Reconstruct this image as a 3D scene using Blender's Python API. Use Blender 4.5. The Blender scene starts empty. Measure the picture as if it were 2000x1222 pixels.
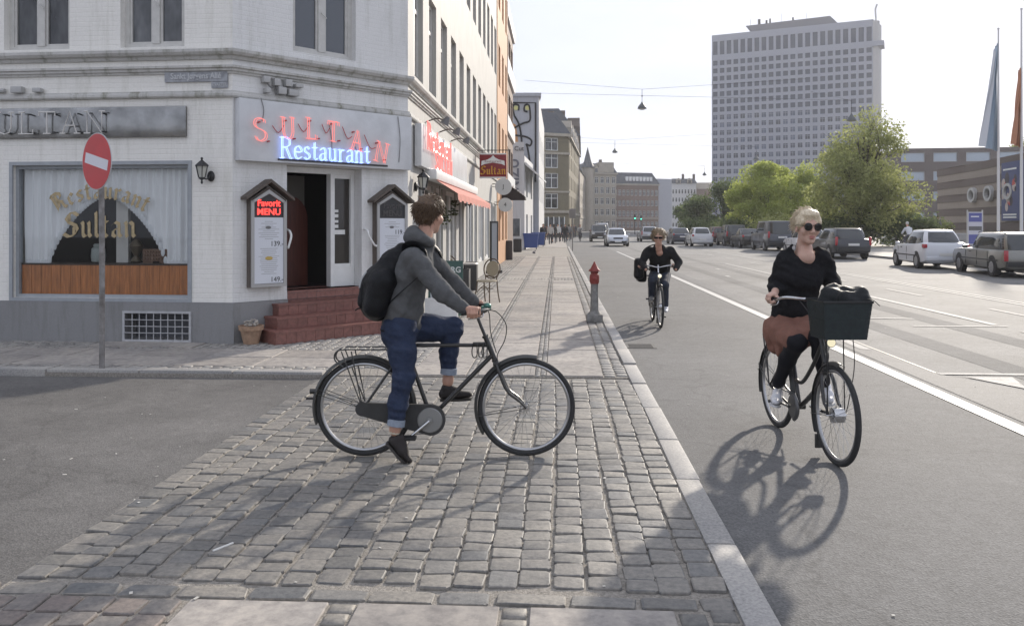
import bpy, bmesh, math, random
import numpy as np
from math import sin, cos, pi, radians, sqrt, atan2
from mathutils import Vector, Matrix

random.seed(7)
NPR = np.random.RandomState(11)
scene = bpy.context.scene
COL = scene.collection

# ------------------------------------------------------------------ camera
CAM_H = 1.66
YAW = math.atan(88 / 1600.0)          # the street runs slightly right of the lens axis
cam_d = bpy.data.cameras.new('camera')
cam = bpy.data.objects.new('camera', cam_d)
COL.objects.link(cam)
cam.location = (0, 0, CAM_H)
cam.rotation_euler = (radians(90), 0, YAW)
cam_d.sensor_width = 36
cam_d.lens = 28.8
cam_d.shift_y = -171 / 2000.0
cam_d.clip_start = 0.05
cam_d.clip_end = 4000
scene.camera = cam

# ------------------------------------------------------------------ light
SUN_EL, SUN_AZ = radians(21.5), radians(27.6)     # azimuth measured from +Y towards +X
world = bpy.data.worlds.new('World')
scene.world = world
world.use_nodes = True
wn = world.node_tree
wn.nodes.clear()
_out = wn.nodes.new('ShaderNodeOutputWorld')
_bg = wn.nodes.new('ShaderNodeBackground')
_sky = wn.nodes.new('ShaderNodeTexSky')
_sky.sky_type = 'NISHITA'
_sky.sun_disc = False
_sky.sun_elevation = SUN_EL
_sky.sun_rotation = SUN_AZ
_sky.air_density = 1.0
_sky.dust_density = 2.0
_sky.ozone_density = 3.0
_bg.inputs['Strength'].default_value = 0.15
# thin high cloud: evens the clear sky towards a milky veil with soft streaks
_tc = wn.nodes.new('ShaderNodeTexCoord')
_mp = wn.nodes.new('ShaderNodeMapping')
_mp.inputs['Scale'].default_value = (1.2, 1.2, 4.5)
_nz = wn.nodes.new('ShaderNodeTexNoise')
_nz.inputs['Scale'].default_value = 2.2
_nz.inputs['Detail'].default_value = 7
_nz.inputs['Roughness'].default_value = 0.6
_rmp = wn.nodes.new('ShaderNodeMapRange')
_rmp.inputs['From Min'].default_value = 0.35
_rmp.inputs['From Max'].default_value = 0.75
_rmp.inputs['To Min'].default_value = 0.955
_rmp.inputs['To Max'].default_value = 1.0
_mix = wn.nodes.new('ShaderNodeMix')
_mix.data_type = 'RGBA'
_mix.inputs['B'].default_value = (2.42, 2.55, 2.98, 1)
wn.links.new(_tc.outputs['Generated'], _mp.inputs['Vector'])
wn.links.new(_mp.outputs['Vector'], _nz.inputs['Vector'])
wn.links.new(_nz.outputs['Fac'], _rmp.inputs['Value'])
wn.links.new(_rmp.outputs['Result'], _mix.inputs['Factor'])
wn.links.new(_sky.outputs['Color'], _mix.inputs['A'])
wn.links.new(_mix.outputs['Result'], _bg.inputs['Color'])
wn.links.new(_bg.outputs['Background'], _out.inputs['Surface'])

sun_d = bpy.data.lights.new('sun', 'SUN')
sun_d.energy = 2.3
sun_d.angle = radians(1.3)
sun_d.color = (1.0, 0.91, 0.79)
sun = bpy.data.objects.new('sun', sun_d)
COL.objects.link(sun)
SUN_DIR = Vector((cos(SUN_EL) * sin(SUN_AZ), cos(SUN_EL) * cos(SUN_AZ), sin(SUN_EL)))
sun.rotation_euler = (-SUN_DIR).to_track_quat('-Z', 'Y').to_euler()
sun.location = SUN_DIR * 200

# ------------------------------------------------------------------ picture
vs = scene.view_settings
vs.view_transform = 'Standard'
vs.look = 'None'
vs.exposure = 1.17
vs.gamma = 1
vs.use_curve_mapping = False
scene.render.engine = 'CYCLES'
scene.cycles.use_denoising = True
scene.cycles.max_bounces = 6
scene.cycles.diffuse_bounces = 3
scene.cycles.glossy_bounces = 3
scene.cycles.transmission_bounces = 6
scene.cycles.transparent_max_bounces = 12
scene.cycles.volume_bounces = 1
scene.cycles.caustics_reflective = False
scene.cycles.caustics_refractive = False

# ------------------------------------------------------------------ frames
CY, SY = cos(YAW), sin(YAW)
def C(X, d, z=0.0):
    """lens frame (right, ahead, up) -> street frame"""
    return Vector((X * CY - d * SY, X * SY + d * CY, z))
def at(px, py, d):
    """a point seen at (px, py) of the 2000 px photograph, d metres ahead"""
    return C((px - 1000) / 1600.0 * d, d, CAM_H + (440 - py) / 1600.0 * d)
def gp(px, py, z=0.0):
    return at(px, py, (CAM_H - z) * 1600.0 / (py - 440))

# ------------------------------------------------------------------ materials
MATS = {}
def _ramp(nt, fac, stops):
    r = nt.nodes.new('ShaderNodeValToRGB')
    e = r.color_ramp.elements
    while len(e) < len(stops):
        e.new(0.5)
    for k, (p, c) in enumerate(stops):
        e[k].position = p
        e[k].color = (c[0], c[1], c[2], 1)
    nt.links.new(fac, r.inputs['Fac'])
    return r.outputs['Color']
def mat(name, col, rough=0.6, metal=0.0, var=0.0, scale=8.0, bump=0.0, bscale=None, detail=4.0,
        obj_var=0.0, emit=None, estr=0.0, spec=0.5, coat=0.0, trans=0.0, alpha=None, sheen=0.0, col2=None, stretch=None, ior=None):
    """principled material with noise colour variation, per-object variation and noise bump"""
    if name in MATS:
        return MATS[name]
    m = bpy.data.materials.new(name)
    m.use_nodes = True
    nt = m.node_tree
    b = nt.nodes['Principled BSDF']
    b.inputs['Base Color'].default_value = (*col, 1)
    b.inputs['Roughness'].default_value = rough
    b.inputs['Metallic'].default_value = metal
    b.inputs['Specular IOR Level'].default_value = spec
    if coat: b.inputs['Coat Weight'].default_value = coat; b.inputs['Coat Roughness'].default_value = 0.06
    if sheen: b.inputs['Sheen Weight'].default_value = sheen
    if ior: b.inputs['IOR'].default_value = ior
    if trans: b.inputs['Transmission Weight'].default_value = trans
    if alpha is not None: b.inputs['Alpha'].default_value = alpha
    if emit: b.inputs['Emission Color'].default_value = (*emit, 1); b.inputs['Emission Strength'].default_value = estr
    need = var or bump
    if need:
        tc = nt.nodes.new('ShaderNodeTexCoord')
        vec = tc.outputs['Object']
        if stretch:
            mp = nt.nodes.new('ShaderNodeMapping'); mp.inputs['Scale'].default_value = stretch
            nt.links.new(vec, mp.inputs['Vector']); vec = mp.outputs['Vector']
    out = None
    if var or col2:
        n = nt.nodes.new('ShaderNodeTexNoise')
        n.inputs['Scale'].default_value = scale
        n.inputs['Detail'].default_value = detail
        n.inputs['Roughness'].default_value = 0.65
        nt.links.new(vec, n.inputs['Vector'])
        a = [max(0, c * (1 - var)) for c in col]
        c2 = col2 or [min(1, c * (1 + var)) for c in col]
        out = _ramp(nt, n.outputs['Fac'], [(0.3, a), (0.7, c2)])
    if obj_var:
        oi = nt.nodes.new('ShaderNodeObjectInfo')
        mr = nt.nodes.new('ShaderNodeMapRange')
        mr.inputs['To Min'].default_value = 1 - obj_var
        mr.inputs['To Max'].default_value = 1 + obj_var
        nt.links.new(oi.outputs['Random'], mr.inputs['Value'])
        mx = nt.nodes.new('ShaderNodeMix'); mx.data_type = 'RGBA'; mx.blend_type = 'MULTIPLY'
        mx.inputs['Factor'].default_value = 1
        if out: nt.links.new(out, mx.inputs['A'])
        else: mx.inputs['A'].default_value = (*col, 1)
        nt.links.new(mr.outputs['Result'], mx.inputs['B'])
        out = mx.outputs['Result']
    if out:
        nt.links.new(out, b.inputs['Base Color'])
    if bump:
        n2 = nt.nodes.new('ShaderNodeTexNoise')
        n2.inputs['Scale'].default_value = bscale or scale * 3
        n2.inputs['Detail'].default_value = 5
        nt.links.new(vec, n2.inputs['Vector'])
        bp = nt.nodes.new('ShaderNodeBump')
        bp.inputs['Strength'].default_value = min(1, bump)
        bp.inputs['Distance'].default_value = 0.01
        nt.links.new(n2.outputs['Fac'], bp.inputs['Height'])
        nt.links.new(bp.outputs['Normal'], b.inputs['Normal'])
    MATS[name] = m
    return m

# ------------------------------------------------------------------ objects
def tag(o, label=None, cat=None, group=None, kind=None):
    if label: o['label'] = label
    if cat: o['category'] = cat
    if group: o['group'] = group
    if kind: o['kind'] = kind
    return o
def thing(name, label, cat, loc=(0, 0, 0), rz=0.0, group=None):
    o = bpy.data.objects.new(name, None)
    o.empty_display_size = 0.2
    COL.objects.link(o)
    o.location = loc
    o.rotation_euler = (0, 0, rz)
    return tag(o, label, cat, group)
def link(name, me, parent=None):
    o = bpy.data.objects.new(name, me)
    COL.objects.link(o)
    if parent is not None: o.parent = parent
    return o
def copy_tree(o, parent=None):
    c = o.copy()
    COL.objects.link(c)
    if parent is not None: c.parent = parent
    for ch in o.children: copy_tree(ch, c)
    return c

def perp(d):
    d = Vector(d).normalized()
    a = Vector((0, 0, 1)) if abs(d.z) < 0.9 else Vector((1, 0, 0))
    u = d.cross(a).normalized()
    return u, d.cross(u).normalized()

class MB:
    """collects shapes for ONE mesh object"""
    def __init__(self):
        self.v, self.f, self.mi, self.sm = [], [], [], []
    def add(self, vs, fs, mi=0, smooth=False):
        b = len(self.v)
        self.v.extend([tuple(p) for p in vs])
        for f in fs:
            self.f.append([b + i for i in f]); self.mi.append(mi); self.sm.append(smooth)
        return self
    def box(self, lo, hi, mi=0, M=None):
        x0, y0, z0 = lo; x1, y1, z1 = hi
        vs = [(x0, y0, z0), (x1, y0, z0), (x1, y1, z0), (x0, y1, z0), (x0, y0, z1), (x1, y0, z1), (x1, y1, z1), (x0, y1, z1)]
        if M is not None: vs = [M @ Vector(p) for p in vs]
        return self.add(vs, [(3, 2, 1, 0), (4, 5, 6, 7), (0, 1, 5, 4), (1, 2, 6, 5), (2, 3, 7, 6), (3, 0, 4, 7)], mi)
    def cbox(self, c, s, mi=0, M=None, ch=0.0):
        lo = [c[i] - s[i] / 2 for i in range(3)]; hi = [c[i] + s[i] / 2 for i in range(3)]
        if ch <= 0: return self.box(lo, hi, mi, M)
        bm = bmesh.new()
        bmesh.ops.create_cube(bm, size=1)
        for v in bm.verts: v.co = Vector([c[i] + v.co[i] * s[i] for i in range(3)])
        bmesh.ops.bevel(bm, geom=bm.edges[:], offset=ch, segments=2, affect='EDGES', profile=0.6)
        vs = [(M @ v.co) if M is not None else v.co.copy() for v in bm.verts]
        bm.verts.index_update()
        fs = [[v.index for v in f.verts] for f in bm.faces]
        bm.free()
        return self.add(vs, fs, mi, True)
    def quad(self, a, b, c, d, mi=0):
        return self.add([a, b, c, d], [(0, 1, 2, 3)], mi)
    def tube(self, path, r, n=8, mi=0, cap=True, closed=False, flat=None):
        path = [Vector(p) for p in path]
        k = len(path)
        rs = r if isinstance(r, (list, tuple)) else [r] * k
        vs, u = [], None
        for i in range(k):
            if closed: t = path[(i + 1) % k] - path[i - 1]
            else: t = path[min(i + 1, k - 1)] - path[max(i - 1, 0)]
            if t.length < 1e-9: t = Vector((0, 0, 1))
            t.normalize()
            if u is None: u = perp(t)[0]
            u = (u - t * u.dot(t))
            if u.length < 1e-6: u = perp(t)[0]
            u.normalize(); w = t.cross(u)
            for j in range(n):
                a = 2 * pi * j / n
                vs.append(path[i] + (u * cos(a) + w * sin(a) * (flat or 1)) * rs[i])
        fs = []
        for i in range(k if closed else k - 1):
            for j in range(n):
                p, q = i * n, ((i + 1) % k) * n
                fs.append((p + j, p + (j + 1) % n, q + (j + 1) % n, q + j))
        if cap and not closed:
            fs.append(tuple(range(n - 1, -1, -1))); fs.append(tuple((k - 1) * n + j for j in range(n)))
        return self.add(vs, fs, mi, True)
    def cyl(self, a, b, r, n=16, mi=0, r2=None):
        return self.tube([a, b], [r, r if r2 is None else r2], n, mi)
    def lathe(self, prof, n=20, mi=0, M=None, smooth=True):
        """prof: list of (r, z)"""
        vs, fs = [], []
        for (r, z) in prof:
            for j in range(n):
                a = 2 * pi * j / n
                p = Vector((r * cos(a), r * sin(a), z))
                vs.append(M @ p if M is not None else p)
        for i in range(len(prof) - 1):
            for j in range(n):
                fs.append((i * n + j, i * n + (j + 1) % n, (i + 1) * n + (j + 1) % n, (i + 1) * n + j))
        fs.append(tuple(range(n - 1, -1, -1))); fs.append(tuple((len(prof) - 1) * n + j for j in range(n)))
        return self.add(vs, fs, mi, smooth)
    def ball(self, c, r, nu=14, nv=9, mi=0, M=None):
        r = r if isinstance(r, (list, tuple)) else (r, r, r)
        vs, fs = [], []
        for i in range(nv + 1):
            t = pi * i / nv
            for j in range(nu):
                a = 2 * pi * j / nu
                p = Vector((c[0] + r[0] * sin(t) * cos(a), c[1] + r[1] * sin(t) * sin(a), c[2] + r[2] * cos(t)))
                vs.append(M @ p if M is not None else p)
        for i in range(nv):
            for j in range(nu):
                fs.append((i * nu + j, (i + 1) * nu + j, (i + 1) * nu + (j + 1) % nu, i * nu + (j + 1) % nu))
        return self.add(vs, fs, mi, True)
    def prism(self, poly, depth_vec, mi=0):
        """closed polygon (3-D points, counter-clockwise seen from -depth side) extruded by depth_vec"""
        d = Vector(depth_vec); k = len(poly)
        vs = [Vector(p) for p in poly] + [Vector(p) + d for p in poly]
        fs = [tuple(range(k - 1, -1, -1)), tuple(range(k, 2 * k))] + [(i, (i + 1) % k, k + (i + 1) % k, k + i) for i in range(k)]
        return self.add(vs, fs, mi)
    def text(self, s, size, M, mi=0, extrude=0.002, align='CENTER', space=1.0, sx=1.0, bold=0.0):
        cu = bpy.data.curves.new('t', 'FONT')
        cu.body = s; cu.size = size; cu.extrude = extrude; cu.align_x = align; cu.align_y = 'CENTER'
        cu.space_character = space; cu.resolution_u = 3; cu.offset = bold
        o = bpy.data.objects.new('t', cu); COL.objects.link(o)
        dg = bpy.context.evaluated_depsgraph_get()
        me = o.evaluated_get(dg).to_mesh()
        vs = [M @ Vector((v.co.x * sx, v.co.y, v.co.z)) for v in me.vertices]
        fs = [tuple(p.vertices) for p in me.polygons]
        o.evaluated_get(dg).to_mesh_clear()
        bpy.data.objects.remove(o); bpy.data.curves.remove(cu)
        return self.add(vs, fs, mi)
    def mesh(self, mats, name='m'):
        me = bpy.data.meshes.new(name)
        me.from_pydata(self.v, [], self.f)
        for m in (mats if isinstance(mats, (list, tuple)) else [mats]): me.materials.append(m)
        me.polygons.foreach_set('material_index', self.mi)
        me.polygons.foreach_set('use_smooth', self.sm)
        me.update()
        bm = bmesh.new(); bm.from_mesh(me)
        if name in ('roof', 'windows', 'body'): bmesh.ops.remove_doubles(bm, verts=bm.verts[:], dist=1e-5)
        if len(bm.faces) < 60000: bmesh.ops.recalc_face_normals(bm, faces=bm.faces[:])
        bm.to_mesh(me); bm.free()
        return me
    def build(self, name, mats, parent=None, auto=True):
        me = self.mesh(mats, name)
        o = link(name, me, parent)
        if auto and any(self.sm):
            try: me.set_sharp_from_angle(angle=radians(38))
            except Exception: pass
        return o

def frame(o, x, y=None, z=None):
    """matrix with columns x, y, z at origin o"""
    x = Vector(x).normalized()
    z = Vector(z).normalized() if z is not None else x.cross(Vector(y)).normalized()
    y = z.cross(x).normalized()
    return Matrix(((x.x, y.x, z.x, o[0]), (x.y, y.y, z.y, o[1]), (x.z, y.z, z.z, o[2]), (0, 0, 0, 1)))

def bez(pts, n=12):
    """smooth Catmull-Rom curve through the points"""
    P = [Vector(p) for p in pts]
    out = []
    for i in range(len(P) - 1):
        p0 = P[max(i - 1, 0)]; p1 = P[i]; p2 = P[i + 1]; p3 = P[min(i + 2, len(P) - 1)]
        for k in range(n):
            t = k / n
            out.append(0.5 * ((2 * p1) + (p2 - p0) * t + (2 * p0 - 5 * p1 + 4 * p2 - p3) * t * t + (3 * p1 - p0 - 3 * p2 + p3) * t ** 3))
    out.append(P[-1].copy())
    return out

# ------------------------------------------------------------------ solid modelling with distance fields
def surface_nets(F, org, h):
    nx, ny, nz = F.shape
    S = F < 0
    acc = np.zeros((nx - 1, ny - 1, nz - 1, 3)); cnt = np.zeros((nx - 1, ny - 1, nz - 1))
    cs = [(i, j, k) for i in (0, 1) for j in (0, 1) for k in (0, 1)]
    def sub(A, c): return A[c[0]:nx - 1 + c[0], c[1]:ny - 1 + c[1], c[2]:nz - 1 + c[2]]
    for a in cs:
        for ax in range(3):
            if a[ax] == 1: continue
            b = list(a); b[ax] = 1
            fa, fb = sub(F, a), sub(F, b)
            m = (fa < 0) != (fb < 0)
            t = np.where(m, fa / np.where(m, fa - fb, 1), 0)
            for q in range(3):
                acc[..., q] += np.where(m, a[q] + (t if q == ax else 0), 0)
            cnt += m
    act = cnt > 0
    idx = -np.ones(act.shape, int); idx[act] = np.arange(act.sum())
    I = np.argwhere(act)
    V = (I + acc[act] / cnt[act][:, None]) * h + np.array(org)
    faces = []
    def emit(m, off):
        p = np.argwhere(m)
        if len(p) == 0: return None
        return p
    sx = S[:-1, 1:-1, 1:-1] != S[1:, 1:-1, 1:-1]
    p = np.argwhere(sx)
    if len(p):
        i, j, k = p[:, 0], p[:, 1] + 1, p[:, 2] + 1
        q = np.stack([idx[i, j - 1, k - 1], idx[i, j, k - 1], idx[i, j, k], idx[i, j - 1, k]], 1)
        fl = S[i, j, k]; q[~fl] = q[~fl][:, ::-1]; faces.append(q)
    sy = S[1:-1, :-1, 1:-1] != S[1:-1, 1:, 1:-1]
    p = np.argwhere(sy)
    if len(p):
        i, j, k = p[:, 0] + 1, p[:, 1], p[:, 2] + 1
        q = np.stack([idx[i - 1, j, k - 1], idx[i - 1, j, k], idx[i, j, k], idx[i, j, k - 1]], 1)
        fl = S[i, j, k]; q[~fl] = q[~fl][:, ::-1]; faces.append(q)
    sz = S[1:-1, 1:-1, :-1] != S[1:-1, 1:-1, 1:]
    p = np.argwhere(sz)
    if len(p):
        i, j, k = p[:, 0] + 1, p[:, 1] + 1, p[:, 2]
        q = np.stack([idx[i - 1, j - 1, k], idx[i, j - 1, k], idx[i, j, k], idx[i - 1, j, k]], 1)
        fl = S[i, j, k]; q[~fl] = q[~fl][:, ::-1]; faces.append(q)
    return V, np.concatenate(faces)

class Solid:
    """smooth union / cut of tapered limbs and ellipsoids, meshed as one continuous skin"""
    def __init__(self, k=0.02): self.ops = []; self.k = k; self.wr = []
    def limb(self, a, b, ra, rb, k=None, sq=None, op='u'):
        self.ops.append(('c', np.array(a, float), np.array(b, float), ra, rb, self.k if k is None else k, sq, op)); return self
    def chain(self, pts, rs, k=None, sq=None):
        for i in range(len(pts) - 1): self.limb(pts[i], pts[i + 1], rs[i], rs[i + 1], k, sq)
        return self
    def ell(self, c, r, R=None, k=None, op='u'):
        R = np.array(R.to_3x3()) if R is not None else np.eye(3)
        self.ops.append(('e', np.array(c, float), np.array(r, float), R, None, self.k if k is None else k, None, op)); return self
    def box(self, c, s, R=None, rad=0.02, k=None, op='u'):
        R = np.array(R.to_3x3()) if R is not None else np.eye(3)
        self.ops.append(('b', np.array(c, float), np.array(s, float) / 2, R, rad, self.k if k is None else k, None, op)); return self
    def wrinkle(self, amp, freq, seed=0, dirn=None): self.wr.append((amp, freq, seed, dirn)); return self
    def bounds(self):
        lo = np.full(3, 1e9); hi = -lo
        for o in self.ops:
            if o[7] != 'u': continue
            if o[0] == 'c':
                for p, r in ((o[1], o[3]), (o[2], o[4])): lo = np.minimum(lo, p - r * 1.25); hi = np.maximum(hi, p + r * 1.25)
            else:
                r = np.abs(o[3]) @ (o[2] + (0 if o[0] == 'e' else 0)); lo = np.minimum(lo, o[1] - r); hi = np.maximum(hi, o[1] + r)
        return lo, hi
    def field(self, P):
        D = np.full(P.shape[:-1], 1e3)
        for o in self.ops:
            if o[0] == 'c':
                a, b, ra, rb, sq = o[1], o[2], o[3], o[4], o[6]
                ab = b - a; L2 = max(ab @ ab, 1e-9)
                t = np.clip(((P - a) @ ab) / L2, 0, 1)
                W = P - (a + t[..., None] * ab)
                if sq is not None:            # squash: (axis vector, factor) makes an oval section
                    ax = np.array(sq[0], float); ax /= np.linalg.norm(ax)
                    c = W @ ax; W = W + (c * (1 / sq[1] - 1))[..., None] * ax
                d = np.linalg.norm(W, axis=-1) - (ra + (rb - ra) * t)
                if sq is not None: d = d * min(1, sq[1] * 1.1)
            elif o[0] == 'e':
                q = (P - o[1]) @ o[3]
                k0 = np.linalg.norm(q / o[2], axis=-1); k1 = np.linalg.norm(q / (o[2] ** 2), axis=-1)
                d = k0 * (k0 - 1) / np.maximum(k1, 1e-9)
            else:
                q = np.abs((P - o[1]) @ o[3]) - (o[2] - o[4])
                d = np.linalg.norm(np.maximum(q, 0), axis=-1) + np.minimum(q.max(-1), 0) - o[4]
            k = o[5]
            if o[7] == 'u':
                if k <= 0: D = np.minimum(D, d)
                else:
                    h = np.clip(0.5 + 0.5 * (d - D) / k, 0, 1) if k > 0 else 0
                    # polynomial smooth minimum
                    D = d * (1 - h) + D * h - k * h * (1 - h) if False else np.minimum(D, d) - np.maximum(k - np.abs(D - d), 0) ** 2 / (4 * k)
            elif o[7] == 's':
                D = np.maximum(D, -d) + np.maximum(k - np.abs(D + d), 0) ** 2 / (4 * max(k, 1e-6))
            elif o[7] == 'i':
                D = np.maximum(D, d)
        for amp, fq, seed, dirn in self.wr:
            r = np.random.RandomState(seed)
            w = 0
            for q in range(4):
                v = r.randn(3); v /= np.linalg.norm(v)
                if dirn is not None: v = 0.35 * v + np.array(dirn) / np.linalg.norm(dirn)
                v2 = r.randn(3) * fq * 0.35
                ph = r.rand() * 6.28
                w = w + np.sin((P @ (v * fq * (0.7 + 0.6 * r.rand()))) + ph + 1.3 * np.sin(P @ v2 + ph * 2))
            w = w / 4
            D = D - amp * w
        return D
    def mesh(self, h, extra=None):
        lo, hi = self.bounds(); pad = 3 * h + 0.01
        lo = lo - pad; hi = hi + pad
        n = np.ceil((hi - lo) / h).astype(int) + 1
        g = np.stack(np.meshgrid(*[lo[i] + np.arange(n[i]) * h for i in range(3)], indexing='ij'), -1)
        D = self.field(g)
        if extra is not None: D = extra(g, D)
        return surface_nets(D, lo, h)
    def build(self, name, h, material, parent=None, smooth=2, extra=None, paint=None):
        V, Fc = self.mesh(h, extra)
        me = bpy.data.meshes.new(name)
        me.from_pydata(V.tolist(), [], Fc.tolist())
        ms = material if isinstance(material, (list, tuple)) else [material]
        for m in ms: me.materials.append(m)
        bm = bmesh.new(); bm.from_mesh(me)
        for _ in range(smooth): bmesh.ops.smooth_vert(bm, verts=bm.verts[:], factor=0.5, use_axis_x=True, use_axis_y=True, use_axis_z=True)
        bm.to_mesh(me); bm.free()
        me.polygons.foreach_set('use_smooth', [True] * len(me.polygons))
        if paint is not None:
            ce = np.array([p.center[:] for p in me.polygons])
            me.polygons.foreach_set('material_index', paint(ce).astype(int))
        me.update()
        return link(name, me, parent)
# ================================================================== GROUND
def stone_mat(name, stops, rough=0.75, sc=26.0, bump=0.5, spec=0.5):
    m = bpy.data.materials.new(name); m.use_nodes = True
    nt = m.node_tree; b = nt.nodes['Principled BSDF']
    b.inputs['Roughness'].default_value = rough
    b.inputs['Specular IOR Level'].default_value = spec
    oi = nt.nodes.new('ShaderNodeObjectInfo'); ge = nt.nodes.new('ShaderNodeNewGeometry')
    ad = nt.nodes.new('ShaderNodeMath'); ad.operation = 'ADD'
    fr = nt.nodes.new('ShaderNodeMath'); fr.operation = 'FRACT'
    nt.links.new(oi.outputs['Random'], ad.inputs[0]); nt.links.new(ge.outputs['Random Per Island'], ad.inputs[1])
    nt.links.new(ad.outputs[0], fr.inputs[0])
    c = _ramp(nt, fr.outputs[0], stops)
    n = nt.nodes.new('ShaderNodeTexNoise'); n.inputs['Scale'].default_value = sc; n.inputs['Detail'].default_value = 6; n.inputs['Roughness'].default_value = 0.7
    nt.links.new(ge.outputs['Position'], n.inputs['Vector'])
    g = _ramp(nt, n.outputs['Fac'], [(0.3, (0.62, 0.62, 0.64)), (0.5, (0.95, 0.95, 0.95)), (0.72, (1.3, 1.28, 1.24))])
    mx = nt.nodes.new('ShaderNodeMix'); mx.data_type = 'RGBA'; mx.blend_type = 'MULTIPLY'; mx.inputs['Factor'].default_value = 1
    nt.links.new(c, mx.inputs['A']); nt.links.new(g, mx.inputs['B'])
    n3 = nt.nodes.new('ShaderNodeTexNoise'); n3.inputs['Scale'].default_value = 1.1; n3.inputs['Detail'].default_value = 3
    nt.links.new(ge.outputs['Position'], n3.inputs['Vector'])
    g3 = _ramp(nt, n3.outputs['Fac'], [(0.32, (0.8, 0.81, 0.83)), (0.62, (1.08, 1.07, 1.05))])
    mx2 = nt.nodes.new('ShaderNodeMix'); mx2.data_type = 'RGBA'; mx2.blend_type = 'MULTIPLY'; mx2.inputs['Factor'].default_value = 1
    nt.links.new(mx.outputs['Result'], mx2.inputs['A']); nt.links.new(g3, mx2.inputs['B'])
    nt.links.new(mx2.outputs['Result'], b.inputs['Base Color'])
    bp = nt.nodes.new('ShaderNodeBump'); bp.inputs['Strength'].default_value = bump; bp.inputs['Distance'].default_value = 0.006
    nt.links.new(n.outputs['Fac'], bp.inputs['Height']); nt.links.new(bp.outputs['Normal'], b.inputs['Normal'])
    MATS[name] = m
    return m

def asphalt_mat(name, base, tint=(1, 1, 1), blotch=0.16, crack=0.35, rough=0.78):
    m = bpy.data.materials.new(name); m.use_nodes = True
    nt = m.node_tree; b = nt.nodes['Principled BSDF']
    b.inputs['Roughness'].default_value = rough; b.inputs['Specular IOR Level'].default_value = 0.28
    ge = nt.nodes.new('ShaderNodeNewGeometry'); pos = ge.outputs['Position']
    def nz(s, d=4, r=0.6):
        n = nt.nodes.new('ShaderNodeTexNoise'); n.inputs['Scale'].default_value = s; n.inputs['Detail'].default_value = d; n.inputs['Roughness'].default_value = r
        nt.links.new(pos, n.inputs['Vector']); return n.outputs['Fac']
    def mul(a, bb):
        x = nt.nodes.new('ShaderNodeMix'); x.data_type = 'RGBA'; x.blend_type = 'MULTIPLY'; x.inputs['Factor'].default_value = 1
        nt.links.new(a, x.inputs['A']); nt.links.new(bb, x.inputs['B']); return x.outputs['Result']
    c = [base * t for t in tint]
    vo = nt.nodes.new('ShaderNodeTexVoronoi'); vo.inputs['Scale'].default_value = 95
    nt.links.new(pos, vo.inputs['Vector'])
    sp = _ramp(nt, vo.outputs['Color'], [(0.1, [x * 0.8 for x in c]), (0.5, c), (0.93, [x * 1.25 for x in c])])
    bl = _ramp(nt, nz(0.55, 6), [(0.3, (1 - blotch,) * 3), (0.68, (1 + blotch,) * 3)])
    b2 = _ramp(nt, nz(7, 5, 0.7), [(0.28, (0.86,) * 3), (0.7, (1.12,) * 3)])
    col = mul(mul(sp, bl), b2)
    # wandering hairline cracks
    wv = nt.nodes.new('ShaderNodeTexNoise'); wv.inputs['Scale'].default_value = 1.7; wv.inputs['Detail'].default_value = 5
    nt.links.new(pos, wv.inputs['Vector'])
    ad = nt.nodes.new('ShaderNodeMixRGB'); ad.blend_type = 'ADD'; ad.inputs['Fac'].default_value = 0.9
    nt.links.new(pos, ad.inputs['Color1']); nt.links.new(wv.outputs['Color'], ad.inputs['Color2'])
    ve = nt.nodes.new('ShaderNodeTexVoronoi'); ve.feature = 'DISTANCE_TO_EDGE'; ve.inputs['Scale'].default_value = 0.42
    nt.links.new(ad.outputs['Color'], ve.inputs['Vector'])
    k = 1 - crack
    cr = _ramp(nt, ve.outputs['Distance'], [(0.0, (k, k, k)), (0.010, (1, 1, 1))])
    col = mul(col, cr)
    nt.links.new(col, b.inputs['Base Color'])
    bp = nt.nodes.new('ShaderNodeBump'); bp.inputs['Strength'].default_value = 0.55; bp.inputs['Distance'].default_value = 0.004
    nt.links.new(vo.outputs['Distance'], bp.inputs['Height']); nt.links.new(bp.outputs['Normal'], b.inputs['Normal'])
    MATS[name] = m
    return m

M_ROAD = asphalt_mat('asphalt_carriageway', 0.172, (1.0, 0.985, 0.955), 0.22, 0.25, 0.8)
M_LANE = asphalt_mat('asphalt_cycle_lane', 0.138, (1.0, 0.99, 0.97), 0.12, 0.2, 0.82)
M_SIDE = asphalt_mat('asphalt_side_road', 0.128, (1.04, 1.0, 0.95), 0.3, 0.18, 0.85)
M_DARKA = asphalt_mat('asphalt_patch', 0.125, (1, 1, 1.01), 0.15, 0.2, 0.75)
M_COB = stone_mat('granite_sett', [(0.0, (0.165, 0.160, 0.148)), (0.35, (0.218, 0.206, 0.186)), (0.7, (0.256, 0.238, 0.210)), (0.88, (0.186, 0.183, 0.175)), (1.0, (0.135, 0.138, 0.138))], 0.62, 30, 0.6)
M_COBR = stone_mat('reddish_sett', [(0.0, (0.215, 0.18, 0.16)), (0.5, (0.19, 0.178, 0.166)), (1.0, (0.23, 0.185, 0.165))], 0.7, 30, 0.6)
M_SMALL = stone_mat('small_sett', [(0.0, (0.22, 0.21, 0.20)), (0.5, (0.31, 0.295, 0.27)), (1.0, (0.36, 0.345, 0.32))], 0.75, 40, 0.5)
M_SLAB = stone_mat('pavement_slab', [(0.0, (0.28, 0.258, 0.236)), (0.5, (0.325, 0.30, 0.275)), (1.0, (0.37, 0.342, 0.312))], 0.8, 12, 0.25)
M_KERB = stone_mat('granite_kerb', [(0.0, (0.30, 0.29, 0.275)), (0.5, (0.35, 0.338, 0.32)), (1.0, (0.40, 0.385, 0.362))], 0.65, 60, 0.4)
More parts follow.
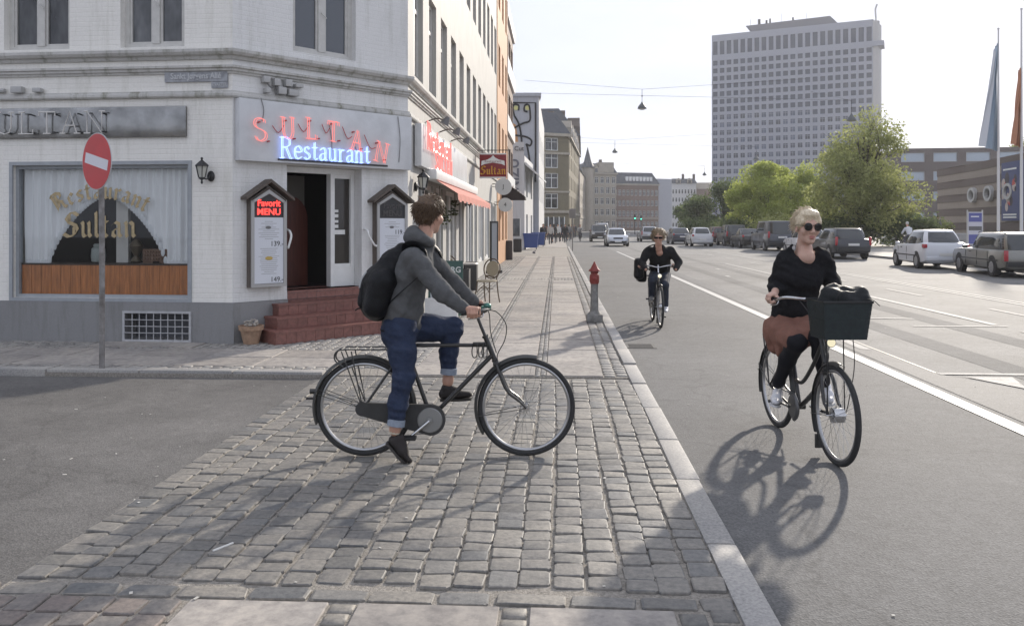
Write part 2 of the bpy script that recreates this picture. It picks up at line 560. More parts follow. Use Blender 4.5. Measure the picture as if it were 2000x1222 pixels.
M_SAND = mat('joint_sand', (0.30, 0.275, 0.24), 0.95, var=0.4, scale=70, bump=1.0, bscale=160)
M_PAINT = mat('road_paint', (0.40, 0.395, 0.375), 0.6, col2=(.58, .57, .54), var=0.16, scale=22, detail=8, bump=0.3, bscale=200)
M_PAINTW = mat('worn_road_paint', (0.22, 0.216, 0.207), 0.75, col2=(0.46, 0.45, 0.43), var=0.1, scale=9, detail=8, bump=0.3, bscale=200)

def sheet(name, pts, z, m, kind='structure'):
    b = MB(); b.add([(p[0], p[1], z) for p in pts], [tuple(range(len(pts)))])
    o = b.build(name, m); tag(o, kind=kind); return o
def rect(x0, y0, x1, y1): return [(x0, y0), (x1, y0), (x1, y1), (x0, y1)]

sheet('ground', rect(-600, -80, 600, 900), -0.012, M_ROAD)
sheet('carriageway', rect(0.9, -20, 16.35, 420), 0.0, M_ROAD)
sheet('cycle_lane', rect(0.9, -20, 3.66, 130), 0.004, M_LANE)
sheet('side_road', rect(-60, 3.3, -2.5, 8.72), 0.0, M_SIDE)
sheet('asphalt_patch', [(3.92, -5), (5.2, -5), (4.9, 8.0), (4.25, 9.4), (4.25, 30), (3.92, 30)], 0.004, M_DARKA)

# ---------------------------------------------------------------- painted lines (each mark its own piece)
def mark(name, pts, m=M_PAINT, z=0.008):
    o = sheet(name, pts, z, m); return o
mark('cycle_lane_line', [(3.67, -6), (3.83, -6), (3.83, 26), (3.83, 52), (3.71, 52), (3.67, 26)])
mark('lane_line', rect(7.2, 14.0, 7.34, 36), M_PAINTW)
mark('lane_line', rect(7.2, 1.5, 7.33, 13.2), M_PAINTW)
mark('stop_line', rect(5.85, 13.77, 7.36, 13.87), M_PAINTW)
mark('stop_line', rect(4.25, 9.34, 6.9, 9.44), M_PAINTW)
mark('yield_triangle', [(4.45, 9.2), (4.95, 9.2), (4.75, 8.55)], M_PAINTW)
mark('edge_line', rect(9.62, 8, 9.74, 60), M_PAINTW)
mark('edge_line', rect(9.86, 8, 9.96, 60), M_PAINTW)
for k in range(9):
    y = 14.6 + k * 5.1
    mark('lane_dash', rect(8.51, y, 8.61, y + 2.1), M_PAINTW)
for (x, y, l) in ((4.05, 11.2, 1.5), (4.03, 13.6, 1.0), (5.45, 26.6, 0.7), (5.1, 19.5, 0.8), (4.9, 16.6, 0.35), (6.0, 31, 0.8)):
    mark('worn_mark', [(x, y), (x + 0.12, y - 0.05), (x + 0.17, y + l), (x + 0.03, y + l * 0.96)], M_PAINTW)
for (x, y, l) in ((4.9, 17.6, 1.4), (5.2, 14.9, 1.1), (5.6, 20.6, 1.5)):
    mark('worn_mark', [(x, y), (x + l, y - 0.08), (x + l, y + 0.04), (x, y + 0.12)], M_PAINTW)
_j = MB(); _j.box((4.235, 9.45, 0.001), (4.262, 16.5, 0.0065))
tag(_j.build('road_joint', mat('tar_joint', (0.05, 0.05, 0.052), 0.6)), kind='structure')

# ---------------------------------------------------------------- setts
def sett_mesh(seed, w=0.148, l=0.19, h=0.06):
    r = random.Random(seed)
    base = [(-.5, -.41), (-.5, .41), (-.42, .5), (.42, .5), (.5, .41), (.5, -.41), (.42, -.5), (-.42, -.5)]
    out = [((x * w) * (1 + r.uniform(-.09, .05)), (y * l) * (1 + r.uniform(-.09, .05))) for x, y in base]
    tilt = (r.uniform(-.03, .03), r.uniform(-.025, .025))
    def zz(x, y, z): return z + x * tilt[0] + y * tilt[1]
    vs, fs = [], []
    for (ins, z) in ((1.0, -h), (1.0, -0.008), (0.972, -0.002), (0.90, 0.0)):
        for x, y in out:
            X, Y = x * ins, y * (ins if ins > .99 else 1 - (1 - ins) * w / l)
            vs.append((X, Y, zz(X, Y, z + (r.uniform(-.0016, .0014) if z > -.01 else 0))))
    for k in range(3):
        for j in range(8):
            fs.append((k * 8 + j, (k + 1) * 8 + j, (k + 1) * 8 + (j + 1) % 8, k * 8 + (j + 1) % 8))
    vs.append((0, 0, 0.0025 + r.uniform(-.001, .001)))
    for j in range(8): fs.append((24 + j, 32, 24 + (j + 1) % 8))
    return vs, fs
SETTS = [sett_mesh(s) for s in range(18)]
def sett_me(k, m):
    b = MB(); b.add(SETTS[k][0], SETTS[k][1], 0, True); me = b.mesh(m, 'sett'); me.set_sharp_from_angle(angle=radians(13)); return me
SETT_ME = [sett_me(k, M_COB) for k in range(18)]
SETT_MER = [sett_me(k, M_COBR) for k in range(6)]

crossing = sheet('cobbled_crossing', rect(-2.52, 3.3, 0.78, 8.78), 0.0225, M_SAND)
rr = random.Random(3)
spots = []
ncol = 21; x0c, x1c = -2.52, 0.765
cw = (x1c - x0c) / ncol
for c in range(ncol):
    y = 3.64 + rr.uniform(0, .08)
    wob = rr.uniform(0, 6)
    while y < 8.66:
        l = rr.uniform(.108, .172)
        l = min(l, 8.70 - y)
        if l < .07: break
        xc = x0c + (c + .5) * cw + 0.010 * sin(y * 1.1 + wob)
        edge = 0.05 * rr.random() if c == 0 else 0
        spots.append((xc, y + l / 2, cw - rr.uniform(.006, .016), l - rr.uniform(.004, .011), rr.uniform(-.035, .035), rr.uniform(-.004, .004), rr.randrange(18)))
        y += l
# the 300 largest in the picture are pieces of their own
spots.sort(key=lambda s: s[1] ** 2 + (s[0] - .0) ** 2)
def inview(s):
    d = -(s[0]) * SY * -1 + 0
    X = s[0] * CY + s[1] * SY; dd = -s[0] * SY + s[1] * CY
    return abs(X / dd) < 0.64 and dd > 3.36
vis = [s for s in spots if inview(s)]
rest = [s for s in spots if not inview(s)]
def put_sett(s, me, parent, name='cobble', z=0.036):
    o = link(name, me, parent)
    o.location = (s[0], s[1], z + s[5])
    o.rotation_euler = (rr.uniform(-.012, .012), rr.uniform(-.012, .012), s[4] + (pi if rr.random() < .5 else 0))
    o.scale = (s[2] / .148, s[3] / .19, 1)
    return o
for s in vis[:300]: put_sett(s, SETT_ME[s[6]], crossing)
rb = MB()
for s in vis[300:] + rest:
    R = Matrix.Translation((s[0], s[1], 0.036 + s[5])) @ Matrix.Rotation(s[4], 4, 'Z') @ Matrix.Diagonal((s[2] / .148, s[3] / .19, 1, 1))
    rb.add([R @ Vector(p) for p in SETTS[s[6]][0]], SETTS[s[6]][1], 0, True)
_o = tag(rb.build('cobbles', M_COB, crossing, auto=False), kind='stuff'); _o.data.set_sharp_from_angle(angle=radians(13))
# border course of long setts laid across
x = -2.5; k = 0
while x < 0.74:
    l = min(rr.uniform(.24, .34), 0.765 - x)
    if l > .08:
        o = link('border_sett', SETT_ME[k % 18], crossing)
        o.location = (x + l / 2, 3.565, 0.034 + rr.uniform(-.003, .003)); o.rotation_euler = (0, 0, rr.uniform(-.02, .02)); o.scale = ((l - .014) / .148, .105 / .19, 1)
    x += l; k += 1

# ---------------------------------------------------------------- pavement
def slab_mesh(w, l, h, m, ch=0.006):
    b = MB()
    x, y = w / 2, l / 2
    vs = []
    for (i, z) in ((0, -h), (0, -ch), (ch, 0)):
        vs += [(-x + i, -y + i, z), (x - i, -y + i, z), (x - i, y - i, z), (-x + i, y - i, z)]
    fs = [(8, 9, 10, 11)]
    for k in (0, 1):
        for j in range(4): fs.append((k * 4 + j, k * 4 + (j + 1) % 4, (k + 1) * 4 + (j + 1) % 4, (k + 1) * 4 + j))
    b.add(vs, fs)
    return b.mesh(m, 'slab')
SLAB_ME = slab_mesh(1, 1, 0.05, M_SLAB)
SW = 0.05
def put_slab(parent, x0, y0, x1, y1, z=SW, name='slab', me=None):
    o = link(name, me or SLAB_ME, parent)
    o.location = ((x0 + x1) / 2, (y0 + y1) / 2, z + rr.uniform(-.003, .003))
    o.rotation_euler = (rr.uniform(-.003, .003), rr.uniform(-.003, .003), rr.uniform(-.004, .004))
    o.scale = (x1 - x0 - .012, y1 - y0 - .017, 1)
    return o
def sett_field(name, parent, x0, y0, x1, y1, s, z, m, jit=.25):
    b = MB(); r = random.Random(int(x0 * 100 + y0 * 37))
    nx = max(1, round((x1 - x0) / s)); ny = max(1, round((y1 - y0) / s))
    dx, dy = (x1 - x0) / nx, (y1 - y0) / ny
    for i in range(nx):
        for j in range(ny):
            cx, cy = x0 + (i + .5) * dx, y0 + (j + .5 + (0.5 if i % 2 else 0) * .6) * dy
            a, c = dx * (.43 + r.uniform(-.03, .03)), dy * (.43 + r.uniform(-.05, .04)); zz = z + r.uniform(-.004, .004)
            vs = []
            for (q, h) in ((1, -.03), (1, -.008), (.7, 0)):
                vs += [(cx - a * q, cy - c * q, zz + h), (cx + a * q, cy - c * q, zz + h), (cx + a * q, cy + c * q, zz + h), (cx - a * q, cy + c * q, zz + h)]
            fs = [(8, 9, 10, 11)]
            for k in (0, 1):
                for t in range(4): fs.append((k * 4 + t, k * 4 + (t + 1) % 4, (k + 1) * 4 + (t + 1) % 4, (k + 1) * 4 + t))
            b.add(vs, fs, 0, True)
    o = b.build(name, m, parent, auto=False); return tag(o, kind='stuff')

def base_block(name, x0, y0, x1, y1, top, m, low=-0.1):
    b = MB(); b.box((x0, y0, low), (x1, y1, top)); o = b.build(name, m); tag(o, kind='structure'); return o
pavement = base_block('pavement', -60, 8.78, 0.77, 60, SW - 0.014, M_SAND)
LANES = [(-0.12, 0.50), (-0.86, -0.24), (-1.60, -0.98)]
STRIPS = [(-0.24, -0.12), (-0.98, -0.86)]
for (a, b_) in LANES:
    y = 8.8
    while y < 42:
        l = rr.uniform(.72, .98)
        put_slab(pavement, a, y, b_, y + l); y += l
for (a, b_) in STRIPS: sett_field('sett_strip', pavement, a, 8.8, b_, 42, .065, SW, M_SMALL)
sett_field('sett_strip', pavement, 0.50, 8.8, 0.765, 42, .132, SW, M_SMALL)
sett_field('sett_strip', pavement, -2.5, 9.2, -1.60, 42, .1, SW, M_SMALL)
# a crossing band of setts further along the pavement
sett_field('sett_band', pavement, -2.4, 24.2, 0.5, 25.0, .1, SW + .004, M_SMALL)
# side-street pavement in front of the shaded facade
xx = -2.52
while xx > -14:
    l = rr.uniform(.8, 1.0); put_slab(pavement, xx - l, 9.22, xx, 9.84); xx -= l
xx = -2.52
while xx > -14:
    l = rr.uniform(.8, 1.0); put_slab(pavement, xx - l, 9.84, xx, 10.46); xx -= l
sett_field('sett_strip', pavement, -14, 8.95, -2.5, 9.2, .12, SW, M_SMALL)
sett_field('sett_strip', pavement, -14, 10.47, -1.62, 12.0, .11, SW, M_SMALL)
far_pavement = base_block('pavement', -60, 60.0, 0.77, 420, SW - 0.002, M_SLAB)
# near pavement, its far end just in the frame
near = base_block('pavement', -60, -20, 0.77, 3.5, 0.02, M_SAND)
for (a, b_) in LANES:
    for (u, v) in ((2.86, 3.5), (2.2, 2.86)): put_slab(near, a, u, b_, v, .036)
for (a, b_) in STRIPS: sett_field('sett_strip', near, a, 2.2, b_, 3.5, .1, .034, M_COB)
sett_field('sett_strip', near, .5, 2.2, .765, 3.5, .132, .034, M_COB)
k = 0
for ix in range(8):
    y = 2.6
    while y < 3.46:
        l = rr.uniform(.13, .17)
        put_sett((-1.62 - (ix + .5) * .15, y + l / 2, .135, l - .014, rr.uniform(-.04, .04), 0, 0), SETT_MER[k % 6], near, 'cobble', .033); y += l; k += 1

# ---------------------------------------------------------------- kerbs, stone by stone
def kerb(name, p0, p1, w, top, seg=1.0, low=-.1, far=60):
    p0, p1 = Vector((*p0, 0)), Vector((*p1, 0)); d = (p1 - p0); L = d.length; d.normalize()
    root = bpy.data.objects.new(name, None); COL.objects.link(root); tag(root, kind='structure')
    t = 0
    n = Vector((-d.y, d.x, 0))
    while t < L:
        l = min(seg * rr.uniform(.85, 1.2), L - t)
        b = MB()
        bm_h = top if not callable(top) else top(t + l / 2)
        b.cbox(((l - .01) / 2, 0, (bm_h + low) / 2), (l - .01, w, bm_h - low), ch=.014)
        o = b.build('kerb_stone', M_KERB, root)
        p = p0 + d * t
        o.location = (p.x + rr.uniform(-.004, .004), p.y, rr.uniform(-.004, .004))
        o.rotation_euler = (0, 0, atan2(d.y, d.x) + rr.uniform(-.004, .004))
        t += l
    return root
kerb('kerb', (0.84, 1.5), (0.84, 62), .15, lambda t: .040 if t < 6.6 else (.052 if t < 8.4 else .072))
kerb('kerb', (-14.5, 8.86), (-2.54, 8.86), .16, .068)
kerb('kerb', (16.4, 4), (16.4, 120), .16, .12, 3.0)
right_pavement = base_block('pavement', 16.49, 2, 120, 420, .11, mat('pale_paving', (0.30, 0.285, 0.26), .8, var=.12, scale=2.5, bump=.3, bscale=60))
# small litter on the setts
_p = mat('paper_scrap', (.75, .74, .7), .8)
lt = gp(436, 1068, .04); b = MB(); b.box((-.06, -.005, 0), (.06, .005, .006))
o = b.build('paper_straw', _p); o.location = lt; o.rotation_euler = (0, 0, 1.05); tag(o, 'thin white paper straw lying on the setts below the nearest wheel shadow', 'straw')

# flecks of litter and gum: too many and small to count
lb_ = MB(); r = random.Random(12)
for k in range(110):
    x, y = (r.uniform(-4.5, .7), r.uniform(3.4, 8.6)) if k < 45 else (r.uniform(1.0, 8.5), r.uniform(3.4, 22))
    z = .037 if x < .75 and x > -2.5 else (.0005 if x < 0 else .0085)
    a = r.uniform(0, 6.28); l, w = r.uniform(.004, .015), r.uniform(.003, .008)
    M_ = Matrix.Translation((x, y, z)) @ Matrix.Rotation(a, 4, 'Z'); lb_.box((-l, -w, 0), (l, w, .002), M=M_)
tag(lb_.build('litter', mat('litter_flecks', (.55, .53, .48), .8, var=.3, scale=3)), 'pale flecks of litter scattered over setts and road', 'litter', kind='stuff')
# worn tyre bands and a drain on the road
_tr = asphalt_mat('tyre_polished', 0.14, (1, .985, .96), .25, .1, .85)
for x in (5.0, 6.3): sheet('tyre_track', [(x, 2), (x + .45, 2), (x + .4, 60), (x + .06, 60)], .0025, _tr)
dr = thing('drain_cover', 'cast iron drain cover in the cycle lane gutter beyond the woman\'s shadow', 'drain', (1.14, 11.3, .0045))
b = MB(); b.box((-.2, -.2, 0), (.2, .2, .006)); b.build('cover_frame', mat('cast_iron', (.06, .058, .055), .6, var=.3, scale=20), dr)
for k in range(6): b = MB(); b.box((-.16, -.16 + k * .06, .006), (.16, -.13 + k * .06, .010)); b.build('bar', MATS['cast_iron'], dr)
# ================================================================== CORNER RESTAURANT
def wall_mat(name, col, brick=True, dirt=0.25, mortar=0.012, sc=1.0):
    m = bpy.data.materials.new(name); m.use_nodes = True
    nt = m.node_tree; b = nt.nodes['Principled BSDF']; b.inputs['Roughness'].default_value = 0.7; b.inputs['Specular IOR Level'].default_value = 0.35
    tc = nt.nodes.new('ShaderNodeTexCoord'); ob = tc.outputs['Object']
    def mul(a, bb):
        x = nt.nodes.new('ShaderNodeMix'); x.data_type = 'RGBA'; x.blend_type = 'MULTIPLY'; x.inputs['Factor'].default_value = 1
        nt.links.new(a, x.inputs['A']); nt.links.new(bb, x.inputs['B']); return x.outputs['Result']
    def nz(s, d, stretch=None, r=.6):
        v = ob
        if stretch:
            mp = nt.nodes.new('ShaderNodeMapping'); mp.inputs['Scale'].default_value = stretch; nt.links.new(ob, mp.inputs['Vector']); v = mp.outputs['Vector']
        n = nt.nodes.new('ShaderNodeTexNoise'); n.inputs['Scale'].default_value = s; n.inputs['Detail'].default_value = d; n.inputs['Roughness'].default_value = r
        nt.links.new(v, n.inputs['Vector']); return n.outputs['Fac']
    base = _ramp(nt, nz(1.3, 6), [(0.3, [c * (1 - dirt * .35) for c in col]), (0.65, col)])
    st = _ramp(nt, nz(2.2, 7, (3.2, 3.2, .35), .7), [(0.30, (1 - dirt, 1 - dirt, 1 - dirt * 1.15)), (0.5, (1, 1, 1))])
    c = mul(base, st)
    gr = _ramp(nt, nz(34, 5, None, .75), [(0.3, (.93, .93, .92)), (.6, (1.02, 1.02, 1.02))])
    c = mul(c, gr)
    nt.links.new(c, b.inputs['Base Color'])
    bp = nt.nodes.new('ShaderNodeBump'); bp.inputs['Strength'].default_value = 0.5; bp.inputs['Distance'].default_value = 0.006
    if brick:
        sx = nt.nodes.new('ShaderNodeSeparateXYZ'); nt.links.new(ob, sx.inputs[0])
        cb = nt.nodes.new('ShaderNodeCombineXYZ'); nt.links.new(sx.outputs['X'], cb.inputs['X']); nt.links.new(sx.outputs['Z'], cb.inputs['Y'])
        bt = nt.nodes.new('ShaderNodeTexBrick'); bt.inputs['Scale'].default_value = sc
        bt.inputs['Brick Width'].default_value = .24; bt.inputs['Row Height'].default_value = .066; bt.inputs['Mortar Size'].default_value = mortar * .6
        bt.inputs['Mortar Smooth'].default_value = .6
        bt.inputs['Color1'].default_value = (1, 1, 1, 1); bt.inputs['Color2'].default_value = (.8, .8, .8, 1); bt.inputs['Mortar'].default_value = (0, 0, 0, 1)
        nt.links.new(cb.outputs[0], bt.inputs['Vector'])
        ad = nt.nodes.new('ShaderNodeMixRGB'); ad.blend_type = 'ADD'; ad.inputs['Fac'].default_value = .5
        nt.links.new(bt.outputs['Color'], ad.inputs['Color1'])
        n5 = nz(28, 4); nt.links.new(n5, ad.inputs['Color2'])
        nt.links.new(ad.outputs['Color'], bp.inputs['Height'])
    else:
        nt.links.new(nz(30, 6), bp.inputs['Height'])
    nt.links.new(bp.outputs['Normal'], b.inputs['Normal'])
    MATS[name] = m
    return m
def glass_mat(name, tint=(.9, .95, .95), refl=1.0):
    m = bpy.data.materials.new(name); m.use_nodes = True
    nt = m.node_tree; nt.nodes.clear()
    o = nt.nodes.new('ShaderNodeOutputMaterial'); t = nt.nodes.new('ShaderNodeBsdfTransparent'); g = nt.nodes.new('ShaderNodeBsdfGlossy')
    t.inputs['Color'].default_value = (*tint, 1); g.inputs['Roughness'].default_value = .02
    fr = nt.nodes.new('ShaderNodeFresnel'); fr.inputs['IOR'].default_value = 1.52
    ad = nt.nodes.new('ShaderNodeMath'); ad.operation = 'MULTIPLY'; ad.inputs[1].default_value = 1.0 * refl
    mx = nt.nodes.new('ShaderNodeMixShader')
    nt.links.new(fr.outputs[0], ad.inputs[0]); nt.links.new(ad.outputs[0], mx.inputs[0]); nt.links.new(t.outputs[0], mx.inputs[1]); nt.links.new(g.outputs[0], mx.inputs[2])
    nt.links.new(mx.outputs[0], o.inputs[0])
    MATS[name] = m
    return m
M_WHITE = wall_mat('painted_white_brick', (.84, .82, .77), True, .17)
M_WHITE2 = wall_mat('painted_pale_grey_brick', (.76, .755, .74), True, .18)
M_RENDER = wall_mat('pale_render', (.47, .46, .435), False, .22)  # off-white wall darkened in its colour to offset the sun on this side
M_PLINTH = wall_mat('grey_plinth', (.265, .264, .265), False, .22)
M_MOULD = wall_mat('weathered_moulding', (.56, .55, .525), False, .55)
M_FRAME = mat('window_frame_paint', (.55, .54, .51), .5, var=.1, scale=9, bump=.15)
M_FRAMEW = mat('white_frame_paint', (.74, .74, .72), .45, var=.06, scale=6)
M_PANE = mat('dark_window_glass', (.018, .02, .024), .06, spec=.6, obj_var=.4, var=.3, col2=(.11, .115, .12), scale=1.7, detail=3, stretch=(2.2, 2.2, .8))
M_PANEB = mat('sky_window_glass', (.05, .06, .075), .04, spec=1.0)
M_GLASS = glass_mat('shop_glass', (.96, .97, .97), .45)
M_STEEL = mat('brushed_steel', (.26, .26, .255), .22, 1.0, var=.35, scale=2.5, bump=1.0, bscale=2.2)
M_BLACK = mat('black_iron', (.02, .02, .021), .45)
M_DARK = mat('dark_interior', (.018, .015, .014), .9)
M_RED_TILE = mat('red_step_tile', (.215, .095, .076), .5, var=.25, scale=18, bump=.2, obj_var=.14)
M_WOOD = mat('varnished_wood', (.50, .18, .055), .35, var=.35, scale=5, stretch=(6, 6, .6), coat=.3)
M_WOODG = mat('grey_wood', (.115, .095, .08), .8, var=.3, scale=9, stretch=(1, 1, .3))

def fmat(o, u):
    """facade frame at o: x to the right seen from outside, y into the wall, z up"""
    u = Vector((u[0], u[1], 0)).normalized(); i = Vector((-u.y, u.x, 0))
    return Matrix(((u.x, i.x, 0, o[0]), (u.y, i.y, 0, o[1]), (0, 0, 1, o[2]), (0, 0, 0, 1)))
def fb(mb, name, m, parent, M=None, auto=True):
    o = mb.build(name, m, parent, auto)
    if M is not None: o.matrix_basis = M
    return o
def facade_mb(W, z0, z1, openings, t=.25, mb=None, back=True, mi=0, x0=0.0):
    """wall face in facade frame with real openings and reveals"""
    b = mb or MB()
    xs = sorted({x0, W} | {v for o in openings for v in (o[0], o[1]) if x0 < v < W})
    zs = sorted({z0, z1} | {v for o in openings for v in (o[2], o[3]) if z0 < v < z1})
    for i in range(len(xs) - 1):
        for k in range(len(zs) - 1):
            cx, cz = (xs[i] + xs[i + 1]) / 2, (zs[k] + zs[k + 1]) / 2
            if any(o[0] < cx < o[1] and o[2] < cz < o[3] for o in openings): continue
            b.add([(xs[i], 0, zs[k]), (xs[i + 1], 0, zs[k]), (xs[i + 1], 0, zs[k + 1]), (xs[i], 0, zs[k + 1])], [(0, 1, 2, 3)], mi)
    for (a, c, p, q) in openings:
        p = max(p, z0); q = min(q, z1)
        b.add([(a, 0, p), (a, t, p), (a, t, q), (a, 0, q)], [(0, 1, 2, 3)], mi)
        b.add([(c, 0, p), (c, 0, q), (c, t, q), (c, t, p)], [(0, 1, 2, 3)], mi)
        b.add([(a, 0, p), (c, 0, p), (c, t, p), (a, t, p)], [(0, 1, 2, 3)], mi)
        b.add([(a, 0, q), (a, t, q), (c, t, q), (c, 0, q)], [(0, 1, 2, 3)], mi)
    return b
def casement(parent, M, a, c, p, q, inset=.11, fw=.06, mid=True, bars=(), m=None, pane=None, name='window', depth=.07, handle=False):
    """window in an opening: frame (part) with its panes (sub-parts)"""
    m = m or M_FRAME; pane = pane or M_PANE
    b = MB()
    y0, y1 = inset, inset + depth
    b.box((a, y0, p), (a + fw, y1, q)); b.box((c - fw, y0, p), (c, y1, q))
    b.box((a + fw, y0, p), (c - fw, y1, p + fw)); b.box((a + fw, y0, q - fw), (c - fw, y1, q))
    xs = [a + fw, c - fw]
    if mid:
        w = fw * .75; xm = (a + c) / 2
        b.box((xm - w, y0 - .012, p + fw), (xm + w, y1, q - fw)); xs = [a + fw, xm - w, xm + w, c - fw]
        sw = .032
        for (s0, s1) in ((xs[0], xs[1]), (xs[2], xs[3])):
            b.box((s0, y0 + .015, p + fw), (s0 + sw, y1 - .004, q - fw)); b.box((s1 - sw, y0 + .015, p + fw), (s1, y1 - .004, q - fw))
            b.box((s0 + sw, y0 + .015, p + fw), (s1 - sw, y1 - .004, p + fw + sw))
    for z in bars: b.box((a + fw, y0 + .004, z - fw * .5), (c - fw, y1 + .002, z + fw * .5))
    if handle: b.tube([((a + c) / 2 - .02, y0 - .03, (p + q) / 2 - .25), ((a + c) / 2 + .06, y0 - .05, (p + q) / 2 - .33)], .008, 6)
    o = fb(b, name, m, parent, M)
    for k in range(0, len(xs), 2):
        g = MB(); g.box((xs[k], y1 - .03, p + fw), (xs[k + 1], y1 - .02, q - fw)); fb(g, 'pane', pane, o)
    return o

AB = C(-3.82, 11.2); BC = C(-1.69, 13.3)
uA = Vector((cos(radians(-2.6)), sin(radians(-2.6)), 0))
uB = (BC - AB).normalized(); LB = (BC - AB).length
uC = Vector((0, 1, 0)); LC = 19.6
LA = 9.0
MA = fmat(AB - uA * LA, uA); MBm = fmat(AB, uB); MC = fmat(BC, uC)
rest = thing('restaurant_building', 'white painted brick corner building with grey plinth and angled restaurant entrance', 'building')
ZP, ZT = .6, 16.0
def ta(t): return LA - t         # distance left of the corner -> facade x
# --- facade A
opA = [(ta(3.216), ta(.632), .648, 2.50), (ta(1.53), ta(.60), .09, .45)]
winA = []
for (l, r) in ((3.35, 2.37), (1.62, .69), (5.6, 4.6), (7.4, 6.4)):
    for (p, q) in ((4.12, 5.95), (7.5, 9.3), (10.9, 12.6)):
        winA.append((ta(l), ta(r), p, q))
fb(facade_mb(LA, ZP, ZT, opA + winA), 'wall', M_WHITE, rest, MA)
MA2 = MA @ Matrix.Translation((0, -.035, 0))
pl = facade_mb(LA + .035, -.02, ZP, [(ta(1.53), ta(.60), .09, .45)], t=.3)
pl.box((0, -.0, ZP - .002), (LA + .03, .036, ZP + .004))
fb(pl, 'plinth', M_PLINTH, rest, MA2)
for w in winA: casement(rest, MA, *w, fw=.07, handle=w[2] < 5)
# --- chamfer B
opB = [(.82, 2.10, .72, 2.53)]
winB = [(.916, 1.99, 4.18, 6.0), (.916, 1.99, 7.5, 9.3), (.916, 1.99, 10.9, 12.6)]
fb(facade_mb(LB, ZP, ZT, opB + winB, t=.25), 'wall', M_WHITE2, rest, MBm)
fb(facade_mb(LB, -.02, ZP, [(.82, 2.10, -.02, .72)], t=.25), 'plinth', M_PLINTH, rest, MBm @ Matrix.Translation((0, -.03, 0)))
for w in winB: casement(rest, MBm, *w, fw=.075, pane=M_PANEB, handle=w[2] < 5)
# --- facade C along the main street
winC = []
for k in range(12):
    y = .55 + 1.62 * k
    for (p, q) in ((4.2, 6.0), (7.6, 9.4), (11.0, 12.7)): winC.append((y, y + .95, p, q))
shopC = [(1.0, 2.75, .62, 2.42), (3.1, 4.1, .3, 2.42), (4.6, 6.4, .55, 2.42), (6.9, 8.0, .1, 2.42), (8.5, 10.3, .45, 2.5), (10.7, 11.5, .1, 2.5), (12.0, 13.8, .5, 2.5), (14.3, 16.1, .5, 2.5), (16.6, 17.5, .1, 2.5), (17.9, 19.1, .5, 2.5)]
fb(facade_mb(LC, -.02, ZT, winC + shopC, t=.28), 'wall', M_RENDER, rest, MC)
for w in winC: casement(rest, MC, *w, fw=.07, bars=[w[2] + 1.25], inset=.09)
for w in shopC: casement(rest, MC, *w, fw=.09, mid=w[1] - w[0] > 1.5, bars=[w[2] + .25] if w[2] < .2 else [], m=M_FRAMEW, name='shop_window', inset=.05)
# --- closed back and roof so that no light leaks in
cb = MB()
P = [MA @ Vector((0, 0, 0)), AB, BC, BC + uC * LC, BC + uC * LC + Vector((-14, 0, 0)), MA @ Vector((0, 14, 0))]
cb.add([(p.x, p.y, ZT) for p in P], [tuple(range(len(P)))])
for a, b_ in ((3, 4), (4, 5), (5, 0)): cb.add([(P[a].x, P[a].y, 0), (P[b_].x, P[b_].y, 0), (P[b_].x, P[b_].y, ZT), (P[a].x, P[a].y, ZT)], [(0, 1, 2, 3)])
cb.build('roof', M_WOODG, rest)
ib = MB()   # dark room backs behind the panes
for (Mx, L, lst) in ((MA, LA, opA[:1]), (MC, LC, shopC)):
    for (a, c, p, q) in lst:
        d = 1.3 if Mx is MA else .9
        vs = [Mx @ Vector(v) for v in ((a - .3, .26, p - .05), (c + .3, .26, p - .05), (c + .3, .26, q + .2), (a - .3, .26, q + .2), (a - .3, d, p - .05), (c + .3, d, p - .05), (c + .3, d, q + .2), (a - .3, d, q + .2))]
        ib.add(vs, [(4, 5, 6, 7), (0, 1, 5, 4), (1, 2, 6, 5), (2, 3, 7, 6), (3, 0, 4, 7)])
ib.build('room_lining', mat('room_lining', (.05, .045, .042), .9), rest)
# --- mouldings running round the corner (mitred)
def moulding(prof, name='cornice', m=None):
    """prof: closed list of (out, z)"""
    pts = [MA @ Vector((0, 0, 0)), AB, BC, BC + uC * LC]
    ns = [Vector((uA.y, -uA.x, 0)), Vector((uB.y, -uB.x, 0)), Vector((uC.y, -uC.x, 0))]
    mit = [ns[0]]
    for k in (0, 1):
        s = (ns[k] + ns[k + 1]); mit.append(s / (1 + ns[k].dot(ns[k + 1])))
    mit.append(ns[2])
    b = MB(); n = len(prof); vs = []
    for p, w in zip(pts, mit):
        for (o, z) in prof: vs.append((p.x + w.x * o, p.y + w.y * o, z))
    fs = [(i * n + j, i * n + (j + 1) % n, (i + 1) * n + (j + 1) % n, (i + 1) * n + j) for i in range(3) for j in range(n)]
    fs += [tuple(range(n)), tuple(3 * n + j for j in range(n))]
    b.add(vs, fs); return b.build(name, m or M_MOULD, rest)
moulding([(-.05, 3.93), (.03, 3.93), (.05, 3.97), (.09, 3.985), (.115, 4.02), (.115, 4.06), (-.05, 4.085)])
moulding([(-.05, 3.73), (.025, 3.735), (.03, 3.765), (.055, 3.77), (.055, 3.80), (.08, 3.81), (.08, 3.84), (-.05, 3.85)])
moulding([(-.05, 3.405), (.04, 3.41), (.055, 3.43), (.055, 3.46), (.035, 3.48), (.035, 3.50), (-.05, 3.505)])

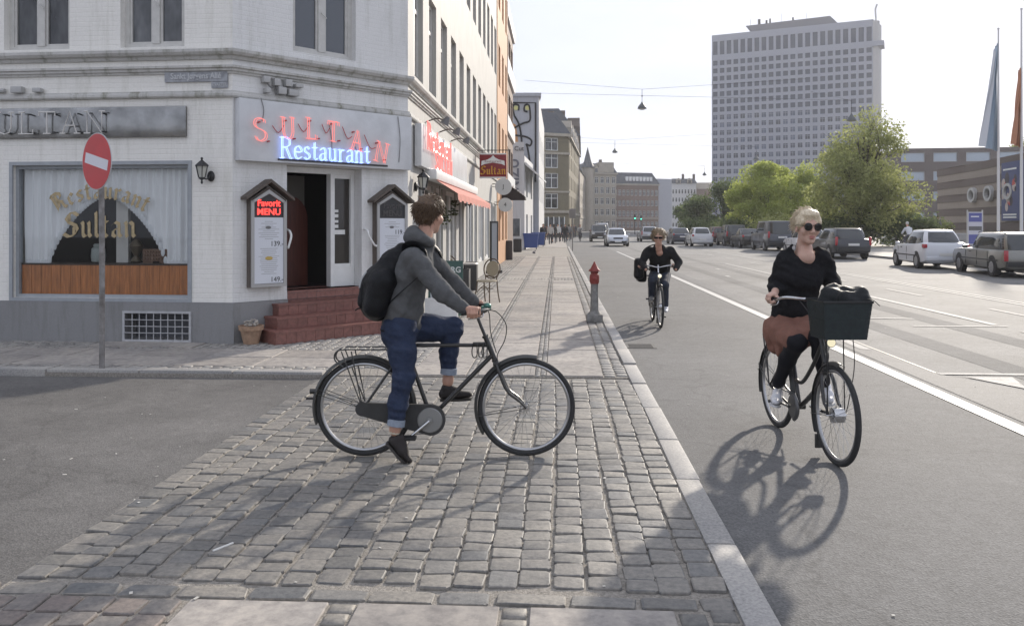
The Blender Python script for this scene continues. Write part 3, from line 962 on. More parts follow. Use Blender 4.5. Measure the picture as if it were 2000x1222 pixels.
# --- the doorway: frame, door leaf, side light, interior
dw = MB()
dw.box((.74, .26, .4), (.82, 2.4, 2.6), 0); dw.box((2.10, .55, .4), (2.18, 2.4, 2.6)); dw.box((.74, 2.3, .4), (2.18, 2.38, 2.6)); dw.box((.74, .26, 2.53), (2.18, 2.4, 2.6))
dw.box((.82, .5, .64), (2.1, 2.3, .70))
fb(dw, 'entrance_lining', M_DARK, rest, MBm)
df = MB()
df.box((.825, .2, 2.44), (2.10, .30, 2.525)); df.box((1.66, .18, .725), (1.73, .30, 2.44)); df.box((2.03, .2, .725), (2.095, .3, 2.44))
df.box((1.73, .2, .725), (2.03, .28, 1.02)); df.box((1.73, .22, 1.02), (2.03, .28, 1.07)); df.box((1.73, .22, 2.38), (2.03, .28, 2.44))
side = fb(df, 'door_frame', M_FRAMEW, rest, MBm)
g = MB(); g.box((1.73, .245, 1.07), (2.03, .255, 2.38)); fb(g, 'side_light', mat('sidelight_glass', (.04, .035, .03), .08), side)
st = MB()
for (zz, h) in ((1.62, .05), (1.70, .04), (1.78, .05), (1.86, .04)): st.box((1.76, .236, zz), (1.83, .242, zz + h))
st.box((1.74, .236, 1.52), (1.95, .242, 1.59)); tag(fb(st, 'stickers', M_FRAMEW, side), kind='stuff')
dl = MB()      # brown inner door standing open with an arched top panel
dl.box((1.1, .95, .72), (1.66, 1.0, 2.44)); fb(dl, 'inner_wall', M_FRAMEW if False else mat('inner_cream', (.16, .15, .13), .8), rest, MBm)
dl = MB()
pts = [(1.06, 0, .72), (1.64, 0, .72), (1.64, 0, 1.75)] + [(1.35 + .29 * cos(t), 0, 1.75 + .36 * sin(t)) for t in np.linspace(.2, pi - .2, 9)] + [(1.06, 0, 1.75)]
dl.prism([(x, .82, z) for x, y, z in pts], (0, .05, 0)); ido = fb(dl, 'inner_door', mat('red_brown_door', (.085, .022, .014), .4, var=.3, scale=6, stretch=(5, 5, .5)), rest, MBm)
# --- steps: red tiled, each step its own piece
steps = thing('entrance_steps', 'four red tiled entrance steps leading up to the open doorway', 'steps')
steps.matrix_basis = MBm
for k, (o_, s0, s1, zt) in enumerate(((.56, .34, 2.62, .225), (.38, .46, 2.5, .39), (.20, .58, 2.4, .555), (.0, .825, 2.095, .72))):
    b = MB(); zb = .0
    b.box((s0, -o_, zb), (s1, .5 if k == 3 else -.032, zt - .03)); b.box((s0 - (.0 if k == 3 else .012), -o_ - .015, zt - .0295), (s1 + (.0 if k == 3 else .012), .5 if k == 3 else -.031, zt))
    b.build('step', M_RED_TILE, steps)
    n = max(4, int((s1 - s0) / .15))
    for i in range(n):       # riser tiles
        a = s0 + (s1 - s0) * i / n + .003; c = s0 + (s1 - s0) * (i + 1) / n - .003
        t = MB(); t.box((a, -o_ - .006, zt - .155 if k else .055), (c, -o_ + .01, zt - .034)); t.build('riser_tile', M_RED_TILE, steps)
# curved handrails
for x, nm in ((2.13, 'a'), (.80, 'b')):
    h = MB()
    pth = bez([(x, -.01, 1.60), (x + .01, -.09, 1.58), (x + .02, -.12, 1.5), (x + .12 if x > 2 else x - .02, -.12, 1.36), (x + .19 if x > 2 else x - .02, -.10, 1.34), (x + .2 if x > 2 else x - .02, -.01, 1.34)], 6)
    h.tube(pth, .016, 8)
    o = fb(h, 'handrail', M_FRAMEW, None, MBm); tag(o, 'short white curved handrail on the wall %s of the entrance' % ('right' if x > 2 else 'left'), 'handrail')

# --- shop window of facade A: frame, glass, curtain, panelling, lettering
a, c, p, q = opA[0]
wf = MB(); fw = .045
for (lo, hi) in (((a, .06, p), (a + fw, .14, q)), ((c - fw, .06, p), (c, .14, q)), ((a + fw, .06, p), (c - fw, .14, p + fw)), ((a + fw, .06, q - fw), (c - fw, .14, q))): wf.box(lo, hi)
for (lo, hi) in (((a - .05, -.012, p - .05), (a, .012, q + .05)), ((c, -.012, p - .05), (c + .05, .012, q + .05)), ((a, -.012, p - .05), (c, .012, p)), ((a, -.012, q), (c, .012, q + .05))): wf.box(lo, hi)
swin = fb(wf, 'shop_window', mat('blue_grey_frame', (.33, .35, .37), .5, var=.1), rest, MA)
g = MB(); g.box((a + fw, .098, p + fw), (c - fw, .104, q - fw)); fb(g, 'pane', M_GLASS, swin)
z_sill = 1.10
nb = 17
for i in range(nb):      # varnished boards below the sill
    x0 = a + fw + (c - a - 2 * fw) * i / nb; x1 = a + fw + (c - a - 2 * fw) * (i + 1) / nb
    b = MB(); b.box((x0 + .002, .125, p + fw - .02), (x1 - .002, .145 + .004 * (i % 2), z_sill)); fb(b, 'board', M_WOOD, swin)
b = MB(); b.box((a + fw, .118, z_sill), (c - fw, .42, z_sill + .025)); fb(b, 'sill_board', mat('dark_wood', (.05, .03, .02), .5), swin)
M_CURT = mat('net_curtain', (.92, .92, .92), .9)
xc, half = (a + c) / 2, (c - a) / 2 - fw
ct = MB(); nx, nzv = 150, 26
def arch(x):
    t = abs(x - xc) / half
    return z_sill + .02 + 1.0 * max(0, 1 - (t / .70) ** 1.5) ** .72
for i in range(nx):
    xs_ = [xc - half + 2 * half * (i + e) / nx for e in (0, 1)]
    col = []
    for x in xs_:
        ye = .19 + .022 * sin(x * 62 + 1.2 * sin(x * 7)) + .008 * sin(x * 29)
        zb = arch(x) + .02 * sin(x * 95) ; col.append((x, ye, zb))
    for k in range(nzv):
        vv = []
        for e in (0, 1):
            x, ye, zb = col[e]
            for kk in (k, k + 1):
                f_ = kk / nzv; z = zb + (q - fw - zb) * f_
                vv.append((x, ye + .012 * sin(x * 30 + z * 3), z))
        if col[0][2] < q - .1: ct.add([vv[0], vv[2], vv[3], vv[1]], [(0, 1, 2, 3)], 0, True)
curtain = fb(ct, 'net_curtain', M_CURT, None, MA, auto=False); tag(curtain, 'white net curtain cut in a scalloped arch behind the shop window', 'curtain')
sc_ = MB()
for i in range(64):     # lace border hanging along the arch
    x = xc - half * .97 + 2 * half * .97 * i / 63
    z = arch(x); sc_.ball((x, .178, z + .0), (.03, .014, .06), 7, 5)
o = fb(sc_, 'lace_border', mat('lace', (.74, .75, .76), .9), curtain); 
# pale centre post inside
b = MB(); b.box((xc + .06, .3, z_sill + .03), (xc + .24, .36, q - .1)); fb(b, 'inner_post', mat('inner_post', (.6, .58, .54), .7), swin)
# things on the sill: storage jar and basket
b = MB(); jm = MA @ Matrix.Translation((xc - .19, .27, z_sill + .026)); b.lathe([(.05, 0), (.09, .02), (.1, .1), (.09, .2), (.06, .23), (.07, .25), (.05, .27)], 16)
o = b.build('storage_jar', mat('pale_jar', (.3, .33, .31), .3)); o.matrix_basis = jm; tag(o, 'pale round storage jar on the sill left of the window post', 'jar')
b = MB(); b.box((-.2, -.09, .03), (.2, .09, .2)); b.box((-.2, -.08, 0), (-.06, .08, .03)); b.box((.04, -.08, 0), (.2, .08, .03))
for i in range(9):
    for k in range(3): b.ball((-.17 + i * .042, -.092, .06 + k * .05), (.016, .012, .018), 6, 4)
o = b.build('inlaid_chest', mat('inlaid_wood', (.14, .075, .045), .5, var=.4, scale=40)); o.matrix_basis = MA @ Matrix.Translation((xc + .72, .28, z_sill + .026)); tag(o, 'small brown inlaid chest on the sill right of the window post', 'chest')
b = MB(); b.lathe([(.05, 0), (.08, .03), (.03, .1), (.07, .18), (.1, .24), (.06, .3), (.02, .34)], 14)
o = b.build('brass_vase', mat('old_brass', (.16, .13, .09), .35, .6)); o.matrix_basis = MA @ Matrix.Translation((xc + .38, .27, z_sill + .026)); tag(o, 'dark brass vase on the sill between window post and chest', 'vase')

# --- lettering: broad-pen blackletter
GOTH = {
 'S': (.72, [[(.68, .86), (.5, .98), (.28, .94), (.16, .76), (.3, .58), (.58, .46), (.66, .28), (.52, .06), (.26, .0), (.06, .12)], [(.3, .9), (.3, .62)], [(.5, .42), (.5, .1)]]),
 'R': (.78, [[(.16, 1.0), (.2, .8), (.2, .1), (.1, .0)], [(.12, .96), (.4, 1.0), (.62, .86), (.6, .66), (.34, .52)], [(.34, .52), (.56, .4), (.6, .1), (.74, .0)], [(.36, .95), (.36, .2)]]),
 'u': (.5, [[(.06, .6), (.12, .52), (.12, .1), (.2, .0), (.34, .08)], [(.34, .6), (.38, .52), (.38, .1), (.46, .0)]]),
 'l': (.28, [[(.1, 1.0), (.12, .9), (.12, .1), (.22, .0)]]),
 't': (.34, [[(.14, .82), (.14, .1), (.26, .0)], [(.02, .6), (.28, .6)]]),
 'a': (.5, [[(.08, .5), (.2, .6), (.36, .52), (.36, .1), (.46, .0)], [(.36, .36), (.12, .26), (.1, .08), (.22, .0), (.36, .1)]]),
 'n': (.52, [[(.06, .6), (.12, .52), (.12, .06), (.18, .0)], [(.14, .5), (.28, .6), (.4, .5), (.4, .08), (.48, .0)]]),
 'e': (.44, [[(.36, .1), (.22, .0), (.1, .12), (.1, .48), (.24, .6), (.36, .48), (.12, .3)]]),
 's': (.42, [[(.34, .54), (.2, .6), (.08, .5), (.14, .36), (.32, .26), (.34, .1), (.2, .0), (.06, .08)]]),
 'r': (.36, [[(.06, .6), (.12, .52), (.12, .06), (.18, .0)], [(.14, .48), (.24, .6), (.34, .52)]]),
}
def goth(mb, word, size, M, mi=0, nib=.12, th=.004, path=None, space=.06):
    """path(x) -> (x, z, angle) bends the line of writing"""
    x = 0; W = sum(GOTH[ch][0] + space for ch in word) * size
    nv = Vector((nib * .5 * size * .8, nib * .5 * size * .7))
    for ch in word:
        w, strokes = GOTH[ch]
        for s in strokes:
            for k in range(len(s) - 1):
                p = Vector(s[k]) * size; q_ = Vector(s[k + 1]) * size
                quad = [p - nv, q_ - nv, q_ + nv, p + nv]
                v3 = []
                for v in quad:
                    X = x + v.x - W / 2; Z = v.y
                    if path: X, Z = path(X, Z)
                    v3.append((X, Z))
                mb.add([M @ Vector((X, 0, Z)) for X, Z in v3] + [M @ Vector((X, -th, Z)) for X, Z in v3], [(0, 1, 2, 3), (7, 6, 5, 4), (0, 1, 5, 4), (1, 2, 6, 5), (2, 3, 7, 6), (3, 0, 4, 7)], mi)
        x += (w + space) * size
M_GOLD = mat('gold_leaf_lettering', (.42, .33, .19), .45, .3, var=.2, scale=20)
gl = MB()
goth(gl, 'Sultan', .345, Matrix.Translation((xc - .06, .094, 1.50)), nib=.15)
fb(gl, 'lettering', M_GOLD, swin)
gl = MB()
R_ = 1.15
def arc(X, Z):
    t = X / R_ * 1.0
    return (R_ + Z) * sin(t), (R_ + Z) * cos(t) - R_
goth(gl, 'Restaurant', .25, Matrix.Translation((xc - .04, .094, 2.04)), nib=.17, path=arc, space=.09)
fb(gl, 'lettering', M_GOLD, swin)

# --- basement grille in the plinth
a2, c2, p2, q2 = opA[1]
gr = thing('basement_grille', 'white barred basement grille low in the grey plinth', 'grille'); gr.matrix_basis = MA2
b = MB()
for (lo, hi) in (((a2 - .03, -.02, q2), (c2 + .03, .03, q2 + .03)), ((a2 - .03, -.02, p2 - .03), (c2 + .03, .03, p2)), ((a2 - .03, -.02, p2), (a2, .03, q2)), ((c2, -.02, p2), (c2 + .03, .03, q2))): b.box(lo, hi)
b.build('grille_frame', mat('grille_paint', (.42, .425, .43), .6, var=.15, scale=12), gr)
for k in range(1, 9):
    x = a2 + (c2 - a2) * k / 9; b = MB(); b.tube([(x, 0, p2), (x, 0, q2)], .007, 6); b.build('bar', mat('grille_paint', (.42, .425, .43), .6, var=.15, scale=12), gr)
for k in (1, 2, 3):
    z = p2 + (q2 - p2) * k / 4; b = MB(); b.tube([(a2, -.008, z), (c2, -.008, z)], .006, 6); b.build('bar', mat('grille_paint', (.42, .425, .43), .6, var=.15, scale=12), gr)
b = MB(); b.box((a2 - .02, .28, p2 - .02), (c2 + .02, .3, q2 + .02)); b.build('back_panel', mat('grille_back', (.1, .105, .115), .6), gr)
b = MB(); b.box((a2 - .25, -.42, .0), (c2 + .25, -.02, .062)); o = b.build('light_well_slab', M_SLAB); o.matrix_basis = MA2; tag(o, 'flat stone slab over the light well below the basement grille', 'slab')

# --- brushed steel name board with unlit tubes (facade A)
NEON = {
 'S': (.62, [[(.54, .80), (.52, .94), (.34, 1.0), (.14, .94), (.07, .76), (.16, .60), (.40, .48), (.55, .34), (.53, .12), (.34, 0), (.14, .05), (.06, .22)]]),
 'U': (.72, [[(.02, 1.0), (.22, 1.0)], [(.12, 1.0), (.12, .3), (.2, .06), (.36, 0), (.52, .06), (.6, .3), (.6, 1.0)], [(.5, 1.0), (.7, 1.0)]]),
 'L': (.58, [[(.02, 1.0), (.24, 1.0)], [(.13, 1.0), (.13, 0)], [(.02, 0), (.54, 0), (.54, .2)]]),
 'T': (.66, [[(.04, .82), (.04, 1.0), (.62, 1.0), (.62, .82)], [(.33, 1.0), (.33, 0)], [(.2, 0), (.46, 0)]]),
 'A': (.74, [[(.0, 0), (.2, 0)], [(.1, 0), (.36, 1.0), (.62, 0)], [(.52, 0), (.74, 0)], [(.2, .36), (.53, .36)]]),
 'N': (.78, [[(.0, 0), (.22, 0)], [(.11, 0), (.11, 1.0), (.64, 0), (.64, 1.0)], [(.02, 1.0), (.14, 1.0)], [(.54, 1.0), (.76, 1.0)]]),
 'R': (.72, [[(.02, 0), (.24, 0)], [(.13, 0), (.13, 1.0)], [(.02, 1.0), (.36, 1.0), (.56, .9), (.56, .64), (.36, .52), (.13, .52)], [(.36, .52), (.6, 0), (.72, 0)]]),
 'e': (.5, [[(.08, .34), (.44, .34), (.42, .52), (.26, .62), (.1, .52), (.06, .3), (.12, .08), (.28, 0), (.44, .1)]]),
 's': (.42, [[(.34, .5), (.22, .62), (.08, .54), (.1, .38), (.32, .26), (.36, .1), (.2, 0), (.05, .1)]]),
 't': (.36, [[(.16, .86), (.16, .1), (.26, 0), (.34, .08)], [(.02, .6), (.32, .6)]]),
 'a': (.5, [[(.08, .5), (.22, .62), (.38, .52), (.38, .08), (.48, 0)], [(.38, .36), (.14, .3), (.06, .16), (.14, 0), (.3, .04), (.38, .16)]]),
 'u': (.54, [[(.0, .6), (.1, .6), (.1, .14), (.2, 0), (.34, .04), (.42, .16)], [(.32, .6), (.42, .6), (.42, .0), (.52, 0)]]),
 'r': (.42, [[(.0, .6), (.12, .6), (.12, 0)], [(.02, 0), (.24, 0)], [(.12, .42), (.24, .6), (.38, .56)]]),
 'n': (.56, [[(.0, .6), (.1, .6), (.1, 0)], [(.0, 0), (.2, 0)], [(.1, .44), (.22, .62), (.38, .56), (.42, .4), (.42, 0)], [(.34, 0), (.52, 0)]]),
}
def neon_glyph(mb, ch, size, M, r=.007, sx=1.0, n=6):
    w, strokes = NEON[ch]
    for s in strokes:
        pts = [M @ Vector((x * size * sx, 0, z * size)) for x, z in s]
        if len(pts) > 3: pts = bez(pts, 3) if ch in 'Sseauntr' and len(s) > 4 else pts
        mb.tube(pts, r, n)
    return w * size * sx
sb = thing('name_board', 'long dented brushed steel board with unlit tube letters above the shop window', 'sign'); sb.matrix_basis = MA
b = MB(); b.cbox((ta(2.25), -.022, 3.085), (3.2, .04, .42), ch=.006); b.build('steel_panel', M_STEEL, sb)
x = ta(3.72)
for ch in 'SULTAN':
    b = MB(); w = neon_glyph(b, ch, .30, Matrix.Translation((x, -.10, 2.93)), .009, 1.36)
    b.build('tube_letter', mat('unlit_glass_tube', (.66, .64, .6), .25), sb); x += w + .055
b = MB()
for k in range(6):
    for zz in (2.95, 3.2): b.cyl((ta(3.62) + k * .36, -.04, zz), (ta(3.62) + k * .36, -.105, zz), .01, 6)
b.build('tube_holder', M_BLACK, sb)

# --- white neon board over the door
nb_ = thing('neon_board', 'white board with red and blue neon letters over the entrance', 'sign'); nb_.matrix_basis = MBm
b = MB(); b.cbox((LB / 2, -.075, 2.97), (LB - .06, .13, .85), ch=.006); b.build('board', mat('board_white', (.60, .61, .62), .35, var=.12, scale=2.2, detail=6), nb_)
M_NR = mat('red_neon_tube', (.75, .3, .27), .3, emit=(1.0, .22, .19), estr=.34)
M_NB = mat('blue_neon_tube', (.5, .6, .95), .3, emit=(.24, .38, 1.0), estr=1.0)
M_NG = mat('neon_paint_red', (.45, .05, .05), .4)
lets = [('S', .40, 2.95, .31, .12), ('U', .80, 3.01, .30, .05), ('L', 1.19, 3.04, .30, .02), ('T', 1.54, 3.03, .29, -.03), ('A', 1.93, 2.94, .30, -.10), ('N', 2.36, 2.80, .31, -.2)]
for ch, x, z, s, rot in lets:
    for dx, rr_ in ((0, .0065), (.03, .005)):
        b = MB(); neon_glyph(b, ch, s, Matrix.Translation((x - .18 + dx, -.19, z - s / 2 + .02 - dx * .3)) @ Matrix.Rotation(-rot, 4, 'Y'), rr_)
        b.build('neon_letter', M_NR, nb_)
b = MB()
prev = None
for ch, x, z, s, rot in lets:
    b.cyl((x - .1, -.14, z + s * .42), (x - .1, -.2, z + s * .42), .012, 6); b.cyl((x + .04, -.14, z - s * .4), (x + .04, -.2, z - s * .4), .012, 6)
    if prev: b.tube(bez([(prev[0] + .1, -.17, prev[1] + .1), ((prev[0] + x) / 2, -.16, (prev[1] + z) / 2 - .02), (x - .12, -.17, z + .06)], 4), .006, 5)
    prev = (x, z)
tag(b.build('tube_cables', M_NG, nb_), kind='stuff')
x = .60
for ch in 'Restaurant':
    s = .29
    for off, r_ in ((0, .007), (.022, .005)):
        b = MB(); w = neon_glyph(b, ch, s, Matrix.Translation((x + off, -.185, 2.605 + off * .4)), r_, .93); b.build('neon_letter', M_NB, nb_)
    x += w + .022
b = MB(); b.box((.60, -.155, 2.575), (2.48, -.142, 2.60)); b.build('tube_rail', M_BLACK, nb_)
for (x, z0_, z1_) in ((.36, 3.1, 3.42), (1.45, 2.6, 3.15), (1.9, 2.62, 2.85), (2.7, 2.66, 3.38)):
    cbl = MB(); cbl.tube(bez([(x, -.15, z0_), (x + .02, -.155, (z0_ + z1_) / 2), (x - .02, -.15, z1_)], 5), .006, 5)
    cbl.build('cable', mat('grey_cable', (.2, .2, .2), .6), nb_)
# --- junction boxes on the band above the sign
jb = thing('junction_boxes', 'cluster of grey junction boxes and conduit on the band above the neon board', 'electrical box'); jb.matrix_basis = MBm
for (x, z, w, h) in ((.46, 3.70, .10, .09), (.62, 3.68, .09, .1), (.80, 3.69, .1, .1), (.97, 3.67, .12, .05), (.48, 3.55, .07, .07), (.70, 3.57, .12, .1), (.88, 3.56, .16, .09)):
    b = MB(); b.cbox((x, -.06, z), (w, .1, h), ch=.008); b.build('box', mat('grey_plastic', (.42, .42, .41), .5), jb)
b = MB(); b.tube(bez([(.46, -.05, 3.68), (.55, -.06, 3.6), (.7, -.05, 3.62), (.97, -.05, 3.66)], 6), .01, 6); b.tube([(.62, -.05, 3.66), (.62, -.05, 3.5)], .009, 6); b.build('conduit', mat('grey_cable', (.2, .2, .2), .6), jb)
b = MB()
b.tube([(ta(4.6), -.05, 3.545), (ta(3.3), -.05, 3.545)], .03, 8); b.cbox((ta(3.1), -.06, 3.55), (.16, .09, .09), ch=.01); b.cbox((ta(2.8), -.06, 3.54), (.12, .08, .06), ch=.01)
o = fb(b, 'conduit_box', mat('grey_plastic', (.42, .42, .41), .5), None, MA); tag(o, 'grey conduit with small box on the ledge left of the street name plate', 'electrical box')

# --- street name plate
sp = thing('street_name_plate', 'weathered grey street name plate with raised letters and small plate below', 'sign'); sp.matrix_basis = MA
b = MB(); b.box((ta(.96), -.03, 3.625), (ta(.06), -.002, 3.775)); b.build('plate', mat('plate_grey', (.30, .31, .33), .5, var=.3, scale=14), sp)
b = MB(); b.text('Sankt Jørgens Allé', .115, Matrix.Translation((ta(.51), -.034, 3.70)) @ Matrix.Rotation(pi / 2, 4, 'X'), extrude=.004, sx=.86, bold=.002); b.build('lettering', mat('plate_letter', (.52, .53, .54), .5), sp)
b = MB(); b.box((ta(.29), -.026, 3.535), (ta(.06), -.002, 3.62)); b.build('plate', mat('plate_grey', (.3, .3, .3)), sp)
b = MB(); b.text('KVARTER', .06, Matrix.Translation((ta(.175), -.03, 3.578)) @ Matrix.Rotation(pi / 2, 4, 'X'), extrude=.003, sx=.8); b.build('lettering', mat('plate_letter', (.5, .5, .5)), sp)

# --- wall lanterns
M_LGLASS = mat('lantern_glass', (.5, .5, .45), .15, spec=.8)
def lantern(label, M, side=1):
    t = thing('wall_lantern', label, 'lantern'); t.matrix_basis = M
    b = MB(); b.ball((side * .07, -.02, -.09), (.055, .025, .075), 10, 7); b.tube(bez([(side * .07, -.04, -.08), (side * .06, -.1, -.13), (0, -.14, -.12)], 5), .011, 6); b.build('bracket', M_BLACK, t)
    b = MB(); b.lathe([(.012, .16), (.02, .145), (.012, .125), (.095, .055), (.1, .04), (.085, .04)], 6, M=Matrix.Translation((0, -.14, .0)), smooth=False); b.lathe([(.01, -.2), (.018, -.18), (.01, -.15), (.05, -.125), (.045, -.11)], 6, M=Matrix.Translation((0, -.14, 0)), smooth=False)
    for k in range(6):
        a = pi / 3 * k; b.tube([(.082 * cos(a), -.14 + .082 * sin(a), .04), (.048 * cos(a), -.14 + .048 * sin(a), -.11)], .006, 5)
    b.build('cage', M_BLACK, t)
    b = MB(); b.lathe([(.044, -.11), (.076, .04)], 6, M=Matrix.Translation((0, -.14, 0)), smooth=False); b.build('glass', M_LGLASS, t)
    return t
lantern('black wall lantern on the shaded white wall between window and corner', MA @ Matrix.Translation((ta(.37), 0, 2.42)))
lantern('black wall lantern under the red neon sign on the street side', MC @ Matrix.Translation((.55, 0, 2.42)) @ Matrix.Scale(1.15, 4))
lantern('small black wall lantern at the far end of the red awning', MC @ Matrix.Translation((8.3, 0, 2.3)) @ Matrix.Scale(.9, 4))

# --- gabled menu cases
def menu_case(label, s0, s1, word, prices, lit):
    t = thing('menu_case', label, 'menu case'); t.matrix_basis = MBm
    zc, ze, zp, xm = .80, 2.02, 2.26, (s0 + s1) / 2
    def house(a, c, zb, e, pk): return [(a, 0, zb), (c, 0, zb), (c, 0, e), ((a + c) / 2, 0, pk), (a, 0, e)]
    b = MB(); b.prism([(x, -.0, z) for x, y, z in house(s0 + .05, s1 - .05, zc, ze, zp - .06)], (0, -.11, 0)); b.build('case', M_WOODG, t)
    b = MB()
    w = .045
    for (lo, hi) in (((s0 + .055, -.13, zc), (s0 + .055 + w, -.1, ze - .02)), ((s1 - .055 - w, -.13, zc), (s1 - .055, -.1, ze - .02)), ((s0 + .055 + w, -.13, zc), (s1 - .055 - w, -.1, zc + w))): b.box(lo, hi)
    for sg in (-1, 1):
        xo = xm + sg * (s1 - s0 - .11) / 2
        b.prism([(xo, -.1, ze - .03), (xm, -.1, zp - .1), (xm, -.1, zp - .1 - w * 1.25), (xo - sg * w, -.1, ze - .045)], (0, -.03, 0))
    b.build('door_frame', mat('aluminium', (.40, .395, .385), .45, .5), t)
    b = MB()
    for sg in (-1, 1):
        b.prism([(xm, .0, zp), (xm + sg * (s1 - s0) * .56, 0, ze - .01), (xm + sg * (s1 - s0) * .56, 0, ze + .03), (xm, 0, zp + .045)], (0, -.19, 0))
    b.build('roof', mat('brown_shingle', (.10, .082, .068), .85, var=.3, scale=30), t)
    b = MB(); b.prism([(x, -.105, z) for x, y, z in house(s0 + .1, s1 - .1, zc + .045, ze - .06, zp - .17)], (0, -.006, 0)); b.build('backing', mat('case_dark', (.03, .03, .032), .5), t)
    b = MB(); b.box((s0 + .10, -.118, zc + .05), (s1 - .10, -.1115, 1.77)); b.build('menu_sheet', mat('menu_paper', (.64, .66, .70), .6), t)
    tx = lambda x, z: Matrix.Translation((x, -.12, z)) @ Matrix.Rotation(pi / 2, 4, 'X')
    mk = mat('print_black', (.05, .05, .05), .7)
    b = MB()
    for z, pr in prices: b.text(pr, .10, tx(s1 - .2, z), extrude=.001)
    b.build('price', mk, t)
    b = MB(); r = random.Random(len(label))
    for k in range(30):
        z = 1.71 - k * .027
        if any(abs(z - zz) < .055 for zz, _ in prices): continue
        w_ = r.uniform(.06, .16)
        b.box((xm - w_, -.119, z), (xm + w_, -.1185, z + .006))
    tag(b.build('menu_print', mat('print_grey', (.3, .3, .3), .7), t), kind='stuff')
    b = MB(); b.ball((xm - .01, -.119, 1.63), (.045, .002, .02), 10, 6); b.build('menu_picture', mat('pic_grey', (.15, .15, .15), .7), t)
    if lit:
        b = MB(); b.ball((xm, -.119, 1.2), (.06, .002, .026), 10, 6); b.build('menu_picture', mat('pic_food', (.5, .36, .1), .7), t)
    b = MB(); b.text('Favorit', .13, tx(xm, 1.965), extrude=.001, sx=.95, bold=.003); b.text('MENU', .125, tx(xm, 1.845), extrude=.001, sx=1.05, bold=.003)
    b.build('lettering', mat('red_led', (.7, .04, .04), .4, emit=(1, .05, .04), estr=1.1) if lit else mat('dim_letter', (.07, .065, .065), .5), t)
menu_case('gabled menu case left of the doorway with red lit heading', .154, .80, 'MENU', [(1.40, '139.-'), (.90, '149.-')], True)
menu_case('gabled menu case right of the doorway with dark heading', 2.247, 2.94, 'MENU', [(1.55, '119.-'), (.95, '129.-')], False)

# --- terracotta pot by the steps
t = thing('flower_pot', 'terracotta flower pot with withered plant beside the red steps', 'flower pot', (MBm @ Vector((.16, -.22, SW)))[:])
b = MB(); b.lathe([(.10, 0), (.145, .19), (.165, .19), (.17, .25), (.155, .25), (.145, .2)], 20); b.build('pot', mat('terracotta', (.36, .235, .155), .85, var=.25, scale=14), t)
b = MB(); b.lathe([(.145, .205), (.05, .235)], 16); b.build('soil', mat('soil', (.05, .035, .025), .95), t)
b = MB(); r = random.Random(5)
for k in range(26):
    a = r.uniform(0, 6.28); l = r.uniform(.03, .10)
    b.tube([(0.05 * cos(a), .05 * sin(a), .22), (.08 * cos(a), .08 * sin(a), .22 + l)], [.006, .002], 4); b.ball((.08 * cos(a), .08 * sin(a), .22 + l), (.02, .02, .012), 6, 4)
b.build('plant', mat('dry_plant', (.42, .38, .33), .9, var=.3), t)

# --- street side: red neon board, spot lamps, awning
rb_ = thing('neon_board', 'pale board with crowded red neon writing above the street side awning', 'sign'); rb_.matrix_basis = MC
b = MB(); b.cbox((4.0, -.08, 3.02), (7.0, .12, .72), ch=.01); b.build('board', mat('board_white', (.6, .6, .6)), rb_)
x = .75
for ch in 'Restaurant':
    b = MB(); w = neon_glyph(b, ch, .46, Matrix.Translation((x, -.2, 2.98)), .016, 1.18); b.build('neon_letter', M_NR, rb_); x += w + .06
x = 4.3
for ch in 'SULTAN':
    b = MB(); w = neon_glyph(b, ch, .34, Matrix.Translation((x - 2.6, -.2, 2.68)), .014, 1.25); b.build('neon_letter', M_NR, rb_); x += w + .12
for k, yy in enumerate((1.9, 3.6, 5.4)):
    t = thing('spot_lamp', '%s grey spot lamp on a bracket above the red neon writing' % ('nearest', 'middle', 'farthest')[k], 'lamp', group='spot lamps above the street side sign'); t.matrix_basis = MC @ Matrix.Translation((yy, 0, 3.58))
    b = MB(); b.tube(bez([(0, 0, 0), (0, -.2, .06), (0, -.34, .02)], 4), .014, 6); b.build('arm', M_WOODG, t)
    b = MB(); b.lathe([(.03, .1), (.05, .06), (.085, -.06), (.08, -.06)], 14, M=Matrix.Translation((0, -.36, .0)) @ Matrix.Rotation(.5, 4, 'X')); b.build('lamp_head', mat('lamp_grey', (.14, .14, .14), .5), t)
aw = thing('awning', 'faded red fabric awning with white cassette along the street side', 'awning'); aw.matrix_basis = MC
b = MB(); b.cbox((5.2, -.15, 2.58), (7.6, .24, .2), ch=.05); b.build('cassette', M_FRAMEW, aw)
b = MB()
n = 40
for i in range(n):
    x0_, x1_ = 1.6 + 7.2 * i / n, 1.6 + 7.2 * (i + 1) / n
    b.add([(x0_, -.2, 2.5), (x1_, -.2, 2.5), (x1_, -.62, 2.24), (x0_, -.62, 2.24)], [(0, 1, 2, 3)], 0, True)
    zb = 2.24 - .12 - .03 * (i % 4 in (1, 2))
    b.add([(x0_, -.62, 2.24), (x1_, -.62, 2.24), (x1_, -.63, zb), (x0_, -.63, zb)], [(0, 1, 2, 3)])
b.build('fabric', mat('faded_red_canvas', (.50, .17, .13), .8, var=.12, scale=6), aw)
# things hanging in the street window: plants in a dark frame
for k, (y, z) in enumerate(((2.2, 2.15), (3.0, 2.0), (4.4, 2.2))):
    b = MB(); r = random.Random(k)
    b.tube([(y, -.2, z + .25), (y, -.2, z)], .005, 5)
    for q_ in range(40):
        a = r.uniform(0, 6.28); b.ball((y + .13 * cos(a) * r.random(), -.2 + .12 * sin(a) * r.random(), z - r.uniform(0, .32)), (.035, .03, .02), 5, 4)
    o = fb(b, 'hanging_plant', mat('hanging_leaf', (.06, .075, .03), .7, var=.4), None, MC); tag(o, '%s small plant hanging under the red awning' % ('nearest', 'middle', 'farthest')[k], 'plant', 'plants hanging under the awning')
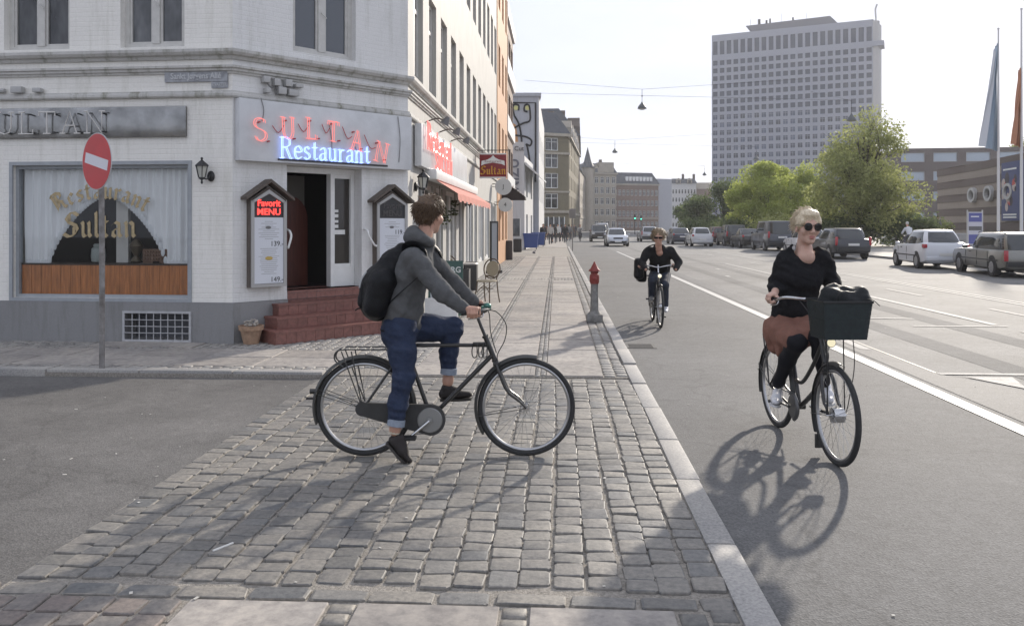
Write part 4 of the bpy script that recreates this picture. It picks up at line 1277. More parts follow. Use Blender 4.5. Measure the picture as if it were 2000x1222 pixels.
# --- projecting sign
hs = thing('hanging_sign', 'dark red square sign with white pavilion and gold lettering hanging over the pavement', 'sign', (-2.42, 24.2, 3.42))
b = MB(); b.tube([(0, 0, .46), (1.05, 0, .46)], .014, 6); b.tube([(0, 0, .1), (0, 0, .5)], .02, 6); b.tube([(.2, 0, .46), (.2, 0, .36)], .008, 5); b.tube([(.9, 0, .46), (.9, 0, .36)], .008, 5); b.build('bracket', M_BLACK, hs)
b = MB(); b.cbox((.53, 0, 0), (.80, .10, .74), ch=.01); b.build('panel', mat('sign_maroon', (.22, .018, .022), .4), hs)
b = MB(); b.box((.145, -.052, -.37), (.915, -.0505, -.33)); b.box((.145, -.052, .33), (.915, -.0505, .37)); b.build('border', M_FRAMEW, hs)
b = MB()
pts = [(.18, -.055, .0), (.19, -.055, .14), (.36, -.055, .18), (.47, -.055, .24), (.53, -.055, .31), (.59, -.055, .24), (.70, -.055, .18), (.87, -.055, .14), (.88, -.055, .0), (.78, -.055, .05), (.53, -.055, .09), (.28, -.055, .05)]
b.prism(pts, (0, .003, 0)); b.build('pavilion_emblem', M_FRAMEW, hs)
b = MB(); b.text('Restaurant', .115, Matrix.Translation((.53, -.058, .125)) @ Matrix.Rotation(pi / 2, 4, 'X'), extrude=.001); b.build('lettering', mat('sign_grey_letter', (.3, .16, .15), .6), hs)
b = MB(); goth(b, 'Sultan', .24, Matrix.Translation((.53, -.055, -.25)), nib=.17); b.build('lettering', mat('sign_gold', (.62, .30, .03), .5), hs)

# --- no-entry sign on the pavement edge
np_ = gp(199, 722, SW)
ne = thing('no_entry_sign', 'round red no entry sign with white bar on a rusty grey pole', 'road sign', np_[:], radians(-33))
b = MB(); b.tube([(0, 0, 0), (.004, 0, 1.2), (-.02, .0, 2.62)], .03, 10); b.build('pole', mat('rusty_pole', (.20, .18, .165), .7, col2=(.31, .30, .29), var=.4, scale=9, detail=6), ne)
zc = 2.32
Ms = Matrix.Translation((-.025, -.042, zc)) @ Matrix.Rotation(pi / 2, 4, 'X') @ Matrix.Rotation(radians(-13), 4, 'Z')
b = MB(); b.lathe([(.318, -.004), (.318, .004)], 44, M=Ms); b.build('sign_rim', mat('sign_rim', (.5, .5, .5), .5), ne)
b = MB(); b.lathe([(.308, .004), (.308, .007)], 44, M=Ms); b.build('sign_face', mat('sign_red', (.50, .022, .024), .4, var=.12, scale=5), ne)
b = MB(); b.box((-.25, -.058, .0071), (.25, .058, .0085), M=Ms); b.build('white_bar', mat('sign_white', (.66, .66, .70), .4), ne)
b = MB(); b.cbox((-.02, -.02, zc + .1), (.08, .05, .03)); b.cbox((-.02, -.02, zc - .1), (.08, .05, .03)); b.build('clamp', M_STEEL, ne)
# ================================================================== BICYCLES
M_TYRE = mat('tyre_rubber', (.03, .03, .03), .8, var=.2, scale=40)
M_RIM = mat('rim_metal', (.42, .42, .42), .3, .9)
M_CHROME = mat('chrome', (.55, .55, .55), .2, 1.0)
M_BIKE = mat('black_lacquer', (.022, .021, .02), .35, coat=.3, var=.4, scale=20)
M_BIKE2 = mat('dark_fender', (.065, .065, .062), .4, .3)
M_CASE = mat('worn_chaincase', (.035, .035, .034), .55, var=.3, scale=9)
M_GREYP = mat('grey_disc', (.26, .26, .25), .45, .4)
M_SADDLE = mat('saddle_leather', (.025, .022, .02), .5)
M_GRIP = mat('rubber_grip', (.02, .02, .02), .7)
def ring(b, c, R, r, n=56, m=8, a0=0, a1=2 * pi, flat=None):
    """torus (or arc) in the xz plane"""
    full = abs(a1 - a0 - 2 * pi) < 1e-6
    k = n if full else n + 1
    pts = [(c[0] + R * cos(a0 + (a1 - a0) * i / n), c[1], c[2] + R * sin(a0 + (a1 - a0) * i / n)) for i in range(k)]
    b.tube(pts, r, m, closed=full)
def arc_strip(b, c, R, w, a0, a1, n=30, th=.004, drop=.012):
    """curved mudguard"""
    prof = [(-w, -drop), (-w * .6, 0), (0, .006), (w * .6, 0), (w, -drop)]
    vs, fs = [], []
    for i in range(n + 1):
        a = a0 + (a1 - a0) * i / n
        for (y, h) in prof: vs.append((c[0] + (R + h) * cos(a), c[1] + y, c[2] + (R + h) * sin(a)))
        for (y, h) in reversed(prof): vs.append((c[0] + (R + h - th) * cos(a), c[1] + y, c[2] + (R + h - th) * sin(a)))
    m = 10
    for i in range(n):
        for j in range(m): fs.append((i * m + j, i * m + (j + 1) % m, (i + 1) * m + (j + 1) % m, (i + 1) * m + j))
    fs += [tuple(range(m)), tuple(n * m + j for j in range(m))]
    b.add(vs, fs, 0, True)
def wheel(root, hx, R, hubr=.02, hubw=.05, drum=False, rot=0):
    z = R
    w = MB(); ring(w, (hx, 0, z), R - .019, .019, 64, 10); wo = w.build('wheel', M_TYRE, root)
    b = MB(); ring(b, (hx, 0, z), R - .043, .0125, 64, 8); b.build('rim', M_RIM, wo)
    b = MB(); b.cyl((hx, -hubw, z), (hx, hubw, z), hubr * .6, 14); b.cyl((hx, -hubw * .9, z), (hx, -hubw * .72, z), hubr, 16); b.cyl((hx, hubw * .72, z), (hx, hubw * .9, z), hubr, 16)
    if drum: b.cyl((hx, -.03, z), (hx, .045, z), .052, 22)
    b.cyl((hx, -hubw - .03, z), (hx, hubw + .03, z), .006, 8); b.build('hub', M_CHROME, wo)
    b = MB()
    for k in range(36):
        a = 2 * pi * k / 36 + rot; s = 1 if k % 2 else -1; of = (.9 if k % 4 < 2 else -.9)
        p0 = Vector((hx + hubr * cos(a + of), s * hubw * .8, z + hubr * sin(a + of))); p1 = Vector((hx + (R - .05) * cos(a), 0, z + (R - .05) * sin(a)))
        b.tube([p0, p1], .0011, 4)
    tag(b.build('spokes', M_RIM, wo), kind='stuff')
    return wo
def pedal(root, x, y, z):
    b = MB(); b.cbox((x, y, z), (.085, .075, .022), ch=.005); b.build('pedal', M_GRIP, root)

def bicycle(label, style, loc, rz, hr=-.47, hf=.672, R=.345, crank=(-.13, -.105), bz=1.10):
    t = thing('bicycle', label, 'bicycle', loc, rz)
    diamond = style == 'diamond'
    wheel(t, hr, R, .03 if diamond else .032, .05); wheel(t, hf, R, .022, .045, drum=not diamond, rot=.05)
    bb = Vector((0, 0, .27)); rear = Vector((hr, 0, R)); fr = Vector((hf, 0, R))
    if diamond:
        st = Vector((-.185, 0, .79)); ht, hb = Vector((.385, 0, .835)), Vector((.448, 0, .68))
    else:
        st = Vector((-.17, 0, .72)); ht, hb = Vector((hf - .245, 0, .86)), Vector((hf - .165, 0, .64))
    b = MB(); f = b.tube
    f([bb, st], .0155, 10)
    if diamond:
        f([st + Vector((.005, 0, -.012)), ht + Vector((.016, 0, -.055))], .0135, 10); f([hb + Vector((-.012, 0, .035)), bb], .0165, 10)
    else:
        f(bez([hb + Vector((-.01, 0, .05)), hb + Vector((-.10, 0, -.13)), Vector((.13, 0, .345)), bb], 6), .019, 10)
        f(bez([ht + Vector((.01, 0, -.06)), ht + Vector((-.12, 0, -.22)), Vector((.06, 0, .47)), Vector((-.075, 0, .46))], 6), .015, 10)
    f([ht, hb], .0185, 10); b.cyl(ht, ht + (ht - hb).normalized() * .014, .023, 12); b.cyl(hb, hb - (ht - hb).normalized() * .014, .023, 12)
    for s in (-1, 1):
        f([rear + Vector((0, s * .06, 0)), Vector((-.13, s * .045, .27 + .0)), bb + Vector((0, s * .03, 0))], .0095, 8)
        f([rear + Vector((0, s * .06, 0)), Vector((st.x * .95 - .02, s * .02, st.z - .05))], .0085, 8)
    b.cyl(bb + Vector((0, -.04, 0)), bb + Vector((0, .04, 0)), .022, 14)
    b.build('frame', M_BIKE, t)
    b = MB()
    ax = (hb - ht).normalized(); crown = hb + ax * .03
    for s in (-1, 1):
        b.tube(bez([crown + Vector((0, s * .02, .0)), crown + ax * .05 + Vector((0, s * .042, 0)), crown + ax * .20 + Vector((.004, s * .05, 0)), Vector((hf - .055, s * .052, R + .055)), Vector((hf, s * .055, R))], 6), [.0135] * 12 + [.011] * 7 + [.008] * 6, 8)
    b.cbox((crown.x, 0, crown.z), (.045, .075, .03), ch=.008); b.build('fork', M_BIKE, t)
    # mudguards
    b = MB(); arc_strip(b, (hr, 0, R), R + .018, .029, radians(2), radians(200), 34); b.build('mudguard', M_BIKE2, t)
    b = MB(); arc_strip(b, (hf, 0, R), R + .018, .029, radians(78), radians(212), 26)
    if not diamond: b.cbox((hf - R * .80, 0, R - R * .72), (.02, .06, .1), ch=.004)
    b.build('mudguard', M_BIKE2, t)
    b = MB()
    for s in (-1, 1):
        b.tube([(hf, s * .058, R), (hf + (R + .015) * cos(radians(190)), s * .03, R + (R + .015) * sin(radians(190)))], .0028, 5)
        b.tube([(hr, s * .062, R), (hr + (R + .015) * cos(radians(158)), s * .03, R + (R + .015) * sin(radians(158)))], .0028, 5)
        b.tube([(hr, s * .062, R), (hr + (R + .015) * cos(radians(164)), s * .03, R + (R + .015) * sin(radians(164)))], .0028, 5)
    tag(b.build('mudguard_stays', M_BIKE2, t), kind='stuff')
    # saddle
    sx, sz = (-.235, .905) if diamond else (-.235, .90)
    b = MB(); b.tube([st, Vector((sx + .01, 0, sz - .03))], .0125, 10); b.build('seat_post', M_CHROME, t)
    sd = Solid(.03); sd.limb((sx + .15, 0, sz), (sx - .02, 0, sz + .005), .022, .05, sq=((0, 0, 1), .6)); sd.limb((sx - .05, -.045, sz + .005), (sx - .06, .045, sz + .005), .055, .055, sq=((0, 0, 1), .6)); sd.build('saddle', .012, M_SADDLE, t)
    # handlebar
    b = MB()
    if diamond:
        top = Vector((.335, 0, .985)); cl = Vector((.40, 0, 1.03))
        b.tube(bez([ht, ht + (ht - hb).normalized() * .1, top, cl], 5), .0115, 8)
        gx, gz, gy = .285, 1.035, .245
        bar = bez([(gx - .04, -gy - .02, gz), (gx + .05, -gy + .01, gz + .004), (.385, -.17, gz + .012), (.41, -.08, 1.04), cl, (.41, .08, 1.04), (.385, .17, gz + .012), (gx + .05, gy - .01, gz + .004), (gx - .04, gy + .02, gz)], 6)
    else:
        cl = ht + (ht - hb).normalized() * .24 + Vector((.05, 0, 0)); cl.z = bz
        b.tube(bez([ht, ht + (ht - hb).normalized() * .14, cl], 5), .0115, 8)
        gx, gz, gy = cl.x - .20, bz + .005, .265
        bar = bez([(gx - .05, -gy - .02, gz - .01), (gx + .05, -gy, gz), (cl.x - .05, -.23, gz + .025), (cl.x + .03, -.12, gz + .02), cl, (cl.x + .03, .12, gz + .02), (cl.x - .05, .23, gz + .025), (gx + .05, gy, gz), (gx - .05, gy + .02, gz - .01)], 6)
    hb_o = b.build('stem', M_BIKE if diamond else M_CHROME, t)
    b = MB(); b.tube(bar, .011, 8); bo = b.build('handlebar', M_BIKE if diamond else M_CHROME, t)
    for s in (-1, 1):
        b = MB(); b.tube([(gx - .055, s * (gy + .021), gz - .003), (gx + .06, s * (gy - .005), gz + .003)], .016, 10); b.build('grip', M_GRIP, bo)
        b = MB(); b.tube(bez([(gx + .09, s * (gy - .012), gz - .005), (gx + .08, s * (gy - .0), gz - .03), (gx - .01, s * (gy + .012), gz - .045)], 4), .005, 6); b.build('brake_lever', M_CHROME, bo)
    b = MB()
    if diamond:
        b.tube(bez([(.40, -.1, 1.04), (.47, -.1, 1.02), (.53, -.06, .93), (.52, -.03, .82), (.47, -.02, .72), (.47, -.03, .66)], 6), .0035, 6)
        b.tube(bez([(.39, .1, 1.04), (.41, .08, .98), (.42, .05, .86), (.46, .03, .72)], 6), .0035, 6)
    else:
        b.tube(bez([(cl.x, -.15, bz + .02), (cl.x + .16, -.12, bz - .1), (hf + .04, -.08, .75), (hf + .03, -.075, .5), (hf + .0, -.07, R)], 6), .0035, 6)
        b.tube(bez([(cl.x, .15, bz + .02), (cl.x + .18, .14, bz - .1), (hf + .06, .1, .72), (hf + .02, .08, .45), (hf + .0, .07, R + .02)], 6), .0035, 6)
    tag(b.build('brake_cables', M_GRIP, t), kind='stuff')
    # bell / brake clutter / lamp
    if diamond:
        b = MB(); b.ball((.40, -.09, 1.065), (.028, .028, .022), 12, 8); b.cbox((.39, -.02, 1.045), (.07, .06, .03), ch=.008); b.build('bell', mat('green_bell', (.08, .2, .16), .35, .5), t)
        b = MB()
        for sx_ in (0, .045, .07): b.tube(bez([(.30 + sx_, -.03, .80), (.29 + sx_, -.035, .74), (.30 + sx_, -.035, .70), (.325 + sx_, -.035, .71), (.325 + sx_, -.03, .79)], 4), .004, 5)
        b.cbox((.34, 0, .79), (.09, .05, .025), ch=.006); b.build('lamp_bracket', M_BIKE, t)
    # rack
    b = MB(); x0, x1, zr = hr - .20, -.22, R * 2 + .055
    for s in (-1, 1):
        b.tube(bez([(x1, s * .04, zr - .02), (x1 - .06, s * .062, zr + .01), (hr, s * .065, zr + .012), (x0 + .05, s * .06, zr + .01), (x0, s * .03, zr - .02), (x0, s * .03, zr - .07), (x0 + .06, s * .05, zr - .11)], 5), .0055, 6)
        b.tube([(hr - .0, s * .066, R), (hr - .08, s * .066, zr)], .005, 6); b.tube([(hr - .0, s * .066, R), (hr - .15, s * .062, zr)], .005, 6)
    for xk in (x1 - .1, hr + .04, hr - .06, x0 + .05): b.tube([(xk, -.063, zr + .012), (xk, .063, zr + .012)], .0045, 6)
    b.build('rack', M_BIKE2 if diamond else M_BIKE, t)
    b = MB(); lx = hr + (R + .03) * cos(radians(163)); lz = R + (R + .03) * sin(radians(163)); b.cyl((lx + .02, 0, lz), (lx - .025, 0, lz), .018, 12); b.cbox((lx - .02, 0, lz - .05), (.06, .03, .012)); b.build('rear_lamp', M_BIKE, t)
    # chaincase, ring, cranks
    if diamond:
        b = MB()
        n = 22
        out = [(0 + .108 * cos(a), .27 + .108 * sin(a)) for a in np.linspace(-pi * .5, pi * .56, n)] + [(hr + .046 * cos(a), R + .046 * sin(a)) for a in np.linspace(pi * .5, pi * 1.45, 12)]
        b.prism([(x, -.055, z) for x, z in out], (0, -.03, 0)); b.build('chaincase', M_CASE, t)
        b = MB(); b.lathe([(.088, 0), (.082, .006), (.02, .008)], 32, M=Matrix.Translation((0, -.0855, .27)) @ Matrix.Rotation(pi / 2, 4, 'X')); b.lathe([(.022, .008), (.02, .018), (.008, .02)], 16, M=Matrix.Translation((0, -.0855, .27)) @ Matrix.Rotation(pi / 2, 4, 'X')); b.build('chain_disc', M_GREYP, t)
        b = MB(); b.cyl((hr, -.05, R), (hr, -.08, R), .05, 22); b.build('hub_cover', M_CASE, t)
    else:
        b = MB(); arc_strip(b, (0, -.055, .27), .105, .016, radians(-75), radians(120), 20); b.lathe([(.09, 0), (.09, .003), (.02, .004)], 28, M=Matrix.Translation((0, -.055, .27)) @ Matrix.Rotation(pi / 2, 4, 'X'))
        b.prism([(-.05, -.05, .365), (.0, -.05, .37), (hr + .06, -.05, R + .03), (hr + .05, -.05, R + .012)], (0, -.02, 0)); b.build('chain_guard', mat('silver_guard', (.12, .12, .12), .35, .6), t)
        b = MB(); ring(b, (0, -.052, .27), .075, .006, 30, 6); b.build('chainring', M_CHROME, t)
    cx, cz = crank
    for s, y in ((1, -.10 if diamond else -.085), (-1, .085)):
        b = MB(); b.tube([(0, y, .27), (s * cx, y - .01 * (1 if y < 0 else -1), .27 + s * cz)], [.012, .009], 8); b.build('crank', M_CHROME, t)
        pedal(t, s * cx, y + (-.05 if y < 0 else .05), .27 + s * cz)
    if not diamond:
        b = MB(); b.lathe([(.005, .035), (.03, .03), (.036, .0), (.036, -.012), (.03, -.014)], 18, M=Matrix.Translation((hf - .09, 0, .835)) @ Matrix.Rotation(pi / 2, 4, 'Y') @ Matrix.Rotation(pi, 4, 'X')); b.tube([(hf - .1, 0, .82), (hf - .16, 0, .74)], .008, 6); hl = b.build('headlamp', M_CHROME, t)
        b = MB(); b.ball((hf - .074, 0, .835), (.008, .03, .03), 14, 9); b.build('lens', mat('lamp_lens', (.75, .7, .55), .15, emit=(1, .9, .6), estr=.35), hl)
    # kick stand
    b = MB(); b.tube([(-.04, .04, .25), (-.24, .075, .21)], .007, 6); b.build('kickstand', M_BIKE2, t)
    return t

def place(X, d, ang, z=0.0):
    p = C(X, d, z); return (p.x, p.y, p.z), ang + YAW
MAN_LOC, MAN_RZ = place(-.571, 5.78, 0.0, .036)
WOM_LOC, WOM_RZ = place(2.206, 6.28, radians(-86.8), .004)
THR_LOC, THR_RZ = place(2.42, 13.78, radians(-92.9), .004)
bicycle('black roadster bicycle ridden by the man with the backpack', 'diamond', MAN_LOC, MAN_RZ)
bicycle('black step-through bicycle with front basket ridden by the blonde woman', 'step', WOM_LOC, WOM_RZ, hr=-.46, hf=.62, crank=(-.165, .0))
bicycle('dark bicycle of the distant rider coming down the cycle lane', 'step', THR_LOC, THR_RZ, hr=-.47, hf=.58, crank=(.06, .155), bz=.965)
# ================================================================== PEOPLE
def skin_mat(name, col):
    m = mat(name, col, .5, var=.10, scale=22, bump=.12, bscale=180, spec=.4)
    b = m.node_tree.nodes['Principled BSDF']; b.inputs['Subsurface Weight'].default_value = .12; b.inputs['Subsurface Radius'].default_value = (.012, .005, .003)
    return m
M_SKIN = skin_mat('skin_fair', (.56, .36, .28)); M_SKIN2 = skin_mat('skin_ruddy', (.50, .29, .21))
M_LIP = mat('lips', (.42, .17, .15), .4)
M_DENIM = mat('dark_denim', (.02, .029, .058), .85, col2=(.036, .050, .092), var=.1, scale=9, detail=8, bump=.6, bscale=45, spec=.25)
M_CUFF = mat('denim_inside', (.25, .29, .35), .85, var=.15, scale=60)
M_HOODIE = mat('grey_fleece', (.10, .102, .104), .95, var=.12, scale=16, bump=.6, bscale=38, spec=.2)
M_KNIT = mat('black_knit', (.016, .016, .018), .9, var=.25, scale=30, bump=.6, bscale=42, spec=.15)
M_TIGHT = mat('black_tights', (.012, .012, .016), .7, spec=.2)
M_SKIRT = mat('rust_skirt', (.235, .118, .088), .85, var=.12, scale=12, bump=.6, bscale=40, spec=.2)
M_SHOEB = mat('black_shoe', (.018, .014, .013), .7, bump=.2, bscale=90, var=.2)
M_SHOEW = mat('white_sneaker', (.68, .68, .70), .5, var=.08)
M_JACK = mat('black_jacket', (.014, .014, .015), .8, var=.25, scale=14, spec=.2)
M_PACK = mat('black_nylon', (.006, .0065, .008), .5, var=.35, scale=22, bump=.7, bscale=30, spec=.22)
def loc_frame(locv, rz):
    M = Matrix.Translation(Vector(locv)) @ Matrix.Rotation(rz, 4, 'Z')
    inv = M.inverted()
    def L(px, py, d): return np.array((inv @ at(px, py, d))[:])
    return M, L
def merge_meshes(name, parts, mats, parent):
    """several (verts, faces, material index) into one skin object"""
    V, Fc, mi = [], [], []
    for v, f, k in parts:
        b = len(V); V.extend(v); Fc.extend([[b + i for i in q] for q in f]); mi.extend([k] * len(f))
    me = bpy.data.meshes.new(name); me.from_pydata(V, [], Fc)
    for m in mats: me.materials.append(m)
    me.polygons.foreach_set('material_index', mi); me.polygons.foreach_set('use_smooth', [True] * len(Fc)); me.update()
    return link(name, me, parent)
def head_solid(neck=True, female=False):
    s = Solid(.018)
    w = .94 if female else 1.0
    s.ell((-.014, 0, .038), (.097, .075 * w, .088)).ell((.028, 0, -.028), (.066, .059 * w, .084))
    s.ell((.046, 0, -.082), (.044, .042 * w, .034)).ell((.074, 0, -.100), (.019, .021, .017), k=.02)
    s.limb((.082, -.034, .022), (.082, .034, .022), .011, .011, k=.016)
    s.ell((.062, .044, -.026), (.026, .02, .026)).ell((.062, -.044, -.026), (.026, .02, .026))
    for y in (-1, 1):
        s.ell((.101, y * .032, .006), (.013, .019, .012), k=.01, op='s'); s.ell((.081, y * .032, .005), (.0125, .0135, .0115), k=.004)
    s.limb((.094, 0, .014), (.117, 0, -.028), .007, .0125, k=.010)
    for y in (-1, 1): s.ell((.106, y * .0125, -.034), (.012, .008, .008), k=.006)
    s.ell((.096, 0, -.0615), (.010, .023, .0065), k=.006).ell((.095, 0, -.0735), (.010, .020, .0070), k=.006)
    s.limb((.110, -.02, -.0675), (.110, .02, -.0675), .0022, .0022, k=.003, op='s')
    for y in (-1, 1): s.ell((-.006, y * .076 * w, -.008), (.019, .009, .032), k=.008); s.ell((-.002, y * .086 * w, -.006), (.010, .006, .018), k=.005, op='s')
    if neck: s.limb((-.022, 0, -.055), (-.045, 0, -.19), .049 * w, .055 * w, k=.03)
    return s
def head_part(M, h=.0045, female=False, lips=0):
    V, Fc = head_solid(True, female).mesh(h)
    me = [(M @ Vector(p))[:] for p in V]
    c = V[Fc].mean(1)
    lip = (c[:, 0] > .098) & (np.abs(c[:, 1]) < .024) & (c[:, 2] < -.055) & (c[:, 2] > -.081)
    F1, F2 = Fc[~lip].tolist(), Fc[lip].tolist()
    return [(me, F1, 0), (me, F2, 1)] if lips else [(me, Fc.tolist(), 0)]
def hand_part(wrist, grip, bar, inner, h=.0042, size=1.0, open_=False):
    """hand closed round a bar through `grip` along `bar`; inner = +1 when the thumb side is along +bar"""
    grip = Vector(grip); wrist = Vector(wrist); y = Vector(bar).normalized() * inner
    x = (grip - wrist); x -= y * x.dot(y); x.normalize(); z = x.cross(y); flip = 1
    if z.z < 0: z = -z
    M = Matrix(((x.x, y.x, z.x, grip.x), (x.y, y.y, z.y, grip.y), (x.z, y.z, z.z, grip.z), (0, 0, 0, 1)))
    s = Solid(.006); q = size
    wl = M.inverted() @ wrist
    W = np.array(wl[:]) / q
    for k, (yk, ln, r) in enumerate(((.030, .95, .0095), (.010, 1.05, .0098), (-.010, 1.0, .0095), (-.029, .85, .0085))):
        kn = np.array((-.008, yk, .036)); 
        pts = [kn, (.024 * ln, yk * .98, .030 * ln), (.036 * ln, yk * .96, .004), (.020, yk * .95, -.024), (-.004, yk * .95, -.026)]
        s.chain(pts, [r * 1.08, r, r * .95, r * .9, r * .8], k=.005)
        s.limb(W + np.array((.0, yk * .45, .0)), kn + np.array((-.005, 0, -.006)), .021, .0155, k=.012)
    s.chain([W * .55 + np.array((-.01, .022, .004)), (-.022, .046, .010), (.004, .050, -.010), (.022, .046, -.018)], [.016, .0125, .011, .009], k=.008)
    V, Fc = s.mesh(h)
    return [([(M @ Vector(p * q))[:] for p in V], Fc.tolist(), 0)]
def shoe(parent, heel, toe, ank, m, up=(0, 0, 1), h=.008, sole=None, side=None):
    heel, toe, ank = (np.array(v, float) for v in (heel, toe, ank))
    x = toe - heel; L = np.linalg.norm(x); x /= L
    upv = (ank - heel); z = upv - x * (upv @ x); z /= np.linalg.norm(z); y = np.cross(z, x)
    s = Solid(.018)
    P = lambda a, b: heel + x * a * L + z * b
    s.limb(P(.12, .036), P(.55, .034), .038, .040, sq=(z, .95)).limb(P(.55, .032), P(.9, .026), .041, .030, sq=(z, .72)).limb(P(.5, .05), P(.22, .075), .032, .040, k=.02)
    V, Fc = s.mesh(h)
    t = (V - heel) @ z; V = V + np.outer(np.maximum(.002 - t, 0), z)
    me = bpy.data.meshes.new('shoe'); me.from_pydata(V.tolist(), [], Fc.tolist()); me.materials.append(m); me.polygons.foreach_set('use_smooth', [True] * len(Fc)); me.update()
    o = link('shoe', me, parent)
    if sole:
        b = MB(); 
        ol = [(-.02, .0), (.02, .034), (.3, .036), (.6, .044), (.85, .038), (.98, .018), (1.0, 0), (.98, -.018), (.85, -.038), (.6, -.044), (.3, -.036), (.02, -.034)]
        b.prism([heel + x * a * L + y * c - z * .014 for a, c in ol], Vector(z * .016)); b.build('sole', sole, o)
    return o
def locks(mb, M, pts, n_seed=0, r=.0045, seg=4, L=(.03, .06), flow=None, grav=.0, curl=0.0):
    """tapered hair locks growing from scalp points (head frame)"""
    R = random.Random(n_seed)
    for p, nrm in pts:
        p = Vector(p); n = Vector(nrm).normalized(); l = R.uniform(*L)
        f = flow(p) if flow else Vector((-1, 0, -.4))
        d = (f + n * R.uniform(.12, .5) + Vector((R.uniform(-.35, .35), R.uniform(-.35, .35), R.uniform(-.25, .25)))).normalized()
        path = [p - n * .004]
        q = p.copy(); c = Vector((R.uniform(-1, 1), R.uniform(-1, 1), R.uniform(-1, 1))) * curl
        for k in range(seg):
            q = q + d * (l / seg); d = (d + Vector((0, 0, -grav)) + c * .4 - n * .10 + f * .12).normalized(); path.append(q.copy())
        mb.tube([M @ v for v in path], [r * (1 - .8 * (k / seg) ** 1.5) for k in range(seg + 1)], 4)
def scalp(n, seed, test, c=(-.014, 0, .038), r=(.103, .081, .094)):
    R = random.Random(seed); out = []
    while len(out) < n:
        v = Vector((R.gauss(0, 1), R.gauss(0, 1), R.gauss(0, 1))).normalized()
        p = Vector((c[0] + r[0] * v.x, c[1] + r[1] * v.y, c[2] + r[2] * v.z))
        if test(p): out.append((p, v))
    return out
def headM(pos, yaw, pitch=0, roll=0):
    return Matrix.Translation(Vector(pos)) @ Matrix.Rotation(yaw, 4, 'Z') @ Matrix.Rotation(pitch, 4, 'Y') @ Matrix.Rotation(roll, 4, 'X')

# ---------------------------------------------------------------- the man with the backpack
M_, L = loc_frame(MAN_LOC, MAN_RZ); D = 5.78
man = thing('person', 'man in grey hoodie and rolled jeans astride a bicycle, looking back over the street', 'person', MAN_LOC, MAN_RZ)
pel = L(783, 634, D); wst = L(787, 590, D); ch_ = L(806, 525, D); nk = L(829, 478, D)
rs, re, rw = L(808, 503, D - .17), L(864, 572, D - .24), L(908, 603, D - .235)
ls, le, lw = L(838, 500, D + .17), L(886, 553, D + .25), L(926, 590, D + .235)
rh, rk, ra = L(783, 640, D - .085), L(789, 737, D - .15), L(772, 836, D - .17)
lh, lk, la = L(800, 640, D + .085), L(884, 639, D + .13), L(875, 742, D + .13)
gR, gL = np.array((.30, -.245, 1.035)), np.array((.30, .245, 1.035))
HM = headM(L(839, 420, D + .02), radians(60), radians(4), radians(3)) @ Matrix.Scale(1.06, 4)
core = Solid(.03)
core.chain([pel, wst, ch_, nk], [.11, .105, .11, .05]).chain([nk, np.array((HM @ Vector((-.02, 0, -.08)))[:])], [.052, .048])
core.chain([rs, re, rw], [.05, .038, .026]).chain([ls, le, lw], [.05, .038, .026]).chain([rh, rk, ra, ra + (ra - rk) * .06], [.07, .05, .034, .034]).chain([lh, lk, la, la + (la - lk) * .06], [.07, .05, .034, .034])
V, Fc = core.mesh(.013)
parts = [(V.tolist(), Fc.tolist(), 0)] + head_part(HM, .005) + hand_part(rw, gR, (1, 0.12, 0), 1) + hand_part(lw, gL, (1, -.12, 0), 1)
merge_meshes('body', parts, [M_SKIN2, M_LIP], man)
# hoodie
hd = Solid(.035)
ax = (nk - pel); ax /= np.linalg.norm(ax); fa = np.array((ax[2], 0, -ax[0]))
hd.limb(pel + ax * .02, wst, .165, .165, sq=(fa, .80)).limb(wst, ch_, .165, .180, sq=(fa, .76)).limb(ch_, nk - ax * .04, .175, .10, sq=(fa, .78))
hd.limb(pel + ax * .01 + fa * .02, wst + fa * .05, .11, .10)
for a, b_, c in ((rs, re, rw), (ls, le, lw)):
    hd.limb(a, b_, .076, .060, k=.05).limb(b_, c - (c - b_) * .02, .060, .046, k=.03).limb(c - (c - b_) * .16, c - (c - b_) * .05, .047, .044, k=.01)
hd.wrinkle(.009, 48, 3, (.5, .2, .8)).wrinkle(.0065, 92, 5, (.8, 0, -.5))
def cut_h(g, Dd):
    lo = pel - ax * .035 - fa * .0
    Dd = np.maximum(Dd, -((g - lo) @ ax) - .0)     # hem
    return Dd
hd.build('hoodie', .010, M_HOODIE, man, extra=cut_h)
hood = Solid(.03)
hn = np.array((HM @ Vector((-.05, 0, -.135)))[:])
for k in range(9):
    a = pi * (k / 8) - pi * .5
for k in range(12):
    a = 2 * pi * k / 12
    p = hn + np.array((-.01 + .062 * cos(a), .080 * sin(a), -.02 + .035 * -cos(a)))
    r = .030 + .016 * (1 - cos(a)) / 2
    a2 = 2 * pi * (k + 1) / 12
    p2 = hn + np.array((-.01 + .062 * cos(a2), .080 * sin(a2), -.02 + .035 * -cos(a2))); r2 = .030 + .016 * (1 - cos(a2)) / 2
    hood.limb(p, p2, r, r2, k=.02)
hood.limb(hn + np.array((-.085, -.045, -.02)), hn + np.array((-.085, .045, -.02)), .05, .05)
hood.wrinkle(.004, 60, 8)
hood.build('hood', .008, M_HOODIE, man)
